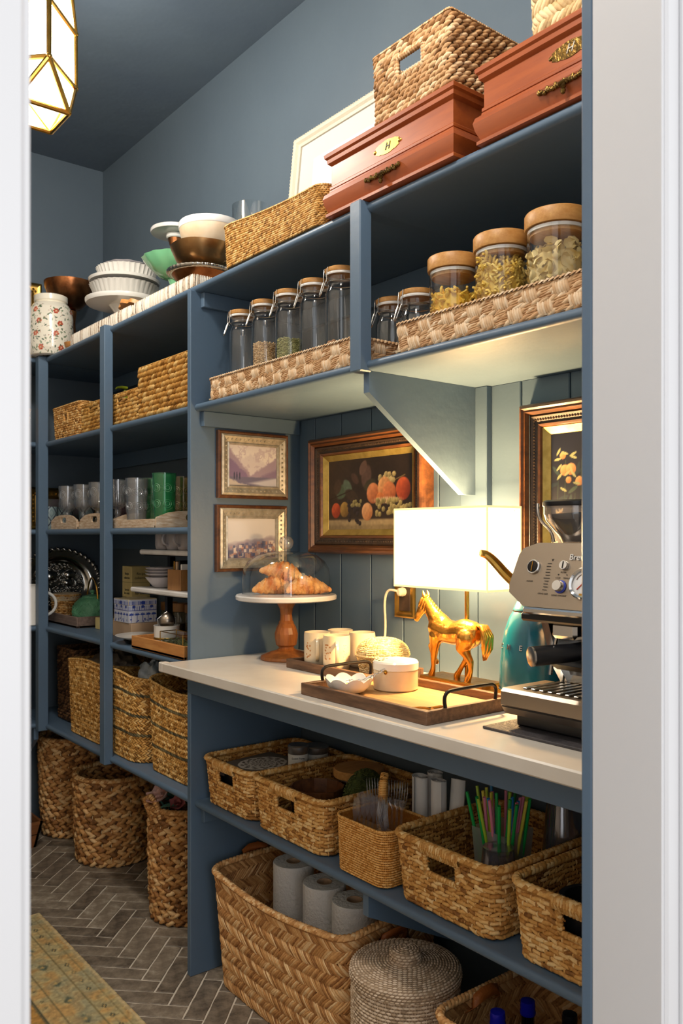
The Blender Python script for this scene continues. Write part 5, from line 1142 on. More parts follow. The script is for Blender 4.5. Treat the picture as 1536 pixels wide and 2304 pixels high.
# ================================================================ niche: pictures
def small_picture(y0, z0, x0, x1, z1, label, paint, gold):
    """hangs on the left niche panel, faces the doorway (-y)"""
    w_, h_ = x1 - x0, z1 - z0; t = thing('framed_picture', label, 'picture', (x0, y0, z0), 'small pictures on the left panel'); T = lambda u, v, d: (u, -d, v)
    frame_ring(MB(), w_, h_, [(0, .0005), (0, .014), (.004, .017), (.009, .015)], T).build('outer_frame', 'frame_wood', t, 20)
    frame_ring(MB(), w_, h_, [(.009, .013), (.010, .019), (.016, .021), (.032, .014), (.036, .016), (.040, .010), (.040, .004)], T).build('inner_frame', 'silver_frame', t, 20)
    beads(MB(), w_, h_, .024, .0165, .0036, .0135, T).build('frame_ornament', 'silver_frame', t)['kind'] = 'stuff'
    c = paint(); painted('print', np.stack([.039 + c.U * (w_ - .078), np.full_like(c.U, -.006), .039 + c.V * (h_ - .078)], 2), c.C, 'painted_print', t)
def p_lake():
    c = Canvas(110, 84, '#e9e4e2', 1.36); n = c.N * .6 + c.N2 * .4; c.mix(np.clip((c.V - .75) * 3, 0, .6), '#d8d2d6')
    ridge = lambda f: f
    c.mix(np.clip((.55 + .28 * np.abs(c.U - .05) ** .7 * 0 + .30 * np.clip(1 - np.abs(c.U - .45) / .4, 0, 1) + .14 * (n - .5) - c.V) * 14, 0, 1), '#d9d2d6'); c.mix(np.clip((n - .55) * 6, 0, .6) * (c.V > .45), '#bfb0bd')
    c.mix(np.clip((.98 - 1.5 * c.U + .12 * (n - .5) - c.V) * 14, 0, 1), '#a897ac'); c.mix(np.clip((.74 - 1.15 * c.U + .1 * (n - .5) - c.V) * 14, 0, 1), '#88759a')
    c.mix(np.clip((-.1 + .85 * c.U + .1 * (n - .5) - c.V) * 14, 0, 1), '#a797ad'); c.mix(np.clip((.10 + .38 * c.U * c.U + .08 * (n - .5) - c.V) * 14, 0, 1), '#8d7c9c')
    lake = np.clip((.23 - c.V + .02 * (n - .5)) * 40, 0, 1); c.mix(lake, '#75728f'); c.mix(lake * np.clip((c.U - .45) * 4 - np.abs(c.V - .07) * 14 + .5, 0, 1), '#c9c9d6'); c.mix(np.clip((.20 - .45 * c.U + .1 * (n - .5) - c.V) * 20, 0, 1), '#cfc6bf')
    for u in (.12, .17, .23): c.leaf(u, .24, .11, .022, PI / 2, '#4c4c66')
    return c
def p_town():
    c = Canvas(110, 84, '#d8d4d3', 1.36); n = c.N; rg = random.Random(2); c.mix(np.clip((c.V - .5) * 1.2, 0, .5), '#e6e2e0')
    c.mix(np.clip((.40 + .18 * c.U + .1 * (n - .5) - c.V) * 12, 0, 1), '#a59aa6'); c.mix(np.clip((.30 + .14 * c.U + .16 * (n - .5) - c.V) * 12, 0, 1), '#7c7488')
    for k in range(120):
        u, v = rg.random(), rg.uniform(.02, .34 + .1 * 0); v *= (.8 + .5 * u); s = rg.uniform(.02, .05); c.mix(((np.abs(c.U - u) * 1.36 < s) & (np.abs(c.V - v) < s * 1.1)).astype(float) * .8, rg.choice(['#b98a7a', '#d8c6ba', '#6f6a86', '#8a5f5c', '#5a5f7c', '#c9a28e', '#4f5878', '#e2d6cc']))
    return c
small_picture(2.1705, 1.386, 1.248, 1.497, 1.586, 'upper silver-framed mauve mountain lake picture on the panel', p_lake, 0)
small_picture(2.1705, 1.168, 1.243, 1.493, 1.366, 'lower silver-framed hillside town picture on the panel', p_town, 1)
def big_picture(y0, y1, z0, z1, label, paint, nu, nv, bands):
    """hangs on the planks, faces the room (-x)"""
    w_, h_ = y1 - y0, z1 - z0; kb = .73; fr = lambda bands: frame_ring(MB(), w_, h_, [(i * kb, d) for i, d in bands], T); t = thing('framed_painting', label, 'painting', (XW - .0045, y1, z0), 'old paintings on the plank wall'); T = lambda u, v, d: (-d, -u, v)
    fr([(0, .0005), (0, .030), (.006, .040), (.014, .043), (.020, .038), (.026, .040), (.034, .030)]).build('outer_frame', 'frame_wood', t, 20)
    fr([(.034, .028), (.040, .031), (.056, .024), (.062, .024)]).build('dark_frame', 'frame_dark', t, 20)
    beads(MB(), w_, h_, .049 * kb, .026, .0035, .007, T).build('dark_frame_relief', 'frame_dark', t)['kind'] = 'stuff'
    fr([(.062, .023), (.064, .027), (.070, .025), (.074, .020)]).build('inner_frame', 'frame_wood', t, 20)
    fr([(.074, .020), (.075, .021), (.096, .012), (.098, .010)]).build('gilt_liner', 'gilt_liner', t, 20)
    c = paint(nu, nv, (w_ - 2 * .095 * kb) / (h_ - 2 * .095 * kb)); painted('canvas', np.stack([np.full_like(c.U, -.011), -(.095 * kb + c.U * (w_ - 2 * .095 * kb)), .095 * kb + c.V * (h_ - 2 * .095 * kb)], 2), c.C, 'painted_canvas', t)
def p_fruit(nu, nv, a):
    c = Canvas(nu, nv, '#241c1a', a); c.mix(np.clip(.75 - c.U * 1.3 + .4 * (c.V - .5) + .3 * (c.N - .5), 0, 1) * .65, '#54412c'); c.mix(np.clip((.42 - c.V) * 2, 0, .4), '#3a2c22')
    c.mix(np.clip((.16 - c.V) * 30, 0, 1), '#8d7d60'); c.mix(np.clip((.085 - c.V) * 30, 0, 1), '#5d5038'); c.mix(np.clip((.16 - c.V) * 30, 0, 1) * np.clip(1.2 - c.U * 1.2, 0, .5), '#b5a078')
    for (u, v, l, wd, an, col) in ((.18, .55, .13, .08, .6, '#4e5f4a'), (.25, .6, .12, .07, 2.2, '#5f7262'), (.12, .62, .1, .07, 1.2, '#4a3a2c'), (.48, .74, .14, .09, 1.3, '#5a4640'), (.44, .86, .1, .06, 1.0, '#6a524a'), (.34, .72, .09, .05, 2.4, '#4d3a32'), (.52, .62, .12, .06, .4, '#3d3a2c'), (.3, .48, .14, .07, 2.7, '#3c3026')): c.leaf(u, v, l * 1.25, wd * 1.3, an, col)
    c.line((.02, .44), (.3, .56), .012, '#2f2018'); c.line((.8, .66), (.92, .72), .01, '#6a5a3a')
    rg = random.Random(9)
    for k in range(26): c.ball(rg.uniform(.62, .8), .66 + .10 * rg.random() - .03 * abs(.7 - rg.random()), .04, '#cdbf90', '#6d6340')
    for (u, v, r, c1, c2) in ((.56, .5, .098, '#e0976a', '#8a4526'), (.69, .57, .10, '#e2ad7a', '#9a5a32'), (.745, .5, .10, '#dd8f62', '#7d3c22'), (.90, .54, .105, '#c9603c', '#6a2418'), (.64, .42, .06, '#d98a52', '#8a4020'), (.10, .28, .075, '#d9633a', '#7c2716'), (.21, .29, .075, '#b9964f', '#5d4522'), (.49, .25, .085, '#e2b184', '#9a6038')): c.ball(u, v, r * 1.42, c1, c2, .1, 1.08)
    c.mix(np.clip(1 - ((c.U - .72) / .2) ** 2 - ((c.V - .40) / .055) ** 2, 0, 1) * 1.4 * (((c.U * 46) % 1) < .75), '#c9a98c')
    for k in range(48): c.ball(rg.uniform(.60, .98) - .0, .20 + .2 * rg.random(), .038, '#b7ab78', '#575030')
    for k in range(22): c.ball(rg.uniform(.26, .42), rg.uniform(.08, .42), .036, '#3a3038', '#14100f')
    for k in range(14): c.ball(rg.uniform(.3, .42), rg.uniform(.34, .4), .03, '#b5ab74', '#5d5636')
    c.C *= (.92 + .16 * c.N2)[..., None]; return c
def p_flowers(nu, nv, a):
    c = Canvas(nu, nv, '#151a2c', a); c.mix(c.N * .5, '#222a42'); c.mix(np.clip((.05 - c.V) * 30, 0, 1), '#66757c'); rg = random.Random(6)
    for k in range(90): c.leaf(rg.uniform(.03, .95), rg.uniform(.12, .8), .045, .013, rg.uniform(0, 3.1), rg.choice(['#2b3c3c', '#34474a', '#243440', '#41544c']))
    for k in range(12): c.line((.05 + .08 * k, .1), (.08 * k + rg.uniform(0, .1), rg.uniform(.6, .9)), .004, '#33423c')
    for m in range(3):
        o = .33 * m
        for (u, v, r) in ((.13, .86, .024), (.15, .77, .036), (.215, .775, .038), (.19, .71, .022), (.30, .70, .03)): c.ball(u + o, v, r, '#e2b078', '#a8663c')
        for k in range(12): c.leaf(o + .18 + rg.uniform(-.12, .12), .78 + rg.uniform(-.13, .12), .03, .009, rg.uniform(0, 3), '#a3a678')
        for (u, v) in ((.07, .5), (.11, .51), (.04, .32), (.045, .24), (.13, .2), (.19, .22), (.235, .22), (.26, .42), (.29, .3)):
            for q in range(5): c.leaf(u + o + .014 * math.cos(q * 1.257 + u * 9), v + .019 * math.sin(q * 1.257 + u * 9), .021, .008, q * 1.257 + u * 9, '#e2d3a4')
            c.ball(u + o, v, .008, '#d9a040', '#a07020')
    return c
big_picture(1.563, 2.068, 1.222, 1.566, 'old fruit basket still life in a wide dark and gilt frame', p_fruit, 150, 110, None)
big_picture(.86, 1.252, 1.07, 1.572, 'dark blue flower painting in a wide bronze frame, right', p_flowers, 150, 180, None)
def outlet():
    t = thing('wall_outlet', 'brass framed wall outlet under the lamp shade', 'outlet', (XW - .0042, 1.672, 1.108))
    T = lambda u, v, d: (-d, .04 - u, v - .055); frame_ring(MB(), .08, .11, [(0, 0), (0, .004), (.004, .007), (.01, .006), (.014, .003), (.018, .003), (.02, .001)], T).build('cover_frame', 'brass', t, 20); MB().box(-.004, 0, -.022, .022, -.037, .037, .001).build('socket', 'frame_dark', t)
    p = thing('lamp_plug', 'pale plug and cord of the table lamp in the outlet', 'cord', (XW - .0085, 1.675, 1.123)); MB().lathe([(.001, 0), (.012, 0), (.013, .004), (.011, .016), (.006, .02), (.001, .02)], 16).build('plug', 'cord_plastic', p).rotation_euler = (0, -PI / 2, 0)
    MB().tube(smooth_path([(-.014, 0, 0), (-.022, .014, .005), (-.024, .040, .004), (-.022, .054, -.03), (-.02, .050, -.09), (-.02, .056, -.15), (-.022, .048, -.2), (-.024, .03, -.2035)]), .0034, 8).build('cord', 'cord_plastic', p)
outlet()

# ================================================================ niche: things on the counter
ZC_ = ZCT + .0003
def domed_stand():
    t = thing('cake_stand', 'white marble cake stand on a carved wooden foot, counter', 'cake stand', (1.392, 2.015, ZC_))
    MB().lathe([(.001, .166), (.055, .166), (.062, .170), (.062, .172), (.140, .172), (.146, .175), (.147, .184), (.144, .188), (.001, .188)], 64).build('plate', 'white_marble', t)
    MB().lathe([(.074, 0), (.076, .003), (.074, .010), (.05, .020), (.028, .027), (.022, .032), (.022, .036), (.03, .042), (.0335, .062), (.034, .074), (.029, .092), (.022, .104), (.0225, .107), (.019, .112), (.017, .13), (.02, .148), (.03, .1655)], 16).build('carved_foot', 'carved_wood', t, 12)
    d = thing('glass_cloche', 'clear glass dome with a ball knob covering the croissants', 'dome', (1.392, 2.015, ZC_ + .1883))
    MB().lathe([(.1265, 0), (.128, .001), (.128, .05), (.124, .075), (.112, .096), (.09, .112), (.06, .121), (.03, .124), (.012, .1255), (.011, .131)], 64, close=False).build('dome', 'clear_glass', d); MB().ell((0, 0, .149), (.0215, .0215, .0215), 24, 16).build('knob', 'pressed_glass', d)
    for k, (x, y, rz, lab) in enumerate(((-.022, .022, 1.0, 'croissant at the left, lowest under the dome'), (.036, -.045, 1.25, 'croissant at the right under the dome'), (-.004, .01, .75, 'croissant lying on top of the others under the dome'))):
        c = thing('croissant', lab, 'pastry', (1.392 + x, 2.015 + y, ZC_ + .189 + (.0 if k < 2 else .04)), 'croissants', rz); n, m = 60, 16; q = np.linspace(-1, 1, n); an = np.linspace(0, 2 * PI, m, endpoint=False); Q, A = np.meshgrid(q, an, indexing='ij')
        aq = np.abs(Q); r = (.030 * (1 - aq ** 1.35) ** .8 + .005) * (1 + .20 * (1 - ((aq * 4.0 + .35 * np.sin(A)) % 1)) - .1); cx = -.04 * Q ** 2; cy = .085 * Q; cz = .028 - .014 * Q ** 2
        P = np.stack([cx + r * np.cos(A), cy + 0 * r, np.maximum(cz + r * np.sin(A) * .95, 0.0)], 2); P[..., 0] += 0; o = MB().grid(P.transpose(1, 0, 2), True).build('pastry', 'croissant', c, 40)
        o.scale = (.8, .8, .9)
        if k == 2: o.rotation_euler = (.25, 0, 0)
domed_stand()
def low_tray(name, label, x0, x1, y0, y1, h, wall, mat, fmat, group=None):
    t = thing(name, label, 'tray', ((x0 + x1) / 2, (y0 + y1) / 2, ZC_), group); hx, hy = (x1 - x0) / 2, (y1 - y0) / 2
    MB().box(-hx + wall, hx - wall, -hy + wall, hy - wall, .001, .009).build('tray_floor', fmat, t)
    for (a, b, c, d) in ((-hx, -hx + wall, -hy, hy), (hx - wall, hx, -hy, hy), (-hx + wall, hx - wall, -hy, -hy + wall), (-hx + wall, hx - wall, hy - wall, hy)): MB().box(a, b, c, d, .0, h, .0012).build('tray_side', mat, t)
    return t
low_tray('mug_tray', 'narrow dark wooden tray under the cream mugs', 1.302, 1.482, 1.535, 1.885, .024, .011, 'tray_wood', 'frame_dark')
st_ = low_tray('serving_tray', 'large wooden serving tray with black metal handles', 1.108, 1.365, 1.14, 1.546, .026, .013, 'tray_wood', 'tray_floor')
for s in (-1, 1): MB().tube(smooth_path([(-.075 + .004, s * .196, .02), (-.075, s * .196, .045), (-.068, s * .196, .055), (-.055, s * .196, .058), (.055, s * .196, .058), (.068, s * .196, .055), (.075, s * .196, .045), (.071, s * .196, .02)]), .0038, 8).build('handle', 'dark_metal', st_)
for k, (x, y) in enumerate(((1.350, 1.808), (1.345, 1.718), (1.432, 1.812), (1.44, 1.728))): mug(x, y, ZC_ + .0095, .0355, .092, 'cream_ceramic', ('cream flowered mug at the front left of the tray', 'cream flowered mug at the front beside the cane box', 'cream mug at the back left of the tray', 'cream mug at the back beside the cane box')[k], -2.2 if k < 2 else 1.0, 'cream mugs', k < 2)
def cane_box():
    t = thing('cane_box', 'round woven cane box with domed lid beside the mugs', 'box', (1.41, 1.61, ZC_ + .0095)); fx, fy, L = circle(.066)
    W = wall_surf(fx, fy, .046, .86); wb = WB(); wb.shell(W, 60, 6, tone=.3, off=-.001); lay(wb, W, L, .046, 'rush', .0052, .014, None, False, .0022, (.3, .95), False); wb.build('woven_body', 'w_cane', t)
    R = .068
    def dome(s, q): a = q * 1.56; return np.stack([-R * np.cos(2 * PI * s) * np.maximum(np.cos(a), 1e-4) ** .75, -R * np.sin(2 * PI * s) * np.maximum(np.cos(a), 1e-4) ** .75, .047 + .042 * np.sin(a)], 1)
    wb = WB(); wb.shell(dome, 60, 14, tone=.3, off=-.001); lay(wb, dome, L * .75, .075, 'rush', .0052, .011, None, False, .002, (.3, .95), False)
    rg_ = rim_surf(wall_surf(fx, fy, .047, 1.0), .004); wb.shell(rg_, 60, 8, tone=.75); wb.build('woven_lid', 'w_cane', t)
cane_box()
def canister():
    t = thing('ceramic_canister', 'white lidded ceramic canister on the serving tray', 'canister', (1.287, 1.425, ZC_ + .0093))
    MB().lathe([(.001, 0), (.048, 0), (.051, .003), (.051, .045), (.050, .046)], 48).build('jar', 'cream_ceramic', t); MB().lathe([(.0505, .046), (.052, .047), (.052, .062), (.049, .066), (.04, .067), (.001, .067)], 48).build('lid', 'white_ceramic', t)
    for k in range(8): MB().ell((-.035 + .0025 * k + .014 * math.cos(k), .018 + .014 * math.sin(k * 1.3), .067), (.004, .0025, .001), 6, 4).build('lid_flower', 'herbs', t)
    MB().ell((-.047, -.018, .045), (.003, .006, .006), 10, 8).build('clasp', 'brass', t)
canister()
def scallop_bowl():
    t = thing('scalloped_bowl', 'small white scalloped dish on the serving tray', 'bowl', (1.172, 1.452, ZC_ + .0093)); n = 96; rf = lambda a, z: 1 + .06 * abs(math.sin(4 * a)) * (z / .03)
    mb = MB(); prof = [(.001, 0), (.022, 0), (.036, .006), (.047, .018), (.051, .028), (.048, .028), (.042, .018), (.03, .009), (.001, .006)]; v = []; f = []; m = len(prof)
    for i in range(n):
        a = 2 * PI * i / n
        for (r, z) in prof: zz = z + (.009 * abs(math.sin(4 * a)) if z > .02 else 0); rr = r * (1 + .08 * abs(math.sin(4 * a)) * z / .028); v.append((rr * math.cos(a), rr * math.sin(a), zz))
    for i in range(n):
        for k in range(m - 1): f.append((i * m + k, ((i + 1) % n) * m + k, ((i + 1) % n) * m + k + 1, i * m + k + 1))
    mb.add(v, f).build('bowl', 'white_ceramic', t, 50)
    c = thing('charm_chain', 'thin silver charm chain from the canister into the dish', 'chain', (1.18, 1.43, ZC_ + .0093))
    P0, P1 = Vector((.058, -.02, .048)), Vector((-.005, .03, .022))
    for k in range(11):
        q = k / 10; p = P0.lerp(P1, q) + Vector((0, 0, -.02 * math.sin(PI * q) * .5 + .004)); d = (P1 - P0).normalized(); s = Vector((0, 0, 1)) if k % 2 else d.cross(Vector((0, 0, 1)))
        MB().tube([p + d * (.0045 * math.cos(a)) + s * (.0026 * math.sin(a)) for a in np.linspace(0, 2 * PI, 10, endpoint=False)], .0009, 5, True).build('chain_link', 'steel', c)
    MB().box(-.03, .0, .028, .031, .018, .021, .001).build('charm_bar', 'brass', c)
scallop_bowl()
rg_ = thing('brass_ring', 'flat brass ring lying in the serving tray', 'ring', (1.165, 1.215, ZC_ + .0095)); MB().lathe([(.02, 0), (.027, 0), (.027, .003), (.02, .003), (.02, 0)], 32, close=False).build('ring', 'brass', rg_); MB().box(.02, .06, -.005, .005, 0, .003, .001).build('tab', 'brass', rg_)
def lamp_thing():
    t = thing('table_lamp', 'glowing table lamp with rectangular shade and gold horse', 'lamp', (1.44, 1.367, ZC_)); 
    rectstack(.042, .103, [(0, 0), (0, .010), (-.004, .013), (-.004, .022), (-.006, .025)]).build('lamp_base', 'lamp_gold', t, 20)
    MB().tube([(.015, -.005, .015), (.015, -.005, .30)], .0055, 12).build('rod', 'brass', t)
    x0, x1, y0, y1, z0, z1 = -.075, .035, -.148, .148, .236, .424
    MB().add([(x0, y0, z0), (x1, y0, z0), (x1, y1, z0), (x0, y1, z0), (x0, y0, z1), (x1, y0, z1), (x1, y1, z1), (x0, y1, z1)], [(0, 1, 5, 4), (1, 2, 6, 5), (2, 3, 7, 6), (3, 0, 4, 7)]).build('lamp_shade', 'shade_glow', t, 0)
    for z in (z0, z1 - .005):
        for (a, b, c, d) in ((x0, x1, y0 - .001, y0), (x0, x1, y1, y1 + .001), (x0 - .001, x0, y0, y1), (x1, x1 + .001, y0, y1)): MB().box(a, b, c, d, z, z + .005).build('shade_trim', 'shade_trim', t)
    for (a, b) in ((x0, y0), (x1, y0), (x0, y1), (x1, y1)): MB().box(a - .0016, a + .0016, b - .0016, b + .0016, z0, z1).build('shade_trim', 'shade_trim', t)
    for (a, b) in (((x0, -.005, z1 - .01), (x1, -.005, z1 - .01)), ((.015, y0, z1 - .01), (.015, y1, z1 - .01))): MB().tube([a, b], .0016, 6).build('shade_spider', 'brass', t)
    # the horse: one continuous body, head towards +y
    mb = MB()
    def limb(x, pts):
        n = len(pts); P = [Vector((x if not isinstance(x, tuple) else x[i], p[0], p[1])) for i, p in enumerate(pts)]; Q = []; RR = []
        for i in range(n - 1):
            for q in (0, .25, .5, .75): Q.append(P[i].lerp(P[i + 1], q)); RR.append(pts[i][2] * (1 - q) + pts[i + 1][2] * q)
        Q.append(P[-1]); RR.append(pts[-1][2]); mb.tube(Q, RR, 14)
        for p, r in zip(Q, RR): mb.ell(p, (r, r, r), 12, 8)
    limb(0, [(-.052, .135, .029), (-.03, .136, .0315), (0, .131, .0275), (.03, .134, .029), (.05, .141, .0305)])
    limb(0, [(.048, .148, .026), (.064, .163, .0205), (.080, .182, .016), (.094, .199, .0125), (.102, .204, .011)]); limb(0, [(.098, .199, .0125), (.112, .185, .0105), (.124, .166, .0078), (.130, .155, .0075)]); limb(0, [(.100, .190, .0105), (.112, .175, .0085), (.124, .160, .006)])
    limb(-.013, [(.050, .122, .018), (.055, .095, .0115), (.058, .074, .0085), (.060, .052, .0056), (.061, .040, .0066), (.065, .032, .0078), (.066, .028, .0085)])
    limb(.013, [(.055, .122, .017), (.078, .103, .0105), (.093, .092, .0082), (.088, .072, .0056), (.082, .060, .0064), (.076, .055, .0072)])
    limb(-.014, [(-.050, .126, .025), (-.036, .103, .0165), (-.052, .083, .0095), (-.060, .073, .008), (-.061, .052, .0058), (-.057, .040, .0066), (-.052, .032, .0078), (-.051, .028, .0085)])
    limb(.014, [(-.042, .126, .024), (-.014, .102, .0155), (-.020, .082, .0092), (-.023, .072, .008), (-.006, .052, .0058), (.002, .040, .0066), (.008, .032, .0078), (.009, .028, .0085)])
    me = bpy.data.meshes.new('horse'); me.from_pydata(mb.v, [], mb.f); o = bpy.data.objects.new('horse', me); COL.objects.link(o); rm = o.modifiers.new('r', 'REMESH'); rm.mode = 'VOXEL'; rm.voxel_size = .0021; sm = o.modifiers.new('s', 'SMOOTH'); sm.factor = .5; sm.iterations = 4
    m2 = bpy.data.meshes.new_from_object(o.evaluated_get(bpy.context.evaluated_depsgraph_get())); bpy.data.objects.remove(o); m2.materials.clear(); ho = link('horse', m2, 'lamp_gold', t, 0); m2.polygons.foreach_set('use_smooth', [True] * len(m2.polygons)); ho.location = (-.014, .004, -.0005)
    for k in range(7):
        f = (k - 3) / 3; MB().tube([(f * .003, -.072, .155), (f * .008, -.088, .153), (f * .012, -.099 - .003 * (k % 2), .132), (f * .011, -.098 + .004 * (k % 3), .105), (f * .004, -.090, .078 + .006 * (k % 3))], [.004, .006, .0065, .006, .0015], 8).build('tail_strand', 'lamp_gold', ho, 180)
    rg = random.Random(2)
    for k in range(16):
        a = k / 15; y, z = .050 + .050 * a, .172 + .040 * a; sx = -1 if k % 2 else 1; MB().tube([(0, y - .004, z + .003), (sx * .009, y + .002, z - .006), (sx * .0145, y + .006, z - .018), (sx * .0135, y + .008, z - .026)], [.004, .0045, .0035, .001], 7).build('mane_lock', 'lamp_gold', ho, 180)
    for s in (-1, 1): MB().tube([(s * .006, .098, .210), (s * .0075, .099, .218), (s * .007, .102, .226)], [.0045, .004, .0008], 8).build('ear', 'lamp_gold', ho)
    for s in (-1, 1): MB().ell((s * .0098, .111, .190), (.0022, .0025, .002), 8, 6).build('eye', 'frame_dark', ho)
lamp_thing()
def kettle():
    t = thing('teal_kettle', 'rounded teal electric kettle with chrome lettering', 'kettle', (1.468, 1.183, ZC_)); H = .232; t.scale = (.93, .93, 1.0)
    MB().lathe([(.001, 0), (.066, 0), (.07, .003), (.07, .012), (.064, .016), (.001, .016)], 48).build('power_base', 'chrome', t)
    MB().lathe([(.001, .018), (.070, .018), (.0745, .022), (.0748, .04), (.0735, .075), (.0695, .115), (.0625, .15), (.0515, .18), (.042, .194)], 64, close=False).build('body', 'teal_enamel', t)
    MB().lathe([(.0755, .018), (.0758, .020), (.0758, .024), (.0745, .025)], 64, close=False).build('chrome_band', 'chrome', t)
    MB().lathe([(.042, .194), (.0428, .1945), (.0425, .198), (.041, .200), (.034, .214), (.018, .225), (.001, .227)], 48).build('lid', 'teal_enamel', t); MB().lathe([(.0425, .192), (.0432, .193), (.0432, .195), (.0425, .196)], 48, close=False).build('lid_seam', 'dark_metal', t)
    for ch, da in (('S', -1.3), ('M', -.84), ('E', -.36), ('G', .15)):
        a = math.atan2(-1.205, -1.468) + da; r = .0685; n = Vector((math.cos(a), math.sin(a), 0)); text('letter', ch, .0165, 'chrome', t, face_m((r * n.x, r * n.y, .118), (-n.y, n.x, 0), (-n.x * .22, -n.y * .22, 1)), .0022)
    MB().tube(smooth_path([(.01, -.04, .195), (.012, -.075, .2), (.012, -.1, .17), (.012, -.1, .11), (.01, -.07, .07)]), .008, 10, flat=.7).build('handle', 'chrome', t)
kettle()
def espresso():
    t = thing('espresso_machine', 'stainless espresso machine with pressure gauge beside the jamb', 'coffee machine', (1.195, .872, ZC_ + .0055)); hw = .162
    # local: x depth from the front, y centred; front is -x
    MB().box(.03, .25, -hw + .01, hw - .01, 0, .028, .004).build('plinth', 'black_plastic', t)
    tr = MB().prism([(.012, .024), (.0, .042), (.0, .066), (.006, .072), (.13, .072), (.13, .024)], 1, -hw, hw).build('drip_tray', 'steel_brushed', t, 20)
    MB().box(-.0015, .0, -hw + .004, hw - .004, .0385, .0405).build('tray_seam', 'dark_metal', tr)
    for k in range(15): MB().box(.022, .128, -.135 + k * .0185 - .0045, -.135 + k * .0185 + .0045, .0722, .0752, .0008).build('grille_bar', 'steel', tr)
    for k in range(12): MB().ell((.022 + k * .0085, .0 + .002 * k, .0765), (.0016, .0016, .0016), 8, 6).build('grille_stud', 'chrome', tr)
    MB().box(.135, .262, -hw, .125, .028, .225, .006).build('rear_body', 'steel_brushed', t); MB().box(.131, .1345, -hw + .02, .118, .075, .215, .001).build('splash_plate', 'steel', t)
    # curved side of the left column
    MB().prism([(.135, .074), (.128, .074), (.10, .11), (.085, .15), (.07, .19), (.055, .215), (.055, .235), (.135, .235)], 1, .108, .124).build('side_column', 'chrome', t)
    # head with sloped control panel (seen from the front: chamfered lower-left corner)
    pol = [(-hw, .225), (hw - .042, .225), (hw - .004, .248), (hw, .262), (hw - .01, .318), (hw - .018, .330), (hw - .05, .340), (-hw, .340)]
    hd = MB(); v = []; n = len(pol); sl = lambda z: .012 + .035 * (z - .225) / .115
    for (y, z) in pol: v.append((sl(z), y, z))
    for (y, z) in pol: v.append((.262, y, z))
    hd.add(v, [tuple(range(n)), tuple(range(n, 2 * n))[::-1]] + [(i, (i + 1) % n, n + (i + 1) % n, n + i) for i in range(n)]); head = hd.build('head', 'steel_brushed', t, 20)
    MB().box(.004, .26, -hw + .004, hw - .046, .213, .2245, .003).build('head_trim', 'chrome', t); MB().box(.03, .2, -hw + .012, hw - .02, .196, .2125, .004).build('group_plate', 'black_plastic', t)
    n3 = Vector((-.115, 0, .035)).normalized(); up = Vector((.035, 0, .115)).normalized(); P = lambda y, z, o=.0008: Vector((sl(z), y, z)) + n3 * o
    def disc(name, y, z, r, hgt, mat, par, dz=0, prof=None):
        o = MB().lathe(prof or [(.001, 0), (r, 0), (r, hgt * .8), (r * .92, hgt), (.001, hgt)], 32).build(name, mat, par); o.matrix_local = Matrix.Translation(P(y, z, .0006 + dz)) @ n3.to_track_quat('Z', 'Y').to_matrix().to_4x4(); return o
    b1 = disc('power_button', .112, .296, .0135, .004, 'chrome', t); disc('button_face', .112, .296, .0108, .0012, 'dark_metal', t, .0041); 
    def mark(y, z, w_, h_, mat='ink'): M = face_m(P(y, z, .0009), (0, -1, 0), up); m_ = MB().box(-w_ / 2, w_ / 2, -h_ / 2, h_ / 2, -.0002, .0002); m_.v = [tuple(M @ Vector(p)) for p in m_.v]; return m_
    mark(.112, .296, .0016, .018).build('button_mark', 'brass', t, 0).location = n3 * .0056
    for k in range(10): mark(.079 - .001 * (k % 2), .256 + k * .0052, .009 + .004 * (k == 4), .0012).build('dose_mark', 'ink', t, 0)
    for (s, y, z, sz) in (('v', .073, .310, .010), ('POWER', .115, .270, .0042), ('GRIND SIZE', .081, .249, .0042), ('FILTER', .045, .288, .0042), ('1 CUP', .055, .278, .004), ('MANUAL', .035, .278, .004), ('GRIND AMOUNT', .046, .2475, .0042)): text('panel_print', s, sz, 'ink', t, face_m(P(y, z, .0008), (0, -1, 0), up), .0001)
    for y in (.055, .037): disc('indicator', y, .284, .0011, .0006, 'ink', t)
    k1 = disc('filter_knob', .045, .300, .0085, .006, 'chrome', t); k2 = disc('dial_ring', .046, .263, .012, .0015, 'ring_blue', t); disc('amount_dial', .046, .263, .0098, .011, 'chrome', t, .0015)
    mark(.045, .300, .0016, .013).build('knob_mark', 'ink', t, 0).location = n3 * .0065
    text('brand_lettering', 'Breville', .0155, 'white_plastic', t, face_m(P(.014, .3145, .0014), (0, -1, 0), up), .0008)
    disc('gauge_bezel', -.003, .270, .0285, .008, 'chrome', t, 0, [(.0285, 0), (.0285, .006), (.026, .009), (.0225, .007), (.0225, .0)]); disc('gauge_face', -.003, .270, .0228, .003, 'dial_face', t, .001)
    MB().tube([P(-.003 + .015 * math.cos(a), .271 + .015 * math.sin(a), .005) for a in np.linspace(.3, 2.9, 14)], .0009, 5).build('gauge_arc', 'gray_wood', t)
    MB().tube([P(.0075, .259, .0056), P(-.0095, .277, .0056)], .001, 6).build('gauge_needle', 'needle_red', t); disc('needle_hub', -.003, .270, .0025, .002, 'needle_red', t, .004); mark(-.003, .2505, .007, .0035).build('gauge_plate', 'brass', t, 0).location = n3 * .006
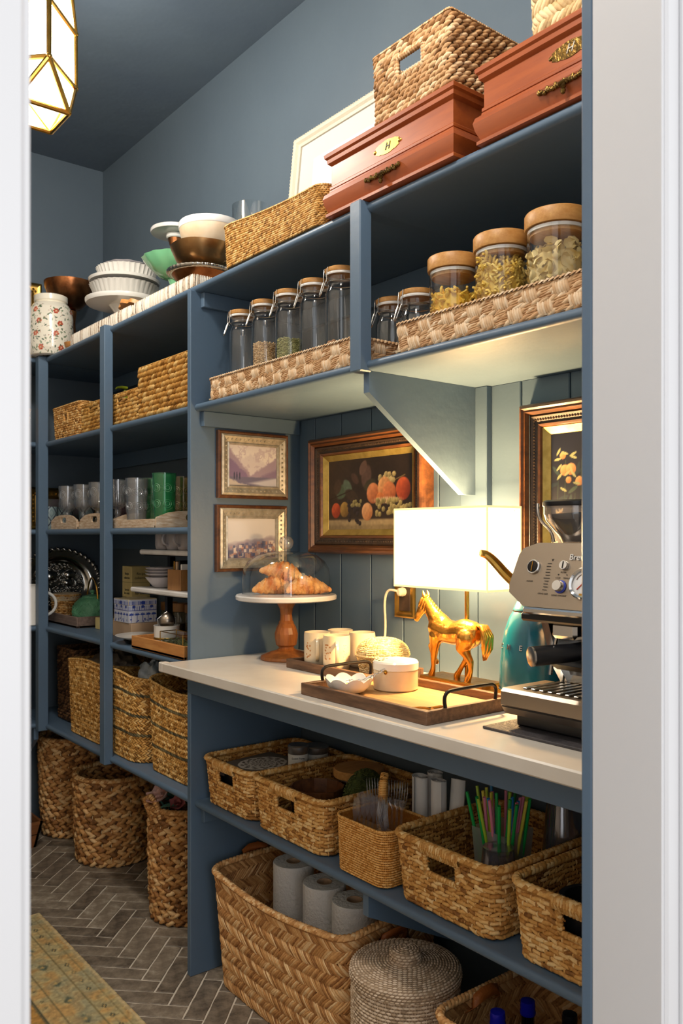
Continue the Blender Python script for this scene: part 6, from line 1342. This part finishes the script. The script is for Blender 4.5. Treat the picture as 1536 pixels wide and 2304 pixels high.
    # hopper
    hp = MB().lathe([(.030, .3405), (.036, .352), (.058, .38), (.062, .392), (.062, .408)], 40, (.092, .058, 0), close=False).build('bean_hopper', 'smoke_plastic', t); MB().lathe([(.063, .406), (.064, .408), (.064, .414), (.06, .417), (.001, .417)], 40, (.092, .058, 0)).build('hopper_lid', 'black_plastic', hp); MB().lathe([(.028, .342), (.034, .352), (.052, .378), (.054, .392), (.001, .396)], 32, (.092, .058, 0)).build('coffee_beans', 'coffee', hp)
    MB().tube(smooth_path([(.05, .116, .412), (.047, .114, .395), (.05, .11, .38), (.058, .092, .362), (.06, .088, .341)]), .003, 8).build('hopper_rail', 'chrome', hp)
    lp = smooth_path([(.125, .15, .232), (.118, .20, .243), (.110, .238, .270), (.098, .262, .300), (.090, .276, .315), (.078, .283, .318)]); MB().tube(lp, [.015 - .006 * (k / (len(lp) - 1)) ** 2 for k in range(len(lp))], 10, flat=.7).build('side_lever', 'brass', t)
    # group head and portafilter
    MB().lathe([(.032, .178), (.034, .182), (.034, .196)], 32, (.085, -.01, 0)).build('group_head', 'chrome', t); pf = MB().lathe([(.014, .118), (.02, .122), (.031, .14), (.0325, .165), (.0325, .178)], 32, (.085, -.01, 0)).build('portafilter', 'chrome', t)
    MB().tube([(.07, -.004, .158), (.02, .022, .150), (-.045, .052, .146)], [.014, .0165, .0175], 16).build('handle', 'black_plastic', pf); MB().lathe([(.0172, 0), (.0172, .003), (.016, .0035), (.001, .0035)], 28).build('handle_cap', 'steel', pf).matrix_local = Matrix.Translation((-.0455, .0522, .146)) @ Vector((-.065, .03, -.004)).to_track_quat('Z', 'Y').to_matrix().to_4x4()
    cr = MB().prism([(.095, .136), (.06, .128), (.03, .128), (-.0, .13), (.022, .118), (.055, .114), (.06, .104), (.075, .112), (.12, .112), (.12, .136)], 1, -.012, .052).build('grind_cradle', 'black_plastic', t, 20)
    MB().tube([(.09, .09, .2), (.085, .1, .17), (.08, .108, .12), (.078, .11, .095)], .0042, 8).build('steam_wand', 'chrome', t); MB().box(.065, .125, .045, .10, .165, .195, .006).build('grinder_chute', 'chrome', t)
    m = tag(MB().box(1.176, 1.475, .70, 1.062, ZC_, ZC_ + .005, .001).build('slate_mat', 'slate'), 'dark slate mat under the espresso machine', 'mat')
espresso()

# ================================================================ shelf under the counter
g = 'rush baskets under the counter'
def rush(label, y0, y1, x1, h, hole=True):
    dx, dy = x1 - 1.192, y1 - y0
    return basket('rush_basket', label, (1.192 + dx / 2, (y0 + y1) / 2, Z5 + .003), (dx, dy, h), 'rush', 'w_rush', .0092, .021, .035, .93, [(0., .046, h - .056, h - .014)] if hole else None, .0085, .5, True, group=g, thick=.0048, handle_wrap=[(0., .056, h - .003, .012)] if hole else None, hi=True, rimrows=4, hole_frame=.0055)
rush('rush basket with a dark book beside the blue side panel', 1.895, 2.148, 1.52, .125)
rush('rush basket holding dark wooden bowls', 1.575, 1.885, 1.52, .128)
rush('rush basket holding the straws and plastic cups', 1.045, 1.33, 1.52, .135)
rush('rush basket cut off by the door jamb at lower right', .70, 1.012, 1.52, .135)
ZB = Z5 + .0085
def mandala_book():
    t = thing('patterned_book', 'dark book with a white mandala cover in the left basket', 'book', (1.32, 2.03, Z5 + .113), None, .12); hx, hy = .10, .085
    MB().box(-hx, hx, -hy, hy, -.028, .0, .002).build('cover', 'gray_wood', t)
    n = 90; U, V = np.meshgrid(np.linspace(-1, 1, n), np.linspace(-1, 1, n), indexing='ij'); r = np.hypot(U, V) * 1.25; a = np.arctan2(V, U); C = np.zeros((n, n, 3)) + hexc('#5d554c')
    m = (r < .95) & ((np.sin(12 * a + 9 * r) * np.sin(22 * r) > -.1) | (np.abs(r - .9) < .04) | (np.abs(r - .5) < .03)); C = np.where(m[..., None], hexc('#c9c4bb'), C)
    painted('mandala', np.stack([U * hx * .98, V * hy * .98, np.full_like(U, .0012)], 2), C, 'painted_print', t); MB().box(-hx + .002, hx, -hy + .003, hy - .003, -.025, -.003).build('pages', 'paper', t)
mandala_book()
tk = card_box('photo_box', 'black photo box standing at the front of the left basket', 'box', (1.225, 2.022, ZB), .02, .12, .11, 'black_plastic')
for (x, y, r, h, lab, s) in ((1.40, 1.955, .029, .105, 'taller lidded tin with a printed label in the left basket', 'PURE HONEY'), (1.415, 1.888 - .0, .001, .001, '', '')):
    pass
def tin(x, y, r, h, lab, lines, z):
    t = thing('lidded_tin', lab, 'tin', (x, y, z), 'lidded tins'); MB().lathe([(.001, 0), (r, 0), (r, h * .78), (r - .001, h * .78)], 36).build('tin_body', 'tin_label', t); MB().lathe([(r + .0005, h * .76), (r + .001, h * .77), (r + .001, h * .96), (r - .002, h), (.001, h)], 36).build('tin_lid', 'tin_silver', t)
    a = math.atan2(-y, -x); nn = Vector((math.cos(a), math.sin(a), 0))
    for k, s in enumerate(lines): text('label_print', s, .0075 - .001 * (k > 0), 'ink', t, face_m((nn.x * (r + .0004), nn.y * (r + .0004), h * .66 - k * h * .13), (-nn.y, nn.x, 0), (0, 0, 1)), .0002)
tin(1.385, 1.945, .029, .10, 'taller lidded tin with printed label behind the dark book', ['Sweet Farm', 'Honey', 'pure', 'organic'], Z5 + .075); tin(1.44, 1.948 - .0, .001, .001, 'x', [], 0) if False else tin(1.455, 1.955, .036, .085, 'shorter white lidded tin with a black mark, left basket', ['^', 'salt'], Z5 + .075)
MB().box(1.36, 1.49, 1.91, 2.06, ZB, Z5 + .0745).build('riser_box', 'kraft'); tag(bpy.data.objects['riser_box'], 'kraft box under the two lidded tins', 'box')
def wood_lid_jar():
    t = thing('lidded_bowl', 'round container with a flat wooden lid at the back', 'container', (1.434, 1.735, ZB)); MB().lathe([(.001, 0), (.06, 0), (.062, .01), (.062, .11), (.06, .115)], 40).build('bowl', 'brown_glass', t); MB().lathe([(.064, .115), (.068, .118), (.068, .135), (.065, .138), (.001, .138)], 48).build('wooden_lid', 'oak_lid', t)
wood_lid_jar()
for k in range(3):
    t = thing('wooden_bowl', ('dark bowl at the bottom of the stack in the basket', 'dark bowl in the middle of the stack in the basket', 'polished wooden bowl on top of the stack in the basket')[k], 'bowl', (1.295, 1.735, ZB + (0, .028, .05)[k]), 'dark stacked bowls'); r = (.066, .069, .071)[k]
    MB().lathe([(.001, .008), (.03, .0), (.04, .002), (r * .9, .026), (r, .05), (r, .064), (r - .004, .065), (r * .86, .03), (.03, .014), (.001, .012)], 12 if k == 2 else 44).build('bowl', ('brown_glass', 'brown_glass', 'frame_wood')[k], t, 25)
def moss():
    t = thing('moss_ball', 'dark green preserved moss bundle beside the bowls', 'moss', (1.355, 1.618, ZB)); mb = MB(); rg = random.Random(2); mb.ell((0, 0, .095), (.062, .03, .075), 16, 10)
    for k in range(1300):
        u, v = rg.uniform(0, 6.28), math.acos(rg.uniform(-1, 1)); n = Vector((math.sin(v) * math.cos(u), math.sin(v) * math.sin(u), math.cos(v))); p = Vector((n.x * .064, n.y * .032, .095 + n.z * .077)); mb.ell(p, (.0038, .0028, .0018), 5, 3, Matrix.Rotation(rg.uniform(0, 6), 3, 'Z') @ Matrix.Rotation(rg.uniform(-1.3, 1.3), 3, 'X'))
    o = mb.build('moss', 'moss', t); o['kind'] = 'stuff'
moss()
# cutlery caddy
def caddy():
    t = basket('cutlery_caddy', 'fine rattan caddy of plastic cutlery with arched handle', (1.262, 1.443, Z5 + .003), (.145, .178, .122), 'fine', 'w_rattan', .0052, .0085, .03, .95, None, .003, 1.2, False, thick=.0024, hi=False, group=None, cat='caddy', tone=(.3, .95))
    wb = WB(); wrapped(wb, [(.0, .0 + .062 * math.cos(a) * 0, .02 + .0) for a in (0,)] + [(0, 0, .03), (0, 0, .10), (.002, .001, .15), (.006, .004, .185), (.012, .008, .205), (.022, .016, .21)], .0095, .005); wb.build('handle', 'w_rattan', t); MB().box(-.002, .002, -.08, .08, .004, .10).build('divider', 'bamboo', t)
caddy()
def fork_mesh(kind):
    n = 26; U = np.linspace(0, 1, n); mb = MB()
    wd = np.interp(U, [0, .08, .45, .62, .72, .8, .97, 1], [.0035, .006, .0035, .003, .009, .0115, .0105, .004] if kind != 'knife' else [.0035, .006, .004, .004, .008, .009, .007, .001]); zz = .004 * np.sin(U * 3.5) + .004 * U ** 4
    if kind == 'fork':
        P = np.stack([np.stack([wd[:20] * v, zz[:20] + .002 * v * v, U[:20] * .165], 1) for v in (-1, -.4, .4, 1)], 1); mb.grid(P)
        for k in range(4): x = (-1 + k * 2 / 3) * .0095; mb.tube([(x, zz[19] + .002, .125), (x, zz[22] + .001, .145), (x * .95, zz[25] + .002, .168)], [.0016, .0014, .0006], 5)
    else:
        d = .006 if kind == 'spoon' else .0005; P = np.stack([np.stack([wd * v, zz + (.002 + d * np.clip((U - .7) * 4, 0, 1)) * v * v, U * .165], 1) for v in (-1, -.5, 0, .5, 1)], 1); mb.grid(P)
    me = bpy.data.meshes.new(kind); me.from_pydata(mb.v, [], mb.f); me.materials.append(MATS['plastic_clear']); me.polygons.foreach_set('use_smooth', [True] * len(me.polygons)); return me
FM = {k: fork_mesh(k) for k in ('fork', 'spoon', 'knife')}
rg = random.Random(12)
def cutlery(kind, x, y, z, rx, ry, rz, label):
    o = bpy.data.objects.new('plastic_' + kind, FM[kind]); COL.objects.link(o); o.location = (x, y, z); o.rotation_euler = (rx, ry, rz); tag(o, label, kind, 'clear plastic cutlery')
for k in range(7): cutlery('fork', 1.30 - .004 * k, 1.425 + .0095 * k, Z5 + .035, .06, .02 * k - .05, 1.9 + .1 * k, 'clear plastic fork standing behind the caddy handle')
for k in range(5): cutlery('spoon', 1.235 + .006 * k, 1.508 - .010 * k, Z5 + .02, -.1 - .02 * k, -.15, 2.2, 'clear plastic spoon in the left half of the caddy')
cutlery('knife', 1.235, 1.515, Z5 + .03, -.32, -.25, 2.0, 'clear plastic knife tilted left over the caddy edge')
for k in range(7): cutlery('fork', 1.225 + .006 * (k % 3), 1.425 - .008 * k, Z5 - .008 + .008 * (k % 2) + .012, .05 + .05 * (k % 3), -.1 + .03 * k, 2.4 + .2 * k, 'clear plastic fork low in the right half of the caddy')
# rolled napkins
for k, (x, y, lab, tilt) in enumerate(((1.375, 1.435, 'leftmost rolled white napkin behind the caddy', (0, 0)), (1.425, 1.435, 'rolled white napkin at the back of the group', (0, 0)), (1.385, 1.383, 'rolled white napkin in the middle front', (0, 0)), (1.40, 1.352, 'rightmost rolled white napkin leaning to the right', (.16, .08)))):
    t = thing('rolled_napkin', lab, 'napkin', (x, y, Z5 + .001), 'rolled napkins'); t.rotation_euler = (tilt[0], tilt[1], .5 * k); n = 70; a = np.linspace(0, 5 * PI, n); r = .0075 + .0135 * a / a[-1]; Z = np.array([0, .004, .05, .1, .15, .196, .2]); 
    P = np.stack([np.stack([r * np.cos(a) * (1 + .02 * np.sin(7 * z * 40)), r * np.sin(a), np.full(n, z) + .002 * np.sin(a)], 1) for z in Z], 1); MB().grid(P).build('roll', 'napkin', t, 60)
    if k == 0: MB().lathe([(.0222, .07), (.0226, .07), (.0226, .095), (.0222, .095)], 28, close=False).build('band', 'black_plastic', t)
# straws in a frosted cup
def straws():
    t = thing('straw_cup', 'frosted square cup standing in the rush basket', 'cup', (1.355, 1.168, ZB)); h = .15; v = []
    for (z, r) in ((0, .036), (h, .045)): v += [(r * sx, r * sy, z) for sx, sy in ((-1, -1), (1, -1), (1, 1), (-1, 1))]
    MB().add(v, [(0, 1, 2, 3), (0, 1, 5, 4), (1, 2, 6, 5), (2, 3, 7, 6), (3, 0, 4, 7)]).build('cup_wall', 'frosted_cup', t, 0)
    cols = ['straw_green', 'straw_pink', 'straw_lime', 'straw_blue', 'straw_green', 'straw_lime', 'straw_pink', 'straw_yellow']; names = {'straw_green': 'green', 'straw_pink': 'pink', 'straw_lime': 'lime', 'straw_blue': 'blue', 'straw_yellow': 'yellow'}; ms = {}
    for c in set(cols):
        mb = MB(); mb.tube([(0, 0, 0), (0, 0, .222)], .0035, 8); me = bpy.data.meshes.new('straw'); me.from_pydata(mb.v, [], [f for f in mb.f if len(f) == 4]); me.materials.append(MATS[c]); me.polygons.foreach_set('use_smooth', [True] * len(me.polygons)); ms[c] = me
    r = random.Random(4)
    for k in range(36):
        c = cols[k % 8]; bx, by = r.uniform(-.026, .026), r.uniform(-.026, .026); tx, ty = bx + r.uniform(-.03, .03) + bx * .9, by + r.uniform(-.035, .035) + by * .9; o = bpy.data.objects.new('drinking_straw', ms[c]); COL.objects.link(o); o.location = (1.355 + bx, 1.168 + by, ZB + .002); d = Vector((tx - bx, ty - by, .2)); o.rotation_euler = d.to_track_quat('Z', 'Y').to_euler(); tag(o, names[c] + ' plastic drinking straw in the frosted cup', 'straw', names[c] + ' straws')
straws()
def cup_stack(x, y, r0, r1, h, lab, mat, n, up=False, z=ZB):
    t = thing('plastic_cups', lab, 'cups', (x, y, z)); 
    for k in range(n): MB().lathe([(r0, h - .001 - .006 * k + .006 * n), (r0 + .001, h - .012 - .006 * k + .006 * n), (r1, .008 + .006 * (n - k)), (r1 + .002, .004 + .006 * (n - k)), (r1 + .002, .006 * (n - k) - .004)] if not up else [(r0, .006 * k), (r0 + .001, .012 + .006 * k), (r1, h - .01 + .006 * k), (r1 + .002, h - .006 + .006 * k), (r1 + .002, h + .006 * k)], 40, close=False).build('cup', mat, t, 60)
    if not up: MB().lathe([(.001, h - .003 + .006 * n), (r0 - .004, h - .003 + .006 * n), (r0, h - .001 + .006 * n)], 40, close=False).build('cup_base', mat, t)
cup_stack(1.285, 1.118, .031, .042, .115, 'upside-down stack of clear plastic cups in front of the straws', 'smoke_plastic', 4)
cup_stack(1.455, 1.09, .033, .046, .16, 'tall stack of clear plastic cups at the back right', 'smoke_plastic', 8)
def black_gadget():
    t = thing('black_strainer', 'black round gadget inside the rush basket by the jamb', 'gadget', (1.268, .885, ZB)); MB().lathe([(.001, 0), (.04, 0), (.052, .05), (.058, .115), (.06, .12), (.05, .12), (.03, .02), (.001, .01)], 40).build('shell', 'black_plastic', t)
    for k in range(6): MB().tube([((.048 + .006 * k / 5) * math.cos(a), (.048 + .006 * k / 5) * math.sin(a), .045 + .011 * k) for a in np.linspace(0, 2 * PI, 30, endpoint=False)], .0016, 5, True).build('ridge', 'dark_metal', t)
    p = thing('paper_packet', 'white paper packet at the right end of the last basket', 'packet', (1.29, .765, ZB)); MB().box(-.05, .05, -.03, .03, 0, .165, .006).build('packet', 'napkin', p)
black_gadget()

# ================================================================ floor under the counter
def leather_loop(par, c, ax, hw, drop, out):
    """leather strap handle on the outside of a basket end; ax unit normal sign along y"""
    pts = [(c[0] - hw, c[1] + .004 * ax, c[2] - drop), (c[0] - hw, c[1] + .006 * ax, c[2] - .005), (c[0] - hw * .8, c[1] + out * .7 * ax, c[2] + .022), (c[0] - hw * .3, c[1] + out * ax, c[2] + .032), (c[0] + hw * .3, c[1] + out * ax, c[2] + .032), (c[0] + hw * .8, c[1] + out * .7 * ax, c[2] + .022), (c[0] + hw, c[1] + .006 * ax, c[2] - .005), (c[0] + hw, c[1] + .004 * ax, c[2] - drop)]
    V = []; F = []
    for i, p in enumerate(pts):
        e = Vector(pts[min(i + 1, len(pts) - 1)]) - Vector(pts[max(i - 1, 0)]); wv = Vector((0, 1, 0)) if abs(e.x) > abs(e.z) else Vector((1, 0, 0)); wv = wv * .011
        if abs(e.x) > abs(e.z) * .6: wv = Vector((0, .004 * ax, .011))
        V += [tuple(Vector(p) + wv), tuple(Vector(p) - wv)]
    for i in range(len(pts) - 1): F.append((2 * i, 2 * i + 2, 2 * i + 3, 2 * i + 1))
    o = MB().add(V, F).build('leather_handle', 'leather', par, 60); m = o.modifiers.new('t', 'SOLIDIFY'); m.thickness = .003; m.offset = 0
dip = lambda s: -.034 * np.cos(2 * PI * 2 * s) * .5 - .017 + .012 * np.sin(2 * PI * s)
bx = basket('rattan_hamper', 'large herringbone rattan basket holding paper towels', (1.362, 1.815, .003), (.325, .615, .335), 'herring', 'w_herring', .030, .0088, .045, .90, None, .009, .75, True, top=dip, group='herringbone rattan baskets', thick=.0042, tone=(.2, .98))
leather_loop(bx, (0, .300, .305), 1, .055, .05, .028); leather_loop(bx, (-.02, -.302, .30), -1, .05, .06, .03)
for k, (x, y) in enumerate(((1.39, 1.975), (1.372, 1.805), (1.365, 1.668))):
    t = thing('paper_towel', ('paper towel roll farthest left in the rattan basket', 'middle paper towel roll in the rattan basket', 'paper towel roll at the right under the shelf bracket')[k], 'paper towel', (x, y, .055), 'paper towel rolls'); R = .0585; n, m = 120, 60; A, Z = np.meshgrid(np.linspace(0, 2 * PI, n, endpoint=False), np.linspace(0, .285, m), indexing='ij'); rr = R + .0007 * (vnoise(A * 26, Z * 420, 4 + k) - .5)
    MB().grid(np.stack([rr * np.cos(A), rr * np.sin(A), Z], 2), True).build('sheets', 'paper', t, 80); MB().lathe([(R, .285), (R - .001, .2865), (.021, .2865), (.021, .25)], 48, close=False).build('roll_top', 'paper', t); MB().lathe([(.0212, .2868), (.0195, .2868), (.0195, .2), (.001, .2)], 28, close=False).build('core', 'kraft', t)
MB().box(1.26, 1.47, 1.58, 2.06, .008, .0545).build('packing_box', 'kraft'); tag(bpy.data.objects['packing_box'], 'kraft box under the paper towels inside the basket', 'box')
def round_box():
    t = thing('lidded_basket', 'round bleached rattan box with knobbed lid on the floor', 'basket', (1.268, 1.372, .003)); R = .119; fx, fy, L = circle(R); H = .30; W = wall_surf(fx, fy, H, .97, .012); wb = WB(); wb.shell(W, 80, 8, tone=.2, off=-.001); lay(wb, W, L, H, 'fine', .0075, .0125, None, False, .003, (.2, .98), False); wb.build('woven_wall', 'w_bleached', t)
    prof = np.array([(R + .003, .298), (R + .005, .304), (R + .004, .318), (R - .004, .324), (.06, .331), (.034, .333), (.0335, .335), (.0345, .350), (.030, .357), (.001, .36)]); d = np.concatenate([[0], np.cumsum(np.hypot(*np.diff(prof, axis=0).T))]); u = d / d[-1]
    lid = lambda s, q: np.stack([-np.interp(q, u, prof[:, 0]) * np.cos(2 * PI * s), -np.interp(q, u, prof[:, 0]) * np.sin(2 * PI * s), np.interp(q, u, prof[:, 1])], 1)
    wb = WB(); wb.shell(lid, 96, 40, tone=.25, off=-.001); rows = int(d[-1] / .0062)
    for i in range(rows):
        q = (i + .5) / rows; r = float(np.interp(q, u, prof[:, 0])); n = max(6, int(2 * PI * r / .0105)); s = (np.arange(n) + (.5 if i % 2 else 0)) / n; wb.strands(lid, 2 * PI * r, d[-1], np.stack([s, np.full(n, q)], 1), 0.12, .0046, .0024, .0022, rnd(n, .25, .98), 1, False)
    wb.build('woven_lid', 'w_bleached', t)
round_box()
hb = basket('rattan_hamper', 'herringbone rattan basket of dark bottles at the bottom right', (1.335, .975, .003), (.31, .45, .318), 'herring', 'w_herring', .030, .0095, .04, .92, None, .008, .75, True, group='herringbone rattan baskets', thick=.0042, tone=(.2, .98)); leather_loop(hb, (-.01, .218, .292), 1, .045, .06, -.012)
def bottle(x, y, h, lab, cap, kind):
    t = thing('glass_bottle', lab, 'bottle', (x, y, .012), 'dark bottles'); r = .030
    MB().lathe([(.001, 0), (r - .002, 0), (r, .004), (r, h * .5), (r * .9, h * .6), (.0155, h * .76), (.0135, h * .82), (.0132, h - .012), (.001, h - .012)], 32).build('bottle', 'bottle_black', t)
    if kind == 'foil': MB().lathe([(.0152, h - .028), (.0158, h - .026), (.0158, h - .022), (.0145, h - .018), (.0152, h - .012), (.014, h - .002), (.001, h)], 28).build('cap', cap, t)
    else:
        c = MB().lathe([(.0142, h - .02), (.0160, h - .018), (.0160, h - .004), (.0145, h), (.001, h)], 42, rf=lambda a, z: 1 + (.02 * math.cos(21 * a) if z < h - .003 else 0)).build('cap', 'tin_silver', t)
        st = []
        for k in range(10): a = PI * k / 5; q = .010 if k % 2 == 0 else .0042; st.append((q * math.cos(a), q * math.sin(a)))
        MB().prism(st, 2, h, h + .0008).build('cap_star', cap, c, 0); MB().lathe([(.0150, h * .8), (.0150, h * .9), (.0145, h * .9)], 28, close=False).build('neck_label', 'label_blue', t)
for a in ((1.245, 1.085, .345, 'dark bottle with blue foil cap nearest the leather handle', 'cap_blue', 'foil'), (1.335, 1.085, .335, 'dark bottle with blue foil cap farther back', 'cap_blue', 'foil'), (1.37, 1.01, .33, 'tall dark uncapped-looking bottle in the middle of the basket', 'black_plastic', 'foil'), (1.285, .985, .315, 'dark bottle with silver cap and red star, middle', 'cap_red', 'crown'), (1.345, .925, .33, 'dark bottle with silver cap and blue neck label at the back', 'cap_red', 'crown'), (1.235, 1.01, .312, 'dark bottle with silver cap and red star at the front', 'cap_red', 'crown'), (1.30, .865, .32, 'dark bottle with silver cap against the door jamb', 'cap_red', 'crown')): bottle(*a)
